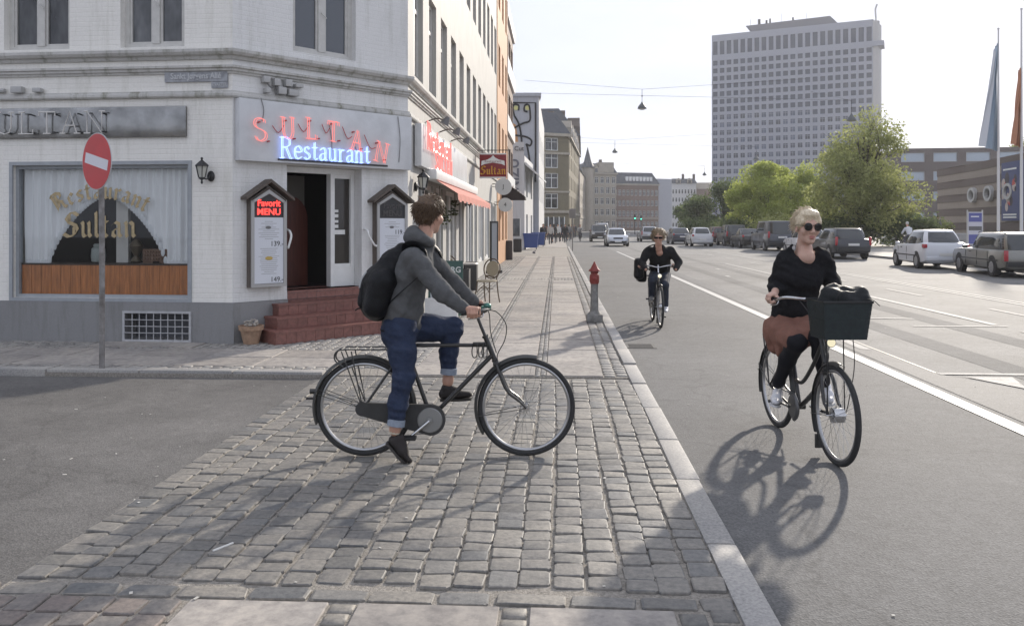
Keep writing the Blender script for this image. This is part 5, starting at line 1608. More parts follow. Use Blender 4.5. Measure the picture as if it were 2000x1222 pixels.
# jeans
jn = Solid(.035)
jn.limb(pel + ax * .02, pel - ax * .04, .148, .15, sq=(fa, .86))
jn.chain([rh, (rh + rk) / 2, rk], [.106, .090, .073], k=.05).chain([rk, (rk + ra) / 2 + np.array((-.012, 0, 0)), ra + (rk - ra) * .06], [.071, .067, .052], k=.03)
jn.chain([lh, (lh + lk) / 2, lk], [.106, .095, .076], k=.05).chain([lk, (lk + la) / 2 + np.array((-.012, 0, 0)), la + (lk - la) * .12], [.073, .066, .053], k=.03)
jn.wrinkle(.007, 58, 21, (.2, .1, 1)).wrinkle(.005, 115, 4, (.3, .2, 1))
def cut_j(g, Dd):
    for k_, a_ in ((rk, ra + (rk - ra) * .08), (lk, la + (lk - la) * .14)):
        n = (a_ - k_); n = n / np.linalg.norm(n)
        t = (g - a_) @ n; near = np.linalg.norm(g - a_, axis=-1) < .16
        Dd = np.where(near, np.maximum(Dd, t), Dd)
    return Dd
jn.build('jeans', .0095, M_DENIM, man, extra=cut_j)
for k_, a_, e in ((rk, ra, .10), (lk, la, .16)):
    b = MB(); n = Vector(a_ - k_).normalized(); c = Vector(a_ + (k_ - a_) * e)
    b.tube([c - n * .030, c - n * .028, c + n * .016, c + n * .018, c + n * .012], [.054, .060, .061, .056, .048], 22, cap=False); b.build('trouser_cuff', M_CUFF, man)
b = MB(); b.tube([Vector(pel - ax * .03) + Vector((.15 * cos(t) * .8, .152 * sin(t), -.0)) for t in np.linspace(0, 2 * pi, 30)[:-1]], .017, 6, closed=True); b.build('shirt_hem', M_KNIT, man)
rhe, rto = L(757, 862, D - .17), L(797, 906, D - .19)
shoe(man, rhe, rto, L(772, 836, D - .17), M_SHOEB, sole=mat('dark_sole', (.05, .045, .04), .8))
shoe(man, L(860, 779, D + .13), L(921, 777, D + .12), L(873, 745, D + .13), M_SHOEB, sole=MATS['dark_sole'])
b = MB(); b.tube([Vector(ra) - Vector((0, 0, .0)), Vector(ra + (ra - rk) * .10)], [.037, .038], 14); b.build('sock', mat('pale_sock', (.5, .45, .35), .9), man)
# hair: tousled brown
hs_ = Solid(.02); hs_.ell((-.020, 0, .044), (.100, .080, .092)).ell((-.055, 0, -.01), (.058, .068, .062)).ell((.05, 0, .088), (.045, .062, .034))
hs_.wrinkle(.006, 120, 2).wrinkle(.004, 260, 9)
V, Fc = hs_.mesh(.006); hb_ = MB(); hb_.add([(HM @ Vector(p)) for p in V], Fc.tolist(), 0, True)
ok = lambda p: (p.z > .02 + .55 * max(0, p.x)) or (p.x < -.03 and p.z > -.055)
locks(hb_, HM, scalp(1100, 4, ok), 6, .0034, 4, (.03, .055), lambda p: Vector((.15 + (.5 if p.z > .08 else -.35), p.y * 2, -.55 if p.z < .1 else -.05)), .12, .25)
hb_.build('hair', mat('brown_hair', (.052, .030, .016), .55, col2=(.15, .09, .045), var=.2, scale=60), man, auto=False)
# backpack (carried: its own thing)
bp_ = thing('backpack', 'black nylon backpack on the back of the man in the grey hoodie', 'backpack', MAN_LOC, MAN_RZ)
top, mid, bot = L(786, 487, D - .03), L(752, 548, D - .03), L(738, 598, D - .03)
s = Solid(.04); s.chain([top, L(768, 515, D - .03)], [.05, .082], sq=None).limb(L(768, 512, D - .03), mid, .09, .128, sq=((0, 1, 0), 1.0)).limb(mid, bot, .128, .108)
s.limb(L(733, 552, D - .03), L(728, 592, D - .03), .094, .082)
for y in (-.1, .1): s.limb(mid + np.array((0, y, 0)), bot + np.array((0, y, .01)), .10, .085)
s.wrinkle(.005, 48, 12).wrinkle(.002, 120, 2)
s.build('pack_body', .010, M_PACK, bp_)
s = Solid(.02); s.limb(L(716, 560, D - .05), L(712, 590, D - .05), .05, .05).wrinkle(.004, 70, 3); s.build('front_pocket', .009, M_PACK, bp_)
for sgn, sh in ((-1, rs), (1, ls)):
    st = MB()
    f_ = Vector(sh) + Vector((.02, -sgn * -.0, .075)); inn = Vector((0, -sgn * .045, 0))
    path = bez([Vector(top) + Vector((.03, sgn * .05, -.02)), Vector(sh) + inn + Vector((-.05, 0, .088)), Vector(sh) + inn + Vector((.03, 0, .083)), Vector(sh) + Vector((.088, sgn * .005, .0)), Vector(sh) + Vector((.062, sgn * .062, -.10)), Vector(wst) + Vector((-.03, sgn * .172, .05)), Vector(bot) + Vector((.09, sgn * .12, .02))], 6)
    st.tube(path, [.028] * 18 + [.02] * 6 + [.009] * (len(path) - 24), 8, flat=.35); st.build('shoulder_strap', M_PACK, bp_)
b = MB(); b.tube(bez([L(716, 530, D - .12), L(706, 545, D - .13), L(702, 562, D - .13)], 5), .006, 6); b.build('silver_piping', mat('reflective', (.45, .46, .47), .4), bp_)
b = MB(); b.tube(bez([L(712, 600, D - .06), L(700, 602, D - .06), L(694, 606, D - .06)], 4), .012, 6, flat=.4); b.build('loose_strap', M_PACK, bp_)

# ---------------------------------------------------------------- the blonde woman with the basket
MW, L = loc_frame(WOM_LOC, WOM_RZ)
wom = thing('person', 'blonde woman in black sweater and rust skirt with round sunglasses riding a bicycle', 'person', WOM_LOC, WOM_RZ)
pel = L(1545, 628, 6.52); wst = L(1552, 590, 6.48); ch_ = L(1562, 535, 6.42); nk = L(1571, 486, 6.38)
rs, re, rw = L(1534, 506, 6.44), L(1517, 556, 6.50), L(1512, 577, 6.24)
ls, le, lw = L(1606, 503, 6.40), L(1624, 548, 6.45), L(1640, 574, 6.22)
rh, rk, ra = L(1524, 640, 6.5), L(1556, 668, 6.10), L(1521, 745, 6.42)
lh, lk, la = L(1568, 640, 6.5), L(1598, 655, 6.05), L(1610, 742, 6.12)
HM = headM(L(1576, 443, 6.33), radians(-1), radians(3), radians(-2)) @ Matrix.Scale(1.1, 4)
core = Solid(.03)
core.chain([pel, wst, ch_, nk], [.11, .10, .105, .05]).chain([nk, np.array((HM @ Vector((-.02, 0, -.08)))[:])], [.052, .046]).limb(nk + (rs - nk) * .9, nk + (ls - nk) * .9, .048, .048).limb(nk + (ch_ - nk) * .3 + np.array((.05, 0, 0)), nk, .07, .045)
core.chain([rs, re, rw], [.045, .036, .025]).chain([ls, le, lw], [.045, .036, .025])
V, Fc = core.mesh(.010)
parts = [(V.tolist(), Fc.tolist(), 0)] + head_part(HM, .0042, True, 1)
gx_ = .62 - .245 + .24 * .35 * 0 + .0
# grips of her bike in the shared frame
_ht, _hb = Vector((.375, 0, .86)), Vector((.455, 0, .64)); _cl = _ht + (_ht - _hb).normalized() * .24 + Vector((.05, 0, 0)); gxw = _cl.x - .20
parts += hand_part(rw, (gxw, -.272, 1.107), (1, .1, 0), 1) + hand_part(lw, (gxw, .272, 1.107), (1, -.1, 0), 1)
merge_meshes('body', parts, [M_SKIN, M_LIP], wom)
tg = Solid(.03)
tg.chain([rh, rk], [.095, .074]).chain([rk, rk * .55 + ra * .45 + np.array((-.02, 0, 0)), ra, ra + (ra - rk) * .06], [.070, .062, .040, .038]).chain([lh, lk], [.085, .062]).chain([lk, lk * .55 + la * .45 + np.array((-.015, 0, 0)), la, la + (la - lk) * .06], [.060, .056, .036, .036])
tg.build('tights', .011, M_TIGHT, wom)
# sweater with a wide round neck
sw_ = Solid(.04)
ax = (nk - pel); ax /= np.linalg.norm(ax); fa = np.array((ax[2], 0, -ax[0]))
sw_.limb(pel + ax * .04, wst, .165, .165, sq=(fa, .82)).limb(wst, ch_, .165, .17, sq=(fa, .76)).limb(ch_, nk - ax * .045, .168, .125, sq=(fa, .72)).limb(ch_ + fa * .05 + np.array((0, -.07, -.02)), ch_ + fa * .05 + np.array((0, .07, -.02)), .085, .085)
for a, b_, c in ((rs, re, rw), (ls, le, lw)):
    sw_.limb(a, b_, .070, .066, k=.06).limb(b_, b_ + (c - b_) * .42, .064, .056, k=.03)
sw_.wrinkle(.011, 40, 31, (.2, .3, .9)).wrinkle(.006, 85, 6, (.1, .5, .8))
nc = nk + fa * .05 + ax * .028
sw_.ell(nc, (.17, .108, .086), op='s', k=.01)
sw_.build('sweater', .0095, M_KNIT, wom)
# skirt draped over the saddle and thighs
sk = Solid(.05)
sk.limb(pel + ax * .08, pel - ax * .05, .145, .16, sq=(fa, .9)).chain([rh + np.array((0, -.01, 0)), rk + (rh - rk) * .08], [.112, .094], k=.05).chain([lh, lk + (lh - lk) * .18], [.112, .092], k=.05)
sk.limb(rh + np.array((.10, -.05, -.03)), rh + np.array((.16, -.065, -.17)), .075, .040, k=.05).limb(rh + np.array((.0, -.05, -.05)), rh + np.array((.02, -.06, -.16)), .08, .045, k=.05)
sk.wrinkle(.011, 46, 14, (.3, 1, .1)).wrinkle(.005, 85, 2)
sk.build('skirt', .011, M_SKIRT, wom)
shoe(wom, L(1517, 783, 6.52), L(1513, 792, 6.28), L(1521, 752, 6.45), M_SHOEW, sole=mat('white_sole', (.6, .6, .6), .7))
shoe(wom, L(1612, 770, 6.22), L(1622, 790, 5.99), L(1612, 745, 6.17), M_SHOEW, sole=MATS['white_sole'])
# hair: short, swept back
hs_ = Solid(.02); hs_.ell((-.022, 0, .042), (.102, .081, .091)).ell((-.075, 0, -.005), (.045, .055, .052)).ell((.040, .0, .088), (.055, .066, .036)).ell((.03, -.06, .04), (.05, .022, .042)).ell((.03, .06, .04), (.05, .022, .042))
hs_.wrinkle(.003, 160, 2, (.2, 1, .2)).wrinkle(.002, 330, 9)
V, Fc = hs_.mesh(.0055); hb_ = MB(); hb_.add([(HM @ Vector(p)) for p in V], Fc.tolist(), 0, True)
ok = lambda p: (p.z > .055 + .35 * max(0, p.x)) or (p.x < .02 and p.z > -.02)
locks(hb_, HM, scalp(1200, 14, ok), 16, .0024, 5, (.04, .075), lambda p: Vector((-1.0, p.y * 1.0, .12 if p.x > 0 else -.45)), .07, .12)
hb_.build('hair', mat('blonde_hair', (.56, .44, .29), .45, col2=(.80, .70, .52), var=.15, scale=70), wom, auto=False)
sg = MB(); gb = MB()
for y in (-1, 1):
    Mx = HM @ Matrix.Translation((.111, y * .0345, .005)) @ Matrix.Rotation(y * radians(9), 4, 'Z') @ Matrix.Rotation(pi / 2, 4, 'Y')
    gb.lathe([(.0255, -.0015), (.0255, .0012), (.012, .0022)], 26, M=Mx)
    sg.tube([HM @ Vector((.100, y * .059, .010)), HM @ Vector((.02, y * .080, .012)), HM @ Vector((-.02, y * .082, .0))], .0022, 6)
    pts = [Mx @ Vector((.0262 * cos(t), .0262 * sin(t), 0)) for t in np.linspace(0, 2 * pi, 27)[:-1]]; sg.tube(pts, .0022, 6, closed=True)
sg.tube([HM @ Vector((.113, -.011, .010)), HM @ Vector((.116, 0, .013)), HM @ Vector((.113, .011, .010))], .002, 6)
sgo = sg.build('sunglasses', mat('dark_metal_frame', (.03, .025, .02), .3, .6), wom); gb.build('lens', mat('dark_lens', (.010, .009, .009), .08), sgo)

# front basket and the bag in it
bk = thing('bicycle_basket', 'deep dark woven basket mounted on the front of the woman\'s bicycle', 'basket', WOM_LOC, WOM_RZ)
x0_, x1_ = .52, .80
def bq(z): 
    f = (z - .885) / .255; return (x0_ + .02 * (1 - f), x1_ - .035 * (1 - f), .168 - .022 * (1 - f))
M_BASK = mat('dark_basket', (.015, .024, .025), .6, var=.3, scale=30)
wv = MB()
n = 17
for k in range(n):
    z0, z1 = .885 + .255 * k / n, .885 + .255 * (k + 1) / n - .0008
    (a, c, w) = bq(z0)
    for q_ in range(4):
        P4 = [(a, -w), (c, -w), (c, w), (a, w)]
        p, r = P4[q_], P4[(q_ + 1) % 4]
        m_ = 24
        for i in range(m_):
            u0, u1 = i / m_, (i + 1) / m_
            o_ = .0022 if (i + k) % 2 else 0
            nx_, ny_ = (r[1] - p[1]), -(r[0] - p[0]); l_ = math.hypot(nx_, ny_); nx_, ny_ = nx_ / l_ * o_, ny_ / l_ * o_
            A = (p[0] + (r[0] - p[0]) * u0 + nx_, p[1] + (r[1] - p[1]) * u0 + ny_); B = (p[0] + (r[0] - p[0]) * u1 + nx_, p[1] + (r[1] - p[1]) * u1 + ny_)
            wv.quad((*A, z0), (*B, z0), (*B, z1), (*A, z1))
wv.build('woven_sides', M_BASK, bk, auto=False)
b = MB(); a, c, w = bq(.886); b.box((a + .004, -w + .004, .885), (c - .004, w - .004, .9)); 
for zz in (.89, 1.02): 
    a, c, w = bq(zz); b.box((a + .006, -w + .006, zz), (a + .008, w - .006, zz + .12)); b.box((c - .008, -w + .006, zz), (c - .006, w - .006, zz + .12)); b.box((a + .006, -w + .006, zz), (c - .006, -w + .008, zz + .12)); b.box((a + .006, w - .008, zz), (c - .006, w - .006, zz + .12))
b.build('basket_lining', M_BASK, bk)
b = MB(); a, c, w = bq(1.14); b.tube([(a, -w, 1.14), (c, -w, 1.14), (c, w, 1.14), (a, w, 1.14)], .009, 8, closed=True); b.build('rim', M_CHROME if False else M_GRIP, bk)
b = MB()
for s in (-1, 1): b.tube([(.60, s * .06, .882), (.62, s * .06, .345)], .005, 6)
b.tube([(.52, 0, .9), (.42, 0, .9)], .008, 6); b.build('basket_stay', M_BIKE, bk)
bag = Solid(.05); bag.limb((.60, -.02, 1.13), (.60, .12, 1.13), .10, .09).limb((.72, .0, 1.14), (.70, .12, 1.13), .07, .08).limb((.62, -.04, 1.16), (.66, .13, 1.19), .055, .05).limb((.6, -.11, 1.08), (.7, .1, 1.05), .06, .06)
bag.limb((.56, .12, 1.18), (.64, .05, 1.215), .03, .028, k=.03).limb((.60, .0, 1.2), (.62, -.06, 1.20), .03, .025, k=.03).limb((.70, .14, 1.2), (.68, .08, 1.215), .028, .02, k=.02)
bag.wrinkle(.020, 34, 7).wrinkle(.010, 75, 3).wrinkle(.004, 160, 5)
o = bag.build('leather_bag', .010, mat('black_leather', (.010, .012, .013), .6, spec=.3, var=.3, scale=14, bump=.3, bscale=60)); o.location = WOM_LOC; o.rotation_euler = (0, 0, WOM_RZ); tag(o, 'crumpled black leather bag lying in the front basket', 'bag')
b = MB(); b.tube(bez([(.78, .10, 1.15), (.82, .15, 1.16), (.83, .20, 1.12)], 5), .006, 6, flat=.5); b.build('strap', MATS['black_leather'], o)

# ---------------------------------------------------------------- the distant rider
MT, L = loc_frame(THR_LOC, THR_RZ)
thr = thing('person', 'rider in black jacket and jeans with windblown fair hair leaning over the handlebar', 'person', THR_LOC, THR_RZ)
pel = L(1289, 536, 14.05); wst = L(1289, 518, 13.95); ch_ = L(1289, 498, 13.75); nk = L(1287, 484, 13.62)
rs, re, rw = L(1267, 490, 13.72), L(1253, 513, 13.68), L(1261, 526, 13.46)
ls, le, lw = L(1309, 489, 13.72), L(1326, 512, 13.66), L(1320, 526, 13.46)
rh, rk, ra = L(1279, 537, 14.0), L(1275, 546, 13.56), L(1273, 580, 13.78)
lh, lk, la = L(1299, 537, 14.0), L(1298, 556, 13.58), L(1300, 597, 13.78)
HM = headM(L(1286, 463, 13.52), radians(-9), radians(8), 0) @ Matrix.Scale(1.06, 4)
core = Solid(.03)
core.chain([pel, wst, ch_, nk], [.11, .10, .105, .05]).chain([nk, np.array((HM @ Vector((-.02, 0, -.08)))[:])], [.05, .047]).limb(nk + (ch_ - nk) * .35 + np.array((.05, 0, -.03)), nk, .06, .045)
core.chain([rs, re, rw], [.045, .036, .026]).chain([ls, le, lw], [.045, .036, .026])
V, Fc = core.mesh(.014)
_ht, _hb = Vector((.335, 0, .86)), Vector((.415, 0, .64)); _cl = _ht + (_ht - _hb).normalized() * .24 + Vector((.05, 0, 0)); gxw = _cl.x - .20
parts = [(V.tolist(), Fc.tolist(), 0)] + head_part(HM, .007) + hand_part(rw, (gxw, -.272, .972), (1, .1, 0), 1, .007) + hand_part(lw, (gxw, .272, .972), (1, -.1, 0), 1, .007)
merge_meshes('body', parts, [M_SKIN2, M_LIP], thr)
jk = Solid(.04); ax = (nk - pel); ax /= np.linalg.norm(ax); fa = np.array((ax[2], 0, -ax[0]))
jk.limb(pel, wst, .17, .17, sq=(fa, .8)).limb(wst, ch_, .17, .18, sq=(fa, .76)).limb(ch_, nk - ax * .03, .175, .11, sq=(fa, .75))
for a, b_, c in ((rs, re, rw), (ls, le, lw)): jk.limb(a, b_, .075, .062, k=.05).limb(b_, c - (c - b_) * .08, .060, .045, k=.03)
jk.wrinkle(.006, 40, 3)
nc = nk + fa * .075 + ax * .0; jk.ell(nc, (.10, .055, .10), op='s', k=.01); jk.limb(nc, nc - ax * .14 + fa * .06, .05, .02, op='s', k=.01)
jk.build('jacket', .013, M_JACK, thr)
jn = Solid(.03); jn.limb(pel, pel - ax * .06, .15, .15).chain([rh, rk, ra], [.10, .07, .05]).chain([lh, lk, la], [.10, .07, .05]).wrinkle(.004, 60, 3); jn.build('jeans', .013, mat('blue_denim', (.025, .033, .052), .85, var=.2, scale=14), thr)
shoe(thr, L(1273, 586, 13.86), L(1271, 588, 13.60), L(1274, 578, 13.80), mat('grey_shoe', (.2, .2, .2), .6), h=.01)
shoe(thr, L(1300, 606, 13.86), L(1300, 611, 13.60), L(1301, 598, 13.80), M_SHOEW, h=.01)
hs_ = Solid(.02); hs_.ell((-.022, 0, .042), (.105, .085, .092)).ell((-.06, -.03, -.02), (.06, .08, .07)); hs_.wrinkle(.006, 110, 2)
V, Fc = hs_.mesh(.008); hb_ = MB(); hb_.add([(HM @ Vector(p)) for p in V], Fc.tolist(), 0, True)
ok = lambda p: (p.z > .05 + .35 * max(0, p.x)) or (p.x < .03 and p.z > -.03)
locks(hb_, HM, scalp(420, 24, ok), 26, .006, 5, (.06, .11), lambda p: Vector((-1.0, p.y * 7.0, -.15)), .22, .5)
hb_.build('hair', mat('fair_hair', (.10, .066, .034), .5, col2=(.30, .215, .12), var=.15, scale=70), thr, auto=False)
sg = MB()
for y in (-1, 1):
    sg.cbox((0, 0, 0), (.006, .058, .034), M=HM @ Matrix.Translation((.108, y * .033, .006)) @ Matrix.Rotation(y * radians(10), 4, 'Z'), ch=.002); sg.tube([HM @ Vector((.102, y * .06, .012)), HM @ Vector((-.02, y * .082, .006))], .003, 5)
sg.tube([HM @ Vector((.11, -.012, .014)), HM @ Vector((.11, .012, .014))], .003, 5); sg.build('sunglasses', mat('dark_lens', (.01, .01, .01), .08), thr)
pn = thing('pannier_bag', 'large black double pannier bag over the distant bicycle\'s rear rack', 'bag', THR_LOC, THR_RZ)
for y in (-.20, .17):
    s = Solid(.03); s.box((-.42, y, .86), (.34, .16, .36), rad=.04).wrinkle(.006, 40, 5); s.build('pannier', .016, M_PACK, pn)
b = MB(); b.cbox((-.42, -.015, .79), (.2, .3, .02), ch=.005); b.build('bridge_flap', M_PACK, pn)
s = Solid(.03); s.box((-.14, -.27, .92), (.22, .16, .36), rad=.06).wrinkle(.008, 30, 5)
o = s.build('shoulder_bag', .014, M_PACK); o.location = THR_LOC; o.rotation_euler = (0, 0, THR_RZ); tag(o, 'black shoulder bag hanging at the distant rider\'s right side', 'bag')
b = MB(); b.tube(bez([(-.1, -.25, 1.08), (.02, -.2, 1.24), (.06, -.08, 1.32), (.0, .1, 1.33), (-.1, .15, 1.2)], 6), .014, 6, flat=.4); b.build('strap', M_PACK, o)
# ================================================================== VEHICLES
M_CGLASS = mat('car_glass', (.025, .03, .033), .05, spec=.9)
M_TRIM = mat('car_trim', (.025, .025, .026), .6)
M_RIMC = mat('alloy_wheel', (.36, .36, .37), .35, .8)
M_TAIL = mat('tail_lamp', (.38, .02, .03), .2, coat=.5)
M_HEADL = mat('head_lamp', (.7, .7, .72), .15, spec=.8)
M_PLATE = mat('number_plate', (.7, .7, .68), .5)
def paint(name, c, metal=.2, rough=.3): return mat('paint_' + name, c, rough, metal, coat=.7, var=.03, scale=3)
CAR_CACHE = {}
def car(label, kind, loc, rz, pm, group=None, detail=True):
    """x forward; every kind has its own side profile"""
    K = dict(
        hatch=dict(L=3.95, W=1.70, H=1.49, zb=.19, belt=.90, hood=.86, wsb=1.02, wst=.30, rfe=-1.42, rwb=-1.86, hr=.56, r=.30, nose=.34, rise=.10),
        wagon=dict(L=4.75, W=1.76, H=1.43, zb=.22, belt=.88, hood=.86, wsb=.95, wst=.42, rfe=-2.05, rwb=-2.30, hr=.64, r=.31, nose=.12, rise=.0),
        estate=dict(L=4.7, W=1.83, H=1.52, zb=.25, belt=.95, hood=.92, wsb=1.0, wst=.32, rfe=-1.95, rwb=-2.27, hr=.60, r=.33, nose=.3, rise=.05),
        sedan=dict(L=4.5, W=1.76, H=1.43, zb=.2, belt=.90, hood=.86, wsb=.95, wst=.25, rfe=-.95, rwb=-1.55, hr=.58, r=.31, nose=.32, rise=.04),
        suv=dict(L=4.55, W=1.83, H=1.70, zb=.28, belt=1.05, hood=1.02, wsb=.95, wst=.40, rfe=-1.95, rwb=-2.20, hr=.66, r=.36, nose=.25, rise=.04),
        van=dict(L=4.9, W=1.90, H=1.95, zb=.25, belt=1.12, hood=1.05, wsb=1.65, wst=.85, rfe=-2.36, rwb=-2.43, hr=.78, r=.33, nose=.35, rise=.0))[kind]
    L, W, H = K['L'], K['W'], K['H']; hw = W / 2; zb, be, ho = K['zb'], K['belt'], K['hood']
    t = thing('car' if kind != 'van' else 'van', label, 'car' if kind != 'van' else 'van', loc, rz, group)
    key = (kind,)
    if key in CAR_CACHE:
        for (nm, me, pa, is_paint, sub) in CAR_CACHE[key]:
            o = link(nm, me, t)
            if is_paint:
                o.material_slots[0].link = 'OBJECT'; o.material_slots[0].material = pm
            for (n2, m2) in sub: link(n2, m2, o)
        return t
    made = []
    def done(b, nm, m, is_paint=False, sub=()):
        o = b.build(nm, m, t); subs = []
        for (b2, n2, m2) in sub: so = b2.build(n2, m2, o); subs.append((n2, so.data))
        made.append((nm, o.data, None, is_paint, subs)); return o
    # ---- lower body loft
    S = []
    x0, x1 = -L / 2, L / 2
    sedan = kind == 'sedan'
    rt = be + K['rise'] if not sedan else be + .03
    S.append((x0, zb + .14, rt - .10, hw * .84)); S.append((x0 + .05, zb + .06, rt - .03, hw * .92)); S.append((x0 + .22, zb + .02, rt, hw * .98))
    for f in (.3, .5, .65): S.append((x0 + L * f, zb, be + K['rise'] * (1 - f) * .8, hw))
    S.append((K['wsb'], zb, be - .005, hw)); S.append((K['wsb'] + (x1 - K['wsb']) * .5, zb, (be + ho) / 2 - .01, hw * .985))
    S.append((x1 - K['nose'], zb + .01, ho - .05, hw * .95)); S.append((x1 - K['nose'] * .35, zb + .04, ho - .14, hw * .88)); S.append((x1, zb + .12, ho - .30, hw * .74))
    b = MB(); vs = []; n = 13
    for (x, z0, z1, w) in S:
        half = [(.0, z0), (.80 * w, z0), (.96 * w, z0 + .07), (w, z0 + (z1 - z0) * .45), (.985 * w, z1 - (z1 - z0) * .22), (.94 * w, z1 - .025), (.80 * w, z1)]
        ring_ = half + [(-y, z) for y, z in reversed(half[1:])] 
        for (y, z) in ring_: vs.append((x, y, z + (.02 if abs(y) < .85 * w and z > z1 - .01 else 0)))
    fs = []
    for i in range(len(S) - 1):
        for j in range(n): fs.append((i * n + j, i * n + (j + 1) % n, (i + 1) * n + (j + 1) % n, (i + 1) * n + j))
    fs += [tuple(range(n)), tuple((len(S) - 1) * n + j for j in range(n))]
    b.add(vs, fs, 0, True)
    body = done(b, 'body', pm, True)
    # ---- glass house
    rw, wb = hw * K['hr'] / .58 * .72, hw * .90
    rw = min(rw, hw * .86)
    zt = H - .05; zr = rt - .01 if not sedan else be
    ws0, ws1, rf, rb = K['wsb'], K['wst'], K['rfe'], K['rwb']
    zrb = be + .02 if sedan else zr - .02
    g = MB(); b = MB(); NP = 56; NE = {'hatch': 3.6, 'van': 6, 'wagon': 5.5}.get(kind, 4.4)
    def outline(xf, xr, w):
        o = []
        for j in range(NP):
            th = 2 * pi * (j + .5) / NP; c_, s_ = cos(th), sin(th)
            o.append(((xf + xr) / 2 + (xf - xr) / 2 * math.copysign(abs(c_) ** (2 / NE), c_), w * math.copysign(abs(s_) ** (2 / NE), s_)))
        return o
    levels = []
    for f in (0, .2, .4, .6, .8, .93, 1.0):
        levels.append((outline(ws0 + (ws1 - ws0) * f, rb + (rf - rb) * f ** 1.35, wb * .985 + (rw - wb * .985) * f + .035 * sin(pi * f)), f))
    def ptz(f, x):
        zf, zr_ = be - .02, zrb; u = (x - rb) / max(ws0 - rb, .1); zl = zr_ + (zf - zr_) * min(1, max(0, u))
        return zl + (zt - zl) * f
    bpil = {'hatch': ((.50, .54),), 'sedan': ((.47, .50),), 'van': ((.40, .44), (.62, .66))}.get(kind, ((.38, .41), (.60, .63)))
    def solid(j, f):
        th = (360 * (j + 1.0) / NP) % 360; th = th if th <= 180 else 360 - th
        if 40 <= th <= 52 or (126 if kind == 'hatch' else 134) <= th <= 144: return True
        if f >= .93 or f < .06 and False: return True
        if 52 < th < 134: 
            u = (levels[0][0][j][0] - ws0) / (rb - ws0)
            return any(a0 <= u <= a1 + .015 for a0, a1 in bpil) or (kind == 'van' and u > .44)
        return False
    vv = [[(x, y, ptz(f, x)) for x, y in o] for o, f in levels]
    for k in range(len(levels) - 1):
        for j in range(NP):
            q = [vv[k][j], vv[k][(j + 1) % NP], vv[k + 1][(j + 1) % NP], vv[k + 1][j]]
            (b if solid(j, levels[k][1]) else g).add(q, [(0, 1, 2, 3)], 0, True)
    done(g, 'windows', M_CGLASS)
    prev = vv[-1]; cx = (ws1 + rf) / 2
    for sh, up in ((.985, .018), (.90, .036), (.7, .05), (.35, .06), (.02, .063)):
        cur = [(cx + (x - cx) * sh, y * sh, zt + up) for x, y, z in vv[-1]]
        for j in range(NP): b.add([prev[j], prev[(j + 1) % NP], cur[(j + 1) % NP], cur[j]], [(0, 1, 2, 3)], 0, True)
        prev = cur
    done(b, 'roof', pm, True)
    # ---- trim, lamps, plates
    b = MB()
    b.cbox((x0 - .01, 0, zb + .22), (.1, W * .86, .16), ch=.03); done(b, 'rear_bumper', M_TRIM if kind in ('wagon', 'estate', 'suv', 'van') else pm, kind in ('hatch', 'sedan'))
    b = MB(); b.cbox((x1 - .06, 0, zb + .17), (.16, W * .74, .15), ch=.03); done(b, 'front_bumper', M_TRIM)
    for s in (-1, 1):
        b = MB()
        if kind in ('wagon',): b.cbox((x0 + .03, s * hw * .86, be - .18), (.08, .12, .34), ch=.02)
        elif kind in ('estate', 'suv', 'van'): b.cbox((x0 + .05, s * hw * .87, be - .06), (.1, .13, .42), ch=.03)
        else: b.cbox((x0 + .10, s * hw * .88, be - .02), (.22, .15, .16), ch=.04)
        done(b, 'tail_lamp', M_TAIL)
        b = MB(); b.cbox((x1 - K['nose'] * .55, s * hw * .72, ho - .18), (.2, .3, .13), ch=.04); done(b, 'headlamp', M_HEADL)
        b = MB(); b.cbox((K['wsb'] - .28, s * (hw + .07), be + .05), (.1, .16, .11), ch=.03); done(b, 'mirror', pm, True)
        b = MB(); b.box((K['wsb'] - .6, s * hw * .995 - .008, be - .12), (K['wsb'] - .45, s * hw * .995 + .012, be - .09)); done(b, 'door_handle', M_TRIM)
        b = MB()
        for xx in ([K['wsb'] - .12, K['wsb'] - 1.15] + ([] if kind == 'hatch' else [K['wsb'] - 2.1])): b.box((xx, s * hw * .992 - .004, zb + .12), (xx + .012, s * hw * .992 + .008, be - .06))
        b.box((x0 + .4, s * hw * .998 - .004, zb + .30), (x1 - .6, s * hw * .998 + .008, zb + .34)); done(b, 'door_seam', M_TRIM)
    b = MB(); b.box((x0 - .066 if True else x0, -.26, be - .28 if kind != 'hatch' else zb + .32), (x0 - .0 - .05, .26, be - .17 if kind != 'hatch' else zb + .43)); done(b, 'number_plate', M_PLATE)
    b = MB(); b.box((x1 + .0, -.26, zb + .14), (x1 + .025, .26, zb + .25)); done(b, 'number_plate', M_PLATE)
    b = MB(); b.cbox((x1 - K['nose'] * .2 + .0, 0, ho - .22), (.12, W * .42, .14), ch=.02); done(b, 'grille', M_TRIM)
    # ---- wheels
    r = K['r']; ov = L * .185
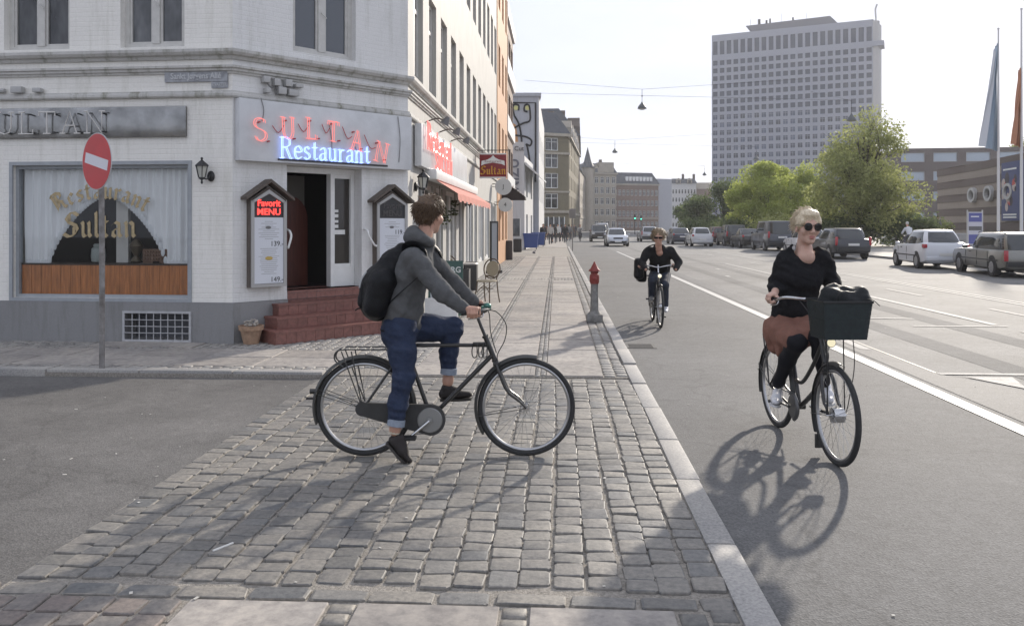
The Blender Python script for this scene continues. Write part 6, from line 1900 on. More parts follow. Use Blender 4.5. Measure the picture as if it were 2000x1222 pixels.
    for xw in (x1 - ov, x0 + ov):
        for s in (-1, 1):
            Mw = Matrix.Translation((xw, s * (hw - .10), r)) @ Matrix.Rotation(s * -pi / 2, 4, 'X')
            b = MB(); b.lathe([(r * .7, -.10), (r * .95, -.10), (r, -.07), (r, .07), (r * .95, .105), (r * .66, .105)], 22, M=Mw)
            b2 = MB(); b2.lathe([(r * .66, .09), (r * .6, .108), (r * .2, .112), (.03, .116)], 22, M=Mw)
            for k in range(7):
                a = 2 * pi * k / 7; b2.cbox((r * .4 * cos(a), r * .4 * sin(a), .115), (r * .36, .035, .014), M=Mw @ Matrix.Identity(4))
            done(b, 'wheel', M_TYRE, False, [(b2, 'rim', M_RIMC)])
            b = MB(); b.lathe([(r * 1.16, -.02), (r * 1.16, .004)], 26, M=Matrix.Translation((xw, s * (hw - .012), r + .03)) @ Matrix.Rotation(s * -pi / 2, 4, 'X')); done(b, 'wheel_arch', M_TRIM)
    if kind in ('wagon', 'estate', 'suv'):
        for s in (-1, 1):
            b = MB(); b.tube([(ws1 - .1, s * rw * .9, zt + .03), (ws1 - .3, s * rw * .9, zt + .075), (rf + .35, s * rw * .9, zt + .07), (rf + .1, s * rw * .9, zt + .02)], .014, 6); done(b, 'roof_rail', M_TRIM)
    CAR_CACHE[key] = made
    return t
Z_ROAD = 0.0
UP = pi / 2
GP = 'cars parked along the far kerb'
car('silver grey boxy estate car at the right edge, parked nearest', 'wagon', (15.1, 28.7, Z_ROAD), UP - .13, paint('silver_grey', (.22, .215, .195), .6), GP)
car('white small hatchback parked in front of the silver grey estate', 'hatch', (14.75, 33.5, Z_ROAD), UP - .09, paint('white', (.66, .68, .72), 0), GP)
car('dark grey estate car with plate, parked right of the blonde woman', 'estate', (14.35, 42.9, Z_ROAD), UP, paint('charcoal', (.035, .037, .045), .5), GP)
car('white hatchback half hidden behind the blonde woman\'s head', 'hatch', (14.45, 48.6, Z_ROAD), UP, paint('white2', (.6, .6, .62), 0), GP)
car('dark grey van parked left of the blonde woman', 'van', (14.35, 55.6, Z_ROAD), UP, paint('van_grey', (.045, .05, .065), .4), GP)
car('black sedan parked beyond the dark van', 'sedan', (14.2, 62.2, Z_ROAD), UP, paint('black', (.012, .012, .014), .3), GP)
car('black off-roader parked beyond the black sedan', 'suv', (14.3, 68.2, Z_ROAD), UP, paint('black2', (.02, .02, .024), .3), GP)
car('dark red estate parked beyond the black off-roader', 'estate', (14.3, 74.2, Z_ROAD), UP, paint('maroon', (.09, .018, .022), .4), GP)
for k, (y, kd, c, nm) in enumerate(((80.5, 'sedan', (.03, .035, .05), 'dark blue sedan in the distant row of parked cars under the trees'), (86.5, 'hatch', (.2, .2, .22), 'grey hatchback in the distant row of parked cars under the trees'), (93, 'suv', (.03, .03, .033), 'black off-roader far along the row under the trees'), (100, 'sedan', (.25, .26, .28), 'pale sedan at the far end of the parked row'))):
    car(nm, kd, (14.3, y, Z_ROAD), UP, paint('far%d' % k, c, .4), GP)
GM = 'cars on the carriageway'
car('white topped hatchback standing in the right lane', 'hatch', (11.3, 66.2, Z_ROAD), UP, paint('mini_white', (.55, .56, .58), 0), GM)
car('dark blue sedan beside the white topped hatchback', 'sedan', (10.9, 74, Z_ROAD), UP, paint('navy', (.03, .035, .06), .4), GM)
car('silver estate driving away behind the distant rider', 'estate', (9.3, 85, Z_ROAD), UP, paint('silver', (.36, .37, .40), .6), GM)
car('dark sedan far off at the end of the right lane', 'sedan', (10.9, 98, Z_ROAD), UP, paint('navy2', (.05, .05, .07), .4), GM)
car('silver sedan coming towards the cyclists', 'sedan', (4.75, 66.3, Z_ROAD), -UP, paint('silver2', (.50, .53, .58), .4), GM)
car('dark off-roader waiting behind the oncoming silver sedan', 'suv', (4.3, 84.5, Z_ROAD), -UP, paint('dark_suv', (.04, .036, .034), .4), GM)
car('white delivery van far up the street', 'van', (6.1, 112, Z_ROAD), -UP, paint('van_white', (.6, .62, .64), 0), GM)
# ================================================================== STREET BUILDINGS BEHIND
M_BRICKR = wall_mat('red_brown_brick', (.22, .155, .125), True, .3)
M_OCHRE = wall_mat('ochre_stone', (.19, .165, .11), False, .3)
M_ORANGE = wall_mat('orange_render', (.52, .30, .17), False, .12)
M_CONC = wall_mat('pale_concrete', (.50, .495, .485), False, .15)
M_GREYW = wall_mat('grey_render', (.42, .43, .46), False, .15)
M_WHITER = wall_mat('white_render', (.60, .60, .60), False, .12)
M_DKBR = wall_mat('dark_brick', (.15, .12, .10), True, .3)
M_ROOFD = mat('slate_roof', (.065, .07, .08), .6, var=.25, scale=3)
M_STONEB = wall_mat('beige_stone', (.40, .36, .30), False, .3)
WIN_ME = {}
def far_block(name, label, P0, P1, z0, z1, depth, wall, ncol, rows, ww, wh, frame_m=None, pane=None, roof=None, roof_h=0, limit=300, top_cap=True, bands=None, split=False, cat='building', skip=None):
    """P0 -> P1: left to right seen from the street. rows: sill heights. Windows are real openings, each window a part"""
    P0, P1 = Vector(P0), Vector(P1); u = P1 - P0; W = u.length; M = fmat((P0.x, P0.y, 0), u)
    t = thing(name, label, cat); t.matrix_basis = M
    ops = []
    for zr in rows:
        h = wh
        if isinstance(zr, tuple): zr, h = zr
        for c in range(ncol):
            if skip and skip(c, zr): continue
            x = W * (c + .5) / ncol; ops.append((x - ww / 2, x + ww / 2, zr, zr + h))
    b = facade_mb(W, z0, z1, ops, t=.22)
    b.add([(0, 0, z0), (0, 0, z1), (0, depth, z1), (0, depth, z0)], [(0, 1, 2, 3)]); b.add([(W, 0, z0), (W, depth, z0), (W, depth, z1), (W, 0, z1)], [(0, 1, 2, 3)]); b.add([(0, depth, z0), (0, depth, z1), (W, depth, z1), (W, depth, z0)], [(0, 1, 2, 3)])
    b.add([(0, 0, z1), (W, 0, z1), (W, depth, z1), (0, depth, z1)], [(0, 1, 2, 3)])
    b.build('wall', wall, t, auto=False)
    frame_m = frame_m or M_FRAMEW; pane = pane or M_PANE
    restb = MB(); cnt = 0
    for (a, c, p, q) in ops:
        w, h = c - a, q - p
        key = (round(w, 2), round(h, 2), frame_m.name, pane.name)
        if key not in WIN_ME:
            f = MB(); e = min(.09, w * .09)
            f.box((-w / 2, .10, 0), (-w / 2 + e, .18, h)); f.box((w / 2 - e, .10, 0), (w / 2, .18, h)); f.box((-w / 2 + e, .10, 0), (w / 2 - e, .18, e)); f.box((-w / 2 + e, .10, h - e), (w / 2 - e, .18, h))
            if h > w * .8 and w > .9: f.box((-e * .4, .09, e), (e * .4, .17, h - e))
            if h > 1.5: f.box((-w / 2 + e, .095, h * .68 - e * .4), (w / 2 - e, .172, h * .68 + e * .4))
            g = MB(); g.box((-w / 2 + e * .5, .19, e * .5), (w / 2 - e * .5, .2, h - e * .5))
            WIN_ME[key] = (f.mesh(frame_m, 'window'), g.mesh(pane, 'pane'))
        if cnt < limit:
            o = link('window', WIN_ME[key][0], t); o.location = ((a + c) / 2, 0, p); g = link('pane', WIN_ME[key][1], o)
        else:
            restb.box((a, .19, p), (c, .2, q), 1); restb.box((a, .1, p), (c, .18, p + .09), 0); restb.box((a, .1, p + .09), (a + .08, .18, q), 0)
        cnt += 1
    if cnt > limit: tag(restb.build('windows', [frame_m, pane], t, auto=False), kind='stuff')
    if bands:
        for (zb_, h, o_, m) in bands: 
            b = MB(); b.box((-o_, -o_, zb_), (W + o_, .1, zb_ + h)); b.build('string_course', m, t)
    if roof and roof_h:
        b = MB(); e = .3; k = min(depth * .45, roof_h * .7)
        b.add([(-e, -e, z1), (W + e, -e, z1), (W + e, depth + e, z1), (-e, depth + e, z1), (k * .4, k, z1 + roof_h), (W - k * .4, k, z1 + roof_h), (W - k * .4, depth - k * .6, z1 + roof_h), (k * .4, depth - k * .6, z1 + roof_h)], [(3, 2, 1, 0), (4, 5, 6, 7), (0, 1, 5, 4), (1, 2, 6, 5), (2, 3, 7, 6), (3, 0, 4, 7)])
        b.build('roof', roof, t)
    return t
XF = BC.x
# orange house and the banded house that follow the restaurant
far_block('orange_house', 'narrow orange rendered house beyond the white restaurant building', (XF + .03, BC.y + LC, 0), (XF + .03, BC.y + LC + 6.6, 0), 0, 15.2, 10, M_ORANGE, 3, [1.0, 4.2, 7.4, 10.6], 1.1, 1.7)
bh = far_block('banded_building', 'modern house with white and red brown bands next to the orange house', (XF - .05, BC.y + LC + 6.6, 0), (XF - .05, BC.y + LC + 13, 0), 0, 12.5, 10, M_BRICKR, 3, [4.3, 7.1, 9.9], 1.7, 1.3, bands=[(3.4, .8, .12, M_FRAMEW), (6.2, .8, .12, M_FRAMEW), (9.0, .8, .12, M_FRAMEW), (11.8, .6, .12, M_FRAMEW)])
# white low house with painted name, and the tall mural wall behind it
p0, p1 = C(-3.2, 54.5), C(.80, 54.5)
mz = far_block('white_shop_house', 'low white shop house with dark vertical letters on its side wall', p0, p1, 0, 7.2, 9, M_WHITER, 1, [], .1, .1)
for k, (x, z) in enumerate(((2.75, 1.0), (3.1, 1.0))):
    pass
b = MB(); b.box((2.55, -.03, .95), (3.75, .0, 2.1)); wo = b.build('shop_window', M_PANE, mz)
for x in (2.53, 3.1, 3.72): b = MB(); b.box((x, -.06, .93), (x + .06, .0, 2.12)); b.build('mullion', M_FRAMEW, wo)
b = MB(); b.text('MIZU', 1.15, Matrix.Translation((3.3, -.04, 5.0)) @ Matrix.Rotation(pi / 2, 4, 'X') @ Matrix.Rotation(pi / 2, 4, 'Z'), extrude=.01, sx=.8, bold=.02); b.build('lettering', mat('grey_letters', (.16, .17, .2), .6), mz)
b = MB(); b.text('Cut & Cut', .42, Matrix.Translation((3.1, -.04, 6.75)) @ Matrix.Rotation(pi / 2, 4, 'X'), extrude=.01); b.build('lettering', mat('black_letters', (.03, .03, .03), .6), mz)
q0, q1 = C(.83, 54.6), C(1.65, 63)
sd = far_block('shop_house', 'white shop house with slanting canopy facing the street past the bins', q0, q1, 0, 6.3, 6, M_WHITER, 2, [.6, 3.6], 1.5, 1.8, frame_m=M_FRAME)
b = MB(); b.prism([(0, -.05, 5.9), (0, -1.0, 5.0), (0, -1.0, 4.9), (0, -.05, 5.7)], (8.2, 0, 0)); b.build('canopy', M_FRAMEW, sd)
mu = far_block('mural_building', 'tall pale blind wall with black curling line mural above the white shop', C(-1.8, 63.2), C(2.05, 63.2), 0, 11.6, 14, M_GREYW, 1, [], .1, .1)
M_INK = mat('mural_black', (.02, .02, .02), .7); M_MO = mat('mural_orange', (.55, .28, .12), .7); M_MY = mat('mural_yellow', (.6, .58, .25), .7)
b = MB(); b.prism([(.8, -.02, 6.2), (2.3, -.02, 6.2), (2.35, -.02, 7.6), (2.1, -.02, 9.4), (1.6, -.02, 9.7), (.8, -.02, 9.4)], (0, .015, 0)); b.build('mural_patch', M_MO, mu)
for pts in ([(2.45, 6.3), (2.55, 8.0), (2.35, 9.4), (1.95, 10.2), (1.9, 10.9), (2.3, 10.9), (2.3, 10.5)], [(1.7, 9.0), (2.6, 9.5), (3.15, 9.7), (3.2, 10.3), (3.1, 10.9), (2.8, 10.9), (2.75, 10.5), (3.0, 10.4)], [(1.8, 8.6), (2.8, 8.5), (3.3, 8.2), (3.2, 7.8), (2.9, 7.9), (3.0, 7.6), (3.2, 6.4), (3.3, 5.4)], [(3.62, 5.0), (3.62, 11.1), (1.6, 11.1)]):
    b = MB(); b.tube(bez([(x, -.03, z) for x, z in pts], 5) if len(pts) > 3 else [(x, -.03, z) for x, z in pts], .075, 6); b.build('mural_line', M_INK, mu)
for (x, z) in ((2.1, 10.7), (3.0, 10.7), (3.28, 6.0)): b = MB(); b.lathe([(.18, 0), (.18, .02)], 14, M=Matrix.Translation((x, -.02, z)) @ Matrix.Rotation(pi / 2, 4, 'X')); b.build('mural_dot', M_MY, mu)
b = MB(); b.box((-.2, -.15, 11.6), (4.05, 14, 11.85)); b.build('parapet', M_GREYW, mu)
far_block('pale_house', 'pale plain house between the mural wall and the ochre corner house', C(2.08, 63.3), C(3.3, 84), 0, 11.6, 6, M_WHITER, 5, [3.6, 7.4], 1.2, 1.7)
# ochre corner house with grey mansard
oc = far_block('ochre_corner_house', 'ochre stone corner house with tall windows and grey mansard roof', C(3.0, 108), C(7.6, 110), 0, 13.8, 12, M_OCHRE, 1, [(3.9, 2.0), (6.6, 2.0), (9.3, 1.9), (11.6, 1.7)], 1.9, 2.0, roof=M_ROOFD, roof_h=3.2, bands=[(3.3, .35, .25, M_STONEB), (6.0, .25, .15, M_STONEB), (11.1, .3, .15, M_STONEB), (13.5, .4, .35, M_STONEB)])
b = MB(); b.box((.3, -.06, .5), (4.4, -.01, 2.7)); b.build('shop_window', M_PANE, oc)
for k in range(6): b = MB(); b.box((.3 + k * .8, -.1, .4), (.42 + k * .8, -.0, 2.8)); b.build('shop_pillar', M_FRAMEW, oc)
far_block('ochre_house_flank', 'receding street side of the ochre corner house with bay windows', C(7.65, 110), C(11.4, 140), 0, 13.6, 10, M_OCHRE, 7, [.8, 3.9, 6.6, 9.3, 11.5], 1.5, 1.8, roof=M_ROOFD, roof_h=2.6, bands=[(3.2, .3, .15, M_STONEB), (13.4, .3, .3, M_STONEB)])
far_block('gabled_row_house', 'dark tall gabled house behind the ochre corner house', C(11.5, 141), C(15.3, 185), 0, 17, 10, M_DKBR, 9, [1, 4.4, 7.6, 10.8, 13.8], 1.5, 1.9, roof=M_ROOFD, roof_h=5, bands=[(3.5, .4, .2, M_STONEB)])
far_block('stepped_house', 'narrow old house stepping down between the gabled house and the turret', C(16.0, 198), C(21.2, 238), 0, 15.5, 10, M_STONEB, 8, [1, 4.4, 7.6, 10.8], 1.4, 1.8, roof=M_ROOFD, roof_h=3.5, bands=[(3.5, .4, .2, M_STONEB)])
# the far side where the street bends
tb = far_block('turret_house', 'grand brick house with pointed corner turret where the street bends', C(20.6, 240), C(30.8, 242), 0, 17, 14, M_STONEB, 6, [1, 4.6, 7.8, 11, 14], 1.1, 1.9, bands=[(3.8, .5, .2, M_STONEB), (10.5, .3, .2, M_STONEB), (16.6, .5, .4, M_STONEB)], roof=M_ROOFD, roof_h=3)
b = MB(); b.lathe([(1.7, 0), (1.7, 18.5)], 14, M=Matrix.Translation((1.4, -.8, 0))); tw = b.build('turret', M_STONEB, tb)
b = MB(); b.lathe([(2.1, 18.5), (1.2, 20.2), (.7, 22.0), (.05, 24.5)], 12, M=Matrix.Translation((1.4, -.8, 0))); b.build('spire', M_ROOFD, tw)
b = MB(); b.box((5.0, -.2, 17.2), (9.6, 3, 20.2)); b.build('gable', M_STONEB, tb)
rb2 = far_block('long_brick_house', 'long red brown house with a row of roof windows at the street end', C(31, 250), C(45.4, 254), 0, 14.4, 14, M_BRICKR, 11, [1, 4.4, 7.6, 10.8], .9, 1.7, roof=M_ROOFD, roof_h=3.6, bands=[(3.6, .4, .2, M_STONEB), (13.9, .5, .3, M_STONEB)])
for k in range(8):
    b = MB(); b.box((4.2 + k * 1.15, .35, 15.3), (5.0 + k * 1.15, 1.1, 16.6), 0); b.build('roof_window', M_FRAMEW, rb2)
far_block('grey_gable_wall', 'blank grey gable wall beside the long brick house', C(45.6, 256), C(50.3, 258), 0, 16.2, 14, M_GREYW, 1, [], .1, .1)
far_block('white_far_house', 'white five storey house far down the street', C(58.5, 300), C(67.5, 300), 0, 17, 14, M_WHITER, 8, [1, 4.2, 7.2, 10.2, 13.2], .7, 1.6, roof=M_ROOFD, roof_h=1.8)
far_block('brown_far_house', 'small brown house between the white house and the tower', C(67.6, 301), C(75, 300), 0, 15, 14, M_BRICKR, 5, [1, 4.2, 7.2, 10.2], .9, 1.6, roof=M_STONEB, roof_h=2.4)
# dormers and chimneys along the old roofs
for nm, xs_, z_, hgt in (('ochre_house_flank', (4, 9, 14, 19, 24), 14.2, 2.0), ('gabled_row_house', (5, 14, 23, 32, 41), 17.6, 3.2), ('turret_house', (4.2,), 17.4, 2.2), ('white_far_house', (2.5, 6.5), 17.4, 1.6)):
    ro = bpy.data.objects[nm]; rf_ = [c for c in ro.children if c.name.startswith('roof')][0]
    for x in xs_:
        b = MB(); b.prism([(x - .9, -.15, z_ - .6), (x + .9, -.15, z_ - .6), (x + .9, -.15, z_ + hgt * .5), (x, -.15, z_ + hgt), (x - .9, -.15, z_ + hgt * .5)], (0, 2.2, 0)); b.build('dormer', M_STONEB if nm != 'gabled_row_house' else M_DKBR, rf_)
        b = MB(); b.box((x - .45, -.2, z_ - .2), (x + .45, -.15, z_ + hgt * .45)); b.build('dormer_window', M_PANE, rf_)
        b = MB(); b.box((x + 1.8, 2.5, z_), (x + 2.6, 3.3, z_ + hgt + 1.6)); b.build('chimney', M_DKBR, rf_)
# ---------------------------------------------------------------- the office tower
M_TOW = wall_mat('tower_concrete', (.315, .325, .365), False, .12)
M_TPANE = mat('tower_glass', (.055, .068, .10), .2, spec=.4, obj_var=.6)
A, B, C2, D2 = C(67.8, 278), C(112.8, 256), C(119.1, 264), C(76, 290)
ZTW = 66.0
nrow = 21; rows = [3.2 + 2.62 * k for k in range(nrow)]
tower = far_block('office_tower', 'tall grey concrete office tower with a dense grid of windows', A, B, 0, ZTW, .6, M_TOW, 22, rows + [(59.2, 4.6)], 1.6, 1.7, frame_m=M_TOW, pane=M_TPANE, limit=300)
Mi = tower.matrix_basis.inverted()
b = MB(); pl_ = [Mi @ v for v in (B, C2, D2, A)]
loop = [(p.x, p.y) for p in pl_]
for i in range(3):
    (x0_, y0_), (x1_, y1_) = loop[i], loop[i + 1]
    b.quad((x0_, y0_ + .0, 0), (x1_, y1_, 0), (x1_, y1_, ZTW), (x0_, y0_, ZTW))
b.add([(x, y, ZTW - .01) for x, y in loop], [tuple(range(4))]); b.build('flank_wall', mat('tower_pale', (.40, .39, .375), .7), tower)
b = MB(); W_ = (B - A).length
b.cyl((W_ + .6, 1.2, 0), (W_ + .6, 1.2, ZTW - .5), 1.3, 16); b.build('corner_shaft', mat('tower_pale', (.5, .5, .5)), tower)
b = MB(); b.box((W_ - .3, -.8, 57.5), (W_ + 3.2, 6, 59)); b.build('corner_balcony', M_TOW, tower)
b = MB(); b.add([(13, 1.5, ZTW), (40, 1.5, ZTW), (40, 12, ZTW), (13, 12, ZTW), (11, .6, ZTW + 2.2), (37.5, .6, ZTW + 2.6), (37.5, 12, ZTW + 2.6), (11, 12, ZTW + 2.2)], [(3, 2, 1, 0), (4, 5, 6, 7), (0, 1, 5, 4), (1, 2, 6, 5), (2, 3, 7, 6), (3, 0, 4, 7)]); b.build('penthouse', mat('tower_penthouse', (.2, .2, .22), .6), tower)
for k, (x, h, w) in enumerate(((14.5, 2.2, .8), (17, 1.6, .6), (18.2, 2, .5), (22, 3.2, .08), (25.5, 1.6, .5), (30, 2.6, .08), (12, 2.4, .1))):
    b = MB(); b.box((x, 4, ZTW + 2.3), (x + w, 4 + w, ZTW + 2.6 + h)); b.build('rooftop_mast', M_TRIM, tower)
b = MB(); b.tube([(W_ + .8, 2, ZTW - .5), (W_ + .6, 2, ZTW + 3.5), (W_ + 1.1, 2, ZTW + 5)], .3, 6); b.build('rooftop_mast', M_CONC, tower)
# ---------------------------------------------------------------- right side: long brown block, striped hall
bb_ = far_block('brown_office_block', 'long dark brown office block with bands of pale windows behind the trees', C(62, 132), C(86, 128), 0, 14.0, 12, wall_mat('dark_brown_brick', (.115, .095, .09), False, .15), 5, [2.2, 5.6, 8.8, 11.8], 3.6, 1.5, frame_m=mat('block_frame', (.3, .3, .3), .6), pane=mat('bright_pane', (.30, .36, .42), .12, spec=.9))
M_ST1, M_ST2 = wall_mat('hall_dark_brick', (.135, .105, .090), False, .12), wall_mat('hall_pale_brick', (.29, .245, .205), False, .12)
hall = thing('striped_hall', 'low exhibition hall of striped dark and pale brown brick at the right', 'building')
arcp = [C(40.5, 78), C(39.6, 72), C(38.4, 66), C(37.2, 60), C(36.2, 54), C(35.6, 48)]
nst = 11; hz = 6.9
for k in range(nst):
    z0_, z1_ = hz * k / nst, hz * (k + 1) / nst
    b = MB(); o_ = .0 if k % 2 else .05
    pv = [Vector((p.x - o_, p.y, 0)) for p in arcp]
    for i in range(len(pv) - 1):
        b.quad((pv[i].x, pv[i].y, z0_), (pv[i + 1].x, pv[i + 1].y, z0_), (pv[i + 1].x, pv[i + 1].y, z1_), (pv[i].x, pv[i].y, z1_))
    b.quad((pv[0].x, pv[0].y, z0_), (pv[0].x, pv[0].y, z1_), (pv[0].x + 25, pv[0].y + 4, z1_), (pv[0].x + 25, pv[0].y + 4, z0_))
    if o_: b.quad((pv[0].x, pv[0].y, z1_), (pv[-1].x, pv[-1].y, z1_), (pv[-1].x + .1, pv[-1].y, z1_), (pv[0].x + .1, pv[0].y, z1_))
    b.build('brick_band', M_ST1 if k % 2 == 0 else M_ST2, hall)
b = MB(); b.add([(p.x - .05, p.y, hz) for p in arcp] + [(arcp[-1].x + 30, arcp[-1].y, hz), (arcp[0].x + 30, arcp[0].y + 4, hz)], [tuple(range(len(arcp) + 2))]); b.build('roof', M_ROOFD, hall)
for k, tt in enumerate((.30, .42, .55)):
    i = int(tt * 5); p = arcp[i].lerp(arcp[i + 1], tt * 5 - i)
    b = MB(); b.lathe([(.62, -.1), (.62, .22), (.42, .22), (.42, -.1)], 20, M=Matrix.Translation((p.x - .15, p.y, 4.2)) @ Matrix.Rotation(-pi / 2, 4, 'Y')); b.build('round_window', M_CONC, hall)
pb = arcp[2].lerp(arcp[3], .55); pc = arcp[4].lerp(arcp[4], .0)
ban = thing('wall_banner', 'tall blue event banner with red and white figures on the striped hall', 'banner')
ub = (arcp[4] - arcp[3]).normalized(); Mb_ = fmat((pb.x - .25, pb.y, 0), ub); ban.matrix_basis = Mb_
b = MB(); b.box((0, -.02, 2.0), (4.2, .0, 6.4)); b.build('banner_cloth', mat('banner_blue', (.07, .085, .18), .7), ban)
r = random.Random(2)
for k in range(16):
    b = MB(); x, z, s_ = r.uniform(.2, 2.4), r.uniform(2.7, 5.2), r.uniform(.12, .4); b.ball((x, -.025, z), (s_, .01, s_ * 1.3), 8, 6)
    b.build('banner_print', (mat('print_red', (.45, .06, .05), .7), mat('print_pale', (.5, .42, .38), .7), mat('print_dark', (.06, .05, .06), .7))[k % 3], ban)
for z in (2.2, 2.4, 5.8): b = MB(); b.box((.3, -.03, z), (2.6, -.021, z + .12)); b.build('banner_line', M_FRAMEW, ban)
# ---------------------------------------------------------------- flag poles, info board
def flagpole(label, px, d, top, cols, f0, f1, wdt):
    p = C((px - 1000) / 1600 * d, d, .11)
    t = thing('flagpole', label, 'flagpole', p[:])
    b = MB(); b.tube([(0, 0, 0), (0, 0, top - .11)], [.09, .045], 12); b.ball((0, 0, top - .08), .07, 10, 6); b.build('pole', mat('white_pole', (.6, .6, .6), .4), t)
    n = 26; z0_, z1_ = f1, f0
    for k, c in enumerate(cols):
        b = MB(); y0 = k / len(cols); y1 = (k + 1) / len(cols); nn = 8
        for i in range(n):
            for j in range(nn):
                vv = []
                for (a_, e_) in ((i, j), (i, j + 1), (i + 1, j + 1), (i + 1, j)):
                    tz = a_ / n; tw_ = y0 + (y1 - y0) * e_ / nn
                    w = wdt * (1 - .85 * tz) ; x = -.06 - tw_ * w + .05 * sin(tw_ * 17 + tz * 4); yy = .14 * sin(tw_ * 14 + tz * 3) * (1 - .3 * tz)
                    z = z1_ + (z0_ - z1_) * (tz * (1 - .12 * tw_) + .05 * tw_)
                    vv.append((x, yy, z))
                b.quad(*vv)
        b.sm = [True] * len(b.sm); b.build('flag', c, t, auto=False)
fb1, fb2, fb3 = mat('flag_blue', (.26, .32, .38), .8), mat('flag_white', (.55, .58, .62), .8), mat('flag_pale_blue', (.38, .47, .56), .8)
flagpole('tall white flagpole with limp blue and white flag', 1950, 47, 12.9, [fb1, fb3, fb2], 5.8, 12.0, .95)
flagpole('white flagpole with limp orange flag at the right edge', 1995, 45, 13.5, [mat('flag_orange', (.42, .2, .12), .8)], 5.8, 10.2, .4)
p = C(22.6, 40, .11); ib_ = thing('info_board', 'blue and white information board on posts behind the white hatchback', 'sign', p[:], .25)
for x in (-.42, .42): b = MB(); b.tube([(x, 0, 0), (x, 0, 2.3)], .035, 8); b.build('post', M_CONC, ib_)
b = MB(); b.box((-.39, -.03, .6), (.39, .03, 2.2)); b.build('panel', mat('board_pale', (.5, .5, .56), .5), ib_)
for (z0_, z1_) in ((1.72, 2.15), (.65, 1.1)): b = MB(); b.box((-.36, -.036, z0_), (.36, -.031, z1_)); b.build('blue_field', mat('board_blue', (.09, .10, .30), .5), ib_)
b = MB(); b.box((-.36, -.036, 1.3), (.36, -.031, 1.5)); b.build('photo_strip', mat('board_photo', (.12, .12, .12), .6), ib_)
b = MB(); b.text('Museum', .14, Matrix.Translation((0, -.04, 1.95)) @ Matrix.Rotation(pi / 2, 4, 'X'), extrude=.001) if False else b.box((-.25, -.04, 1.95), (.2, -.037, 2.0)); b.build('print_line', M_FRAMEW, ib_)
b = MB(); b.box((0, 0, 0), (7, 6, .55)); b.box((1, 1, .55), (7, 6, .9)); o = b.build('stone_terrace', M_CONC); o.location = C(30.2, 62, .11); tag(o, 'low stone terrace steps in front of the striped hall', 'terrace')

# ---------------------------------------------------------------- hanging street lamps on wires
def hang_lamp(label, px, py, d, s=.32):
    p = at(px, py, d); t = thing('street_lamp', label, 'street lamp', p[:], group='lamps hung on wires over the street')
    b = MB(); b.lathe([(s, -.18), (s, -.14), (s * .82, .02), (s * .42, .16), (s * .2, .26), (.06, .32)], 18); b.build('lamp_shade', mat('lamp_enamel', (.09, .10, .10), .45), t)
    b = MB(); b.lathe([(s * .9, -.18), (s * .5, -.24), (.05, -.26)], 16); b.build('diffuser', mat('lamp_diffuser', (.5, .5, .48), .4), t)
    b = MB(); b.tube([(0, 0, .3), (0, 0, 1.25)], .018, 6); b.ball((0, 0, .75), .05, 8, 6); b.build('hanger', M_BLACK, t)
    # span wire from house front to the far side of the street
    b = MB(); L_ = [Vector((XF - p.x, 0, 2.0)), Vector((0, 0, 1.25)), Vector((18 - p.x, 0, 1.9))]
    b.tube(L_, .009, 4); b.build('span_wire', M_BLACK, t)
hang_lamp('nearest grey lamp hanging over the cycle lane against the sky', 1254, 208, 60, .33)
hang_lamp('second grey lamp hanging farther along against the sky', 1201, 295, 95)
hang_lamp('dark hanging lamp in front of the tower above the tall tree', 1663, 231, 58, .33)
hang_lamp('small dark hanging lamp before the lower left of the tower', 1477, 309, 92)
hang_lamp('tiny hanging lamp left of the tower foot', 1376, 340, 125)

# ================================================================== TREES
M_BARK = mat('tree_bark', (.075, .06, .048), .9, var=.3, scale=6, bump=.5)
def leaf_mat(name, c1, c2, c3):
    m = bpy.data.materials.new(name); m.use_nodes = True; nt = m.node_tree; b = nt.nodes['Principled BSDF']
    b.inputs['Roughness'].default_value = .6; b.inputs['Specular IOR Level'].default_value = .3
    ge = nt.nodes.new('ShaderNodeNewGeometry')
    c = _ramp(nt, ge.outputs['Random Per Island'], [(0, c1), (.5, c2), (1, c3)])
    nt.links.new(c, b.inputs['Base Color'])
    tr = nt.nodes.new('ShaderNodeBsdfTranslucent'); nt.links.new(c, tr.inputs['Color']); mx = nt.nodes.new('ShaderNodeMixShader'); mx.inputs[0].default_value = .55
    nt.links.new(b.outputs[0], mx.inputs[1]); nt.links.new(tr.outputs[0], mx.inputs[2]); nt.links.new(mx.outputs[0], nt.nodes['Material Output'].inputs['Surface'])
    MATS[name] = m; return m
LF_B = leaf_mat('fresh_leaf', (.28, .33, .07), (.38, .43, .11), (.48, .52, .17))
LF_M = leaf_mat('spring_leaf', (.23, .255, .085), (.32, .345, .125), (.42, .44, .18))
LF_D = leaf_mat('dark_leaf', (.075, .11, .045), (.12, .16, .065), (.17, .205, .085))
def leaf_cloud(mb, c, r, n, s, rs_):
    """n leaf faces scattered through a clump"""
    g = rs_.randn(n, 3); g /= np.linalg.norm(g, axis=1)[:, None]; rad = rs_.rand(n) ** .45
    P = np.array(c) + g * rad[:, None] * np.array(r)
    a = rs_.randn(n, 3); a /= np.linalg.norm(a, axis=1)[:, None]; b_ = np.cross(a, rs_.randn(n, 3)); b_ /= np.linalg.norm(b_, axis=1)[:, None]
    sz = s * (.6 + .8 * rs_.rand(n))[:, None]
    q = np.stack([P - a * sz, P + b_ * sz * .5, P + a * sz, P - b_ * sz * .5], 1).reshape(-1, 3)
    k = len(mb.v); mb.v.extend(map(tuple, q.tolist())); 
    for i in range(n): mb.f.append([k + 4 * i, k + 4 * i + 1, k + 4 * i + 2, k + 4 * i + 3]); mb.mi.append(0); mb.sm.append(False)
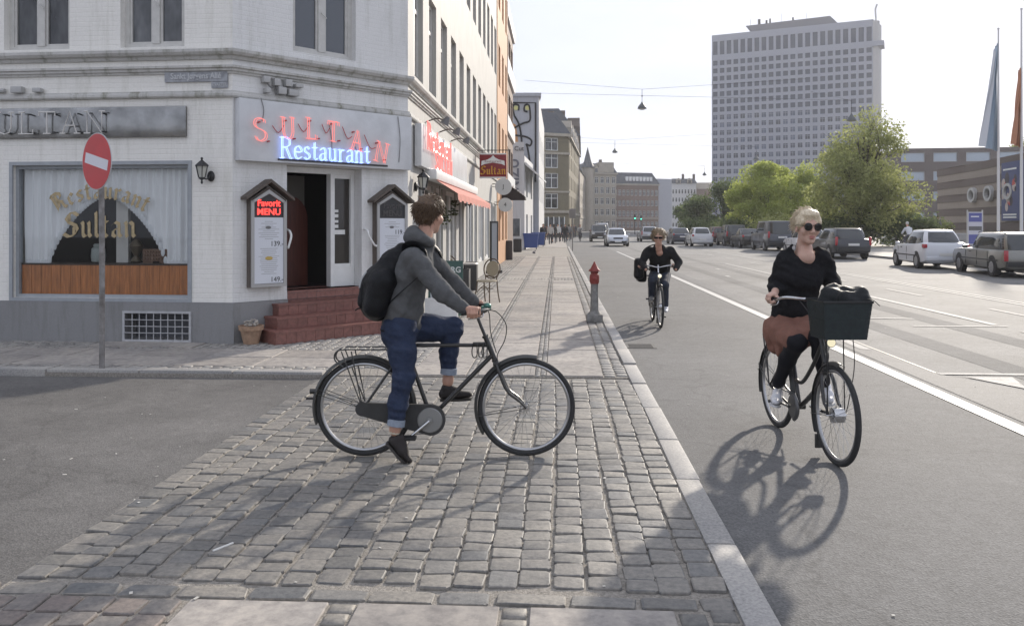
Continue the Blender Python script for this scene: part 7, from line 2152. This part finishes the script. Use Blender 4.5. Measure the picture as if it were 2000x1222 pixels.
def tree(label, loc, H, R, lm, n, s=.12, seed=0, trunk=.25, base=.3, sparse_top=False, squash=1.0, group='trees on the right hand side', clumps=34):
    rs_ = np.random.RandomState(seed); r = random.Random(seed)
    t = thing('tree', label, 'tree', loc, 0, group)
    b = MB(); b.tube([(0, 0, -.05), (.05, .03, H * .22), (r.uniform(-.2, .2), .1, H * .5), (r.uniform(-.3, .3), 0, H * .85)], [trunk, trunk * .8, trunk * .5, trunk * .12], 8); b.build('trunk', M_BARK, t)
    lb = MB(); cb = MB()
    for k in range(clumps):
        a = r.uniform(0, 6.28); f = r.random() ** .6; hz_ = r.uniform(base, 1.0)
        env = math.sin(min(1, max(.0, (1.06 - hz_) / (1.06 - base))) ** .62 * pi * .5) * (.55 + .45 * min(1, (hz_ - base) / .18 + .2))
        cx, cy, cz = R * f * env * cos(a), R * f * env * sin(a) * squash, H * hz_ * .95
        m_ = bez([(0, 0, H * r.uniform(.18, .45)), (cx * .45, cy * .45, cz * .72), (cx, cy, cz)], 4)
        lb.tube(m_, [trunk * .28 * (1 - .85 * i / (len(m_) - 1)) for i in range(len(m_))], 5)
        for q in range(3):
            e = Vector((cx, cy, cz)) + Vector((r.uniform(-1, 1), r.uniform(-1, 1), r.uniform(-.2, 1))) * R * .22
            lb.tube([m_[-3], e], [trunk * .08, trunk * .02], 4)
        dens = .35 if (sparse_top and hz_ > .78) else 1
        rr_ = R * r.uniform(.19, .36)
        leaf_cloud(cb, (cx, cy, cz), (rr_, rr_, rr_ * .8), int(n / clumps * dens), s, rs_)
        leaf_cloud(cb, (cx * .8, cy * .8, cz - rr_ * .4), (rr_ * 1.5, rr_ * 1.5, rr_), int(n / clumps * .3 * dens), s, rs_)
    lb.build('limbs', M_BARK, t, auto=False); cb.build('crown', lm, t, auto=False)
    return t
tree('large loose crowned tree standing in front of the tower\'s right side', C(26.2, 61, .1)[:], 10.2, 4.4, LF_M, 24000, .115, 3, .3, .16, True, clumps=70)
tree('bright fresh green tree left of the large tree', C(22.9, 74, .1)[:], 7.2, 3.8, LF_B, 15000, .12, 5, .2, .14, clumps=36)
tree('bright green tree between the bright one and the large tree', C(26.4, 76, .1)[:], 7.4, 3.6, LF_B, 13000, .12, 8, .2, .14, clumps=34)
tree('dark green tree at the foot of the tower', C(23.8, 92, .1)[:], 6.2, 4.0, LF_D, 12000, .14, 6, .2, .1, clumps=34)
tree('dark tree beside the dark green one nearer the road', C(20.6, 92, .1)[:], 4.6, 2.8, LF_D, 5000, .14, 7, .2, .1, clumps=26)
tree('rounded dark tree far off where the street bends', C(29.5, 130, .1)[:], 6.0, 3.6, LF_D, 5000, .18, 9, .22, .1, clumps=26)
tree('green tree behind the brown office block at the right edge', C(86, 138, .1)[:], 16.5, 5, LF_M, 6000, .22, 10, .3, .3, clumps=30)
def bush(label, loc, rx, ry, h, lm, n, seed, s=.1):
    rs_ = np.random.RandomState(seed); t = thing('bush', label, 'bush', loc, 0, 'bushes below the trees')
    cb = MB(); sb_ = MB(); r = random.Random(seed)
    for k in range(26):
        x, y, z = r.uniform(-1, 1) * rx * .8, r.uniform(-1, 1) * ry * .8, h * r.uniform(.25, .8)
        q = h * r.uniform(.22, .38); leaf_cloud(cb, (x, y, z), (q * 1.4, q * 1.4, q), n // 26, s, rs_); sb_.tube([(x * .6, y * .6, -.05), (x, y, z)], [.04, .01], 5)
    cb.build('foliage', lm, t, auto=False); tag(sb_.build('stems', M_BARK, t, auto=False), kind='stuff')
bush('dark hedge bush under the large tree, right part', C(29.6, 60.5, .1)[:], 2.6, 1.4, 2.3, LF_D, 5200, 21)
bush('dark hedge bush under the large tree, left part', C(25.0, 60.8, .1)[:], 2.6, 1.4, 2.5, LF_D, 5200, 22)
bush('sunlit shrub behind the dark van', C(22.4, 66, .1)[:], 2.6, 1.6, 2.6, LF_M, 5200, 23)
bush('dark shrub behind the black sedan', C(20.2, 74, .1)[:], 2.6, 1.6, 2.2, LF_D, 4200, 24)
bush('dark shrub farther along behind the red estate', C(19.8, 84, .1)[:], 2.6, 1.8, 2.4, LF_D, 4200, 25)
bush('low green bush below the striped hall terrace', C(33.0, 66, .1)[:], 2.0, 1.2, 1.9, LF_M, 3800, 26)
# ================================================================== STREET FURNITURE
# red fire hydrant post at the kerb
hp = gp(1161, 628, SW); hy = thing('fire_hydrant', 'old fire hydrant post with red pointed cap and worn grey column at the kerb', 'hydrant', (hp.x, hp.y, SW))
b = MB(); b.cbox((0, 0, .065), (.27, .27, .13), ch=.012); b.build('base', mat('hydrant_grey', (.15, .145, .13), .75, col2=(.27, .265, .25), var=.3, scale=12, detail=7), hy)
b = MB(); b.lathe([(.12, .13), (.085, .165), (.068, .2), (.062, .60), (.066, .64)], 18); b.build('column', MATS['hydrant_grey'], hy)
b = MB(); b.lathe([(.060, .62), (.078, .66), (.082, .74), (.072, .79), (.058, .80), (.062, .82), (.074, .825), (.06, .84)], 18); b.ball((.0, -.078, .72), (.035, .02, .035), 10, 6); b.build('valve_head', mat('hydrant_red', (.30, .055, .042), .6, col2=(.20, .03, .025), var=.2, scale=14), hy)
b = MB(); b.lathe([(.10, .845), (.098, .858), (.07, .885), (.045, .93), (.02, .975), (.012, 1.0), (.003, 1.005)], 18); b.build('pointed_cap', MATS['hydrant_red'], hy)
# cafe chairs, table, sign stands
M_RATT = mat('cane_frame', (.11, .075, .045), .6, var=.2, scale=20); M_CANE = mat('woven_cane', (.42, .36, .26), .8, var=.2, scale=120)
def cafe_chair(label, loc, rz):
    t = thing('cafe_chair', label, 'chair', loc, rz, 'cafe chairs outside the restaurant')
    b = MB(); b.lathe([(.205, .44), (.215, .455), (.205, .47), (.05, .468)], 20); b.build('seat', M_CANE, t)
    for sx in (-1, 1):
        b = MB(); b.tube(bez([(sx * .15, -.13, .45), (sx * .17, -.16, .2), (sx * .19, -.19, 0)], 4), .013, 6); b.build('leg', M_RATT, t)
        b = MB(); b.tube(bez([(sx * .16, .14, .46), (sx * .17, .17, .2), (sx * .18, .22, 0)], 4), .013, 6); b.build('leg', M_RATT, t)
        b = MB(); b.tube(bez([(sx * .155, -.14, .22), (0, -.10, .36), (-sx * .155, -.14, .22)], 4) if sx > 0 else [(-.16, 0, .30), (.16, 0, .30)], .008, 5); b.build('stretcher', M_RATT, t)
    b = MB(); pts = [(.2 * cos(a), .17 + .06 * (.5 + .5 * sin(a)), .70 + .205 * sin(a)) for a in np.linspace(-pi * .75, pi * 1.75, 30)[:-1]]; b.tube(pts, .014, 6, closed=True); b.tube([(.13, .16, .47), (.15, .18, .56)], .012, 6); b.tube([(-.13, .16, .47), (-.15, .18, .56)], .012, 6); b.build('back_hoop', M_RATT, t)
    b = MB(); k = [(.155 * cos(a), .19 + .05 * (.5 + .5 * sin(a)), .70 + .165 * sin(a)) for a in np.linspace(0, 2 * pi, 24)[:-1]]; b.prism(k, (0, .012, 0)); b.build('back_panel', M_CANE, t)
c1 = gp(950, 592, SW); cafe_chair('rattan cafe chair with oval cane back nearest the kerb', (c1.x, c1.y + .1, SW), radians(-28))
c2 = gp(900, 580, SW); cafe_chair('rattan cafe chair against the wall behind the man\'s arms', (c2.x - .25, c2.y + .9, SW), radians(150))
tb_ = thing('cafe_table', 'small round cafe table between the rattan chairs', 'table', (c2.x + .05, c2.y + .35, SW))
b = MB(); b.lathe([(.30, .72), (.31, .735), (.30, .75)], 24); b.build('table_top', mat('pale_table', (.5, .48, .44), .4), tb_)
b = MB(); b.tube([(0, 0, .72), (0, 0, .05)], .022, 8); b.build('stem', M_BLACK, tb_)
for k in range(3):
    a = 2.09 * k; b = MB(); b.tube([(0, 0, .12), (.2 * cos(a), .2 * sin(a), .012)], .016, 6); b.build('foot', M_BLACK, tb_)
ab = thing('sign_stand', 'green topped pavement sign stand half hidden behind the man', 'sign', (-1.95, 14.3, SW), radians(4))
for s in (-1, 1):
    b = MB(); M2 = Matrix.Translation((0, s * .16, 0)) @ Matrix.Rotation(s * radians(9), 4, 'X'); b.box((-.3, -.012, .04), (.3, .012, 1.0), M=M2); p_ = b.build('leaf_panel', mat('stand_green', (.025, .075, .06), .4), ab)
    b = MB(); b.box((-.26, -s * .0 - .016 * (1 if s < 0 else -1) - .003, .1), (.26, -.016 * (1 if s < 0 else -1) + .003, .62), M=M2); b.build('poster', mat('stand_poster', (.45, .48, .5), .5), p_)
b = MB(); b.text('TUBORG', .14, Matrix.Translation((0, -.185 + .155, .83)) @ Matrix.Rotation(pi / 2 - radians(9), 4, 'X'), extrude=.002, sx=.95, bold=.004) ; b.v = [(x, y - .03, z) for x, y, z in b.v]; b.build('lettering', mat('stand_letter', (.55, .58, .56), .5), ab)
wb_ = MB(); wb_.box((-.28, -.03, 0), (.28, .03, .34)); wb_.box((-.30, -.035, .34), (.30, .035, .38)); o = wb_.build('planter_box', M_FRAMEW); o.location = (-1.95, 13.75, SW); tag(o, 'low white box standing before the green sign stand', 'box')
for k, (y, h, nm) in enumerate(((18.6, .62, 'dark square planter beside the cafe chair'), (20.4, .7, 'second dark planter along the restaurant wall'))):
    b = MB(); b.cbox((0, 0, h / 2), (.3, .34, h), ch=.02); o = b.build('planter', mat('dark_planter', (.05, .05, .05), .6)); o.location = (XF + .28, y, SW); tag(o, nm, 'planter')
ms = thing('menu_stand', 'tall slim black framed menu stand by the wall under the hanging sign', 'menu stand', (XF + .3, 27.5, SW), radians(62))
b = MB(); 
for (lo, hi) in (((-.22, -.03, .1), (-.18, .03, 1.75)), ((.18, -.03, .1), (.22, .03, 1.75)), ((-.18, -.03, 1.69), (.18, .03, 1.75)), ((-.18, -.03, .1), (.18, .03, .16)), ((-.2, -.2, 0), (.2, .2, .1))): b.box(lo, hi)
b.build('stand_frame', M_BLACK, ms); b = MB(); b.box((-.18, -.01, .16), (.18, .01, 1.69)); b.build('menu_panel', mat('grey_panel', (.3, .31, .32), .4), ms)
# round beer signs on brackets and the dark scalloped awning
for k, (y, z, r_, tx_) in enumerate(((30.5, 3.1, .31, 'J'), (31.6, 2.45, .27, '4'))):
    t = thing('round_sign', 'round white %s sign on a bracket past the red hanging sign' % ('upper' if k == 0 else 'lower'), 'sign', (XF, y, z))
    b = MB(); b.lathe([(r_, -.06), (r_, .06)], 30, M=Matrix.Translation((.42, 0, 0)) @ Matrix.Rotation(pi / 2, 4, 'X')); b.build('disc', mat('milk_white', (.55, .55, .54), .3), t)
    b = MB(); b.tube([(0, 0, .1), (.42, 0, .1)], .016, 6); b.tube([(.42 - r_, 0, 0), (0, 0, 0)], .012, 6); b.build('bracket', M_BLACK, t)
    b = MB(); b.text(tx_, .22, Matrix.Translation((.42, -.064, 0)) @ Matrix.Rotation(pi / 2, 4, 'X'), extrude=.002); b.build('lettering', M_BLACK, t)
aw2 = thing('awning', 'small dark peaked awning with white dotted edge on the orange house', 'awning', (XF + .04, 36.0, 2.9))
b = MB(); b.add([(0, -.7, .75), (0, .7, .75), (1.0, .7, 0), (1.0, -.7, 0), (1.0, -.7, -.12), (1.0, .7, -.12), (0, -.7, -.12), (0, .7, -.12)], [(0, 1, 2, 3), (3, 2, 5, 4), (0, 3, 4, 6), (1, 7, 5, 2)]); b.build('fabric', mat('black_canvas', (.025, .02, .02), .8), aw2)
for k in range(9): b = MB(); b.box((.0 + k * .11, -.715, .73 - k * .083), (.07 + k * .11, -.702, .79 - k * .083)); b.build('edge_dot', M_FRAMEW, aw2)
# bins and boxes farther along
def bin_(label, x, y, m, s=1.0):
    t = thing('wheeled_bin', label, 'bin', (x, y, SW), 0)
    b = MB(); b.add([(-.42 * s, -.32 * s, .12), (.42 * s, -.32 * s, .12), (.42 * s, .32 * s, .12), (-.42 * s, .32 * s, .12), (-.5 * s, -.4 * s, 1.0 * s), (.5 * s, -.4 * s, 1.0 * s), (.5 * s, .4 * s, 1.0 * s), (-.5 * s, .4 * s, 1.0 * s)], [(3, 2, 1, 0), (4, 5, 6, 7), (0, 1, 5, 4), (1, 2, 6, 5), (2, 3, 7, 6), (3, 0, 4, 7)]); b.build('tub', m, t)
    b = MB(); b.cbox((0, 0, 1.04 * s), (1.08 * s, .88 * s, .08), ch=.03); b.build('lid', m, t)
    for sx in (-1, 1):
        for sy in (-1, 1): b = MB(); b.cyl((sx * .36 * s - .02, sy * .26 * s, .07), (sx * .36 * s + .02, sy * .26 * s, .07), .07, 10); b.build('wheel', M_TYRE, t)
MBL = mat('bin_blue', (.04, .08, .26), .5)
p = gp(1037, 487, SW); bin_('blue wheeled waste container beside the white shop house', p.x, p.y, MBL, 1.0)
p = gp(1046, 482, SW); bin_('second blue waste container just behind the first', p.x + .2, p.y + .6, MBL, 1.0)
p = gp(1011, 492, SW); b = MB(); b.cbox((0, 0, .4), (.5, .4, .8), ch=.04); o = b.build('litter_bin', M_TRIM); o.location = p; tag(o, 'small black litter bin at the white shop wall', 'bin')
p = gp(994, 507, SW); b = MB(); b.cbox((0, 0, .45), (.34, .4, .9), ch=.03); o = b.build('utility_cabinet', mat('cabinet_dark', (.04, .035, .035), .6)); o.location = p; tag(o, 'dark narrow cabinet at the corner of the orange house', 'cabinet')
p = gp(1118, 490, SW); b = MB(); b.tube([(0, 0, 0), (0, 0, 2.6)], .03, 8); b.cbox((0, -.04, 2.35), (.4, .02, .6), ch=.005); o = b.build('sign_post', mat('post_grey', (.2, .19, .18), .6)); o.location = p; tag(o, 'thin grey sign post with panel on the pavement before the pedestrians', 'sign post')
# traffic lights at the far crossing
M_TG = mat('signal_green', (.05, .5, .35), .3, emit=(.1, 1, .6), estr=2.0)
for k, (px, d) in enumerate(((1240, 150), (1252, 165), (1326, 170))):
    p = C((px - 1000) / 1600 * d, d, 0); t = thing('traffic_light', 'distant traffic light, %s of the three at the crossing' % ('left', 'middle', 'right')[k], 'traffic light', p[:])
    b = MB(); b.tube([(0, 0, 0), (0, 0, 3.6)], .07, 8); b.build('pole', M_TRIM, t); b = MB(); b.cbox((0, -.05, 3.2), (.34, .25, .95), ch=.03); b.build('signal_head', M_TRIM, t)
    b = MB(); b.ball((0, -.19, 2.92), (.1, .03, .1), 10, 6); b.build('green_lamp', M_TG, t)
# pigeon
def pigeon(label, p, rz):
    s = Solid(.02); s.ell((0, 0, .12), (.12, .06, .06), Matrix.Rotation(radians(15), 4, 'Y')).limb((.08, 0, .15), (.12, 0, .22), .03, .022).ell((.13, 0, .235), (.025, .02, .02)).limb((.15, 0, .232), (.17, 0, .225), .006, .003, k=.004).limb((-.1, 0, .1), (-.19, 0, .085), .03, .018, sq=((0, 0, 1), .5)).limb((.0, .02, .07), (.01, .02, .005), .008, .006).limb((.0, -.02, .07), (.01, -.02, .005), .008, .006)
    o = s.build('pigeon', .010, mat('pigeon_grey', (.1, .1, .115), .7, var=.3, scale=30)); o.location = p; o.rotation_euler = (0, 0, rz); tag(o, label, 'bird')
p = gp(1043, 497, SW); pigeon('grey pigeon on the pavement in front of the blue bin', p, 1.0)

# ================================================================== PEDESTRIANS
PED = {}
def ped_base(kind):
    walk = kind % 2
    st = .26 if walk else .10
    hip = np.array((0, 0, .92))
    J = dict(rk=(st * .55, -.1, .5), ra=(st * .5 if walk else .02, -.1, .09), lk=(-st * .15, .1, .5), la=(-st, .1, .12 if walk else .09))
    J = {k: np.array(v) for k, v in J.items()}
    out = {}
    s = Solid(.03); s.limb(hip + (0, 0, .05), hip, .15, .15, sq=((1, 0, 0), .75)).chain([hip + (0, -.09, 0), J['rk'], J['ra']], [.09, .065, .05]).chain([hip + (0, .09, 0), J['lk'], J['la']], [.09, .065, .05])
    out['trousers'] = s.mesh(.022)
    s = Solid(.04); s.limb((0, 0, .95 if kind < 2 else .8), (0, 0, 1.2), .175, .17, sq=((1, 0, 0), .72)).limb((0, 0, 1.2), (.0, 0, 1.42), .185, .12, sq=((1, 0, 0), .68))
    sw = .16 if walk else .05
    for y, d in ((-1, -1), (1, 1)): s.chain([(0, y * .19, 1.40), (d * sw * .5, y * .25, 1.14), (d * sw + .06, y * .25, .92)], [.065, .055, .045])
    out['coat'] = s.mesh(.022)
    s = Solid(.02); s.ell((.0, 0, 1.60), (.098, .076, .12)).ell((.03, 0, 1.56), (.07, .06, .09)).limb((0, 0, 1.5), (-.01, 0, 1.40), .05, .055).ell((.11, 0, 1.585), (.015, .012, .02)).limb((0, 0, 1.4), (0, 0, .95), .09, .09)
    for y, d in ((-1, -1), (1, 1)): s.limb((d * sw + .06, y * .25, .92), (d * sw + .08, y * .25, .80), .032, .026); s.limb((0, y * .17, 1.4), (d * sw * .5, y * .25, 1.14), .04, .035).limb((d * sw * .5, y * .25, 1.14), (d * sw + .06, y * .25, .92), .035, .03)
    for a_ in (J['ra'], J['la']): s.limb(a_ + (0, 0, .02), a_ + (0, 0, .2), .03, .04)
    for y in (-1, 1): s.limb((0, y * .09, .95), (J['rk'] if y < 0 else J['lk']), .06, .045).limb((J['rk'] if y < 0 else J['lk']), (J['ra'] if y < 0 else J['la']), .045, .03)
    out['body'] = s.mesh(.018)
    s = Solid(.02); s.ell((-.02, 0, 1.635), (.105, .085, .105)).ell((-.06, 0, 1.56), (.05, .07, .08 if kind < 2 else .14)); out['hair'] = s.mesh(.018)
    s = Solid(.02)
    for a_ in (J['ra'], J['la']): s.limb(a_ + (-.04, 0, -.045), a_ + (.14, 0, -.055), .045, .035)
    out['shoes'] = s.mesh(.016)
    return out
def ped_mesh(kind):
    if kind not in PED:
        PED[kind] = {}
        for nm, (V, Fc) in ped_base(kind).items():
            me = bpy.data.meshes.new(nm); me.from_pydata(V.tolist(), [], Fc.tolist()); me.materials.append(M_SKIN2); me.polygons.foreach_set('use_smooth', [True] * len(Fc)); me.update(); PED[kind][nm] = me
    return PED[kind]
def cloth(c): return mat('cloth_%02x%02x%02x' % tuple(int(x * 255) for x in c), c, .85)
def person(label, kind, p, rz, coat, trs, hair=(.05, .035, .02), group='pedestrians down the street', sc=1.0):
    t = thing('person', label, 'person', p, rz, group); t.scale = (sc, sc, sc)
    for nm, m in (('body', M_SKIN2), ('coat', cloth(coat)), ('trousers', cloth(trs)), ('hair', cloth(hair)), ('shoes', cloth((.03, .03, .03)))):
        o = link(nm, ped_mesh(kind)[nm], t); o.material_slots[0].link = 'OBJECT'; o.material_slots[0].material = m
        if nm == 'shoes': o.name = 'footwear'
    return t
PE = [(1061, 66, 'person in dark coat standing right of the blue bins', 0, (.03, .03, .035), (.03, .03, .035), -1.6), (1075, 70, 'pedestrian in pale top walking near the ochre house', 1, (.4, .38, .36), (.05, .05, .06), -1.5),
      (1082, 74, 'pedestrian in black jacket behind the pale topped walker', 3, (.03, .03, .03), (.04, .045, .06), 1.5), (1090, 78, 'pedestrian in white shirt and dark trousers in the group', 1, (.55, .55, .55), (.04, .04, .05), -1.7),
      (1097, 82, 'pedestrian in dark blue coat in the middle of the group', 2, (.03, .035, .06), (.03, .03, .035), 1.5), (1104, 76, 'pedestrian in black walking on the pavement by the kerb', 3, (.025, .025, .025), (.03, .03, .04), -1.5),
      (1111, 84, 'pedestrian in grey coat near the distant kerb', 1, (.2, .2, .21), (.05, .05, .06), 1.5), (1117, 92, 'pedestrian in brown jacket at the end of the pavement', 0, (.1, .07, .05), (.04, .04, .05), -1.5),
      (1068, 88, 'small far pedestrian in red brown jacket by the shop pillars', 2, (.15, .06, .05), (.04, .04, .05), 1.6), (1122, 104, 'far pedestrian in dark clothes before the bend', 1, (.04, .04, .05), (.04, .04, .05), -1.5)]
for px, d, nm, kd, ct, tr_, rz in PE:
    p = C((px - 1000) / 1600 * d, d, SW); person(nm, kd, (p.x, p.y, SW), rz, ct, tr_)
p = C((1825 - 1000) / 1600 * 63, 63, .66); person('person in black standing on the hall terrace, on the left', 0, p[:], -2, (.025, .025, .025), (.03, .03, .03), group='people on the right hand side'); p = C((1832 - 1000) / 1600 * 63.3, 63.3, .66); person('person in grey jacket standing on the hall terrace, on the right', 2, p[:], -1.2, (.2, .19, .19), (.03, .03, .03), group='people on the right hand side')
# seated small cyclists
def small_rider(label, blabel, px, d, ang, coat, trs, hair, z=0):
    p = C((px - 1000) / 1600 * d, d, z)
    t = thing('bicycle', blabel, 'bicycle', p[:], ang)
    for x in (-.47, .58):
        b = MB(); ring(b, (x, 0, .34), .32, .02, 26, 6); wo = b.build('wheel', M_TYRE, t); b = MB(); ring(b, (x, 0, .34), .295, .01, 26, 5); b.build('rim', M_RIM, wo)
    b = MB()
    for q in ([(0, 0, .28), (-.17, 0, .85)], [(0, 0, .28), (.40, 0, .70)], [(-.47, 0, .34), (0, 0, .28)], [(-.47, 0, .34), (-.14, 0, .7)], [(.58, 0, .34), (.36, 0, .95)]): b.tube(q, .018, 6)
    b.build('frame', M_BIKE, t); b = MB(); b.tube([(.2, -.27, 1.05), (.38, 0, 1.0), (.2, .27, 1.05)], .014, 6); b.build('handlebar', M_CHROME, t)
    b = MB(); b.cbox((-.2, 0, .88), (.25, .16, .06), ch=.02); b.build('saddle', M_SADDLE, t)
    o = thing('person', label, 'person', p[:], ang)
    s = Solid(.03); s.limb((.02, 0, 1.36), (.1, 0, 1.55), .05, .05).ell((.12, 0, 1.64), (.09, .075, .115)).limb((-.2, 0, .98), (.02, 0, 1.36), .10, .10)
    for y in (-1, 1): s.chain([(.02, y * .18, 1.36), (.12, y * .26, 1.15), (.22, y * .26, 1.07)], [.045, .036, .03]).chain([(-.2, y * .09, .95), (.18, y * .1, .8 if y > 0 else .7), (.05, y * .1, .4 if y > 0 else .28)], [.07, .05, .035])
    s.build('body', .02, M_SKIN2, o)
    s = Solid(.03); s.limb((-.2, 0, 1.0), (.0, 0, 1.32), .16, .17, sq=((1, 0, 0), .75))
    for y in (-1, 1): s.chain([(.02, y * .18, 1.36), (.12, y * .27, 1.15), (.2, y * .265, 1.08)], [.07, .055, .045])
    s.build('jacket', .022, cloth(coat), o)
    s = Solid(.03); s.limb((-.2, -.05, .95), (-.2, .05, .95), .13, .13)
    for y in (-1, 1): s.chain([(-.2, y * .09, .95), (.18, y * .1, .8 if y > 0 else .7), (.06, y * .1, .44 if y > 0 else .32)], [.095, .075, .055])
    s.build('trousers', .022, cloth(trs), o)
    s = Solid(.02); s.ell((.10, 0, 1.675), (.1, .085, .10)); s.build('hair', .02, cloth(hair), o)
    s = Solid(.02)
    for y, z_ in ((1, .36), (-1, .24)): s.limb((.0, y * .1, z_), (.16, y * .1, z_ - .02), .042, .035)
    s.build('footwear', .02, cloth((.03, .03, .03)), o)
small_rider('far cyclist in pale shirt coming along the kerb', 'bicycle of the far cyclist near the pedestrians', 1133, 85, radians(-90) + YAW, (.35, .34, .33), (.03, .03, .04), (.2, .15, .1))
small_rider('cyclist in white jacket and cap passing behind the white hatchback', 'bicycle under the white jacketed cyclist', 1774, 47, radians(100), (.55, .57, .6), (.08, .08, .1), (.5, .5, .48), .11)
# ================================================================== AIR
hz_ = MB(); hz_.box((-615, -95, -1.1), (615, 915, 76.5))
hm = bpy.data.materials.new('haze_air'); hm.use_nodes = True; nt = hm.node_tree; nt.nodes.clear()
_o = nt.nodes.new('ShaderNodeOutputMaterial'); _v = nt.nodes.new('ShaderNodeVolumePrincipled')
_v.inputs['Color'].default_value = (.93, .95, 1.0, 1); _v.inputs['Density'].default_value = .0004; _v.inputs['Anisotropy'].default_value = .3
nt.links.new(_v.outputs[0], _o.inputs['Volume'])
tag(hz_.build('haze', hm), kind='stuff')
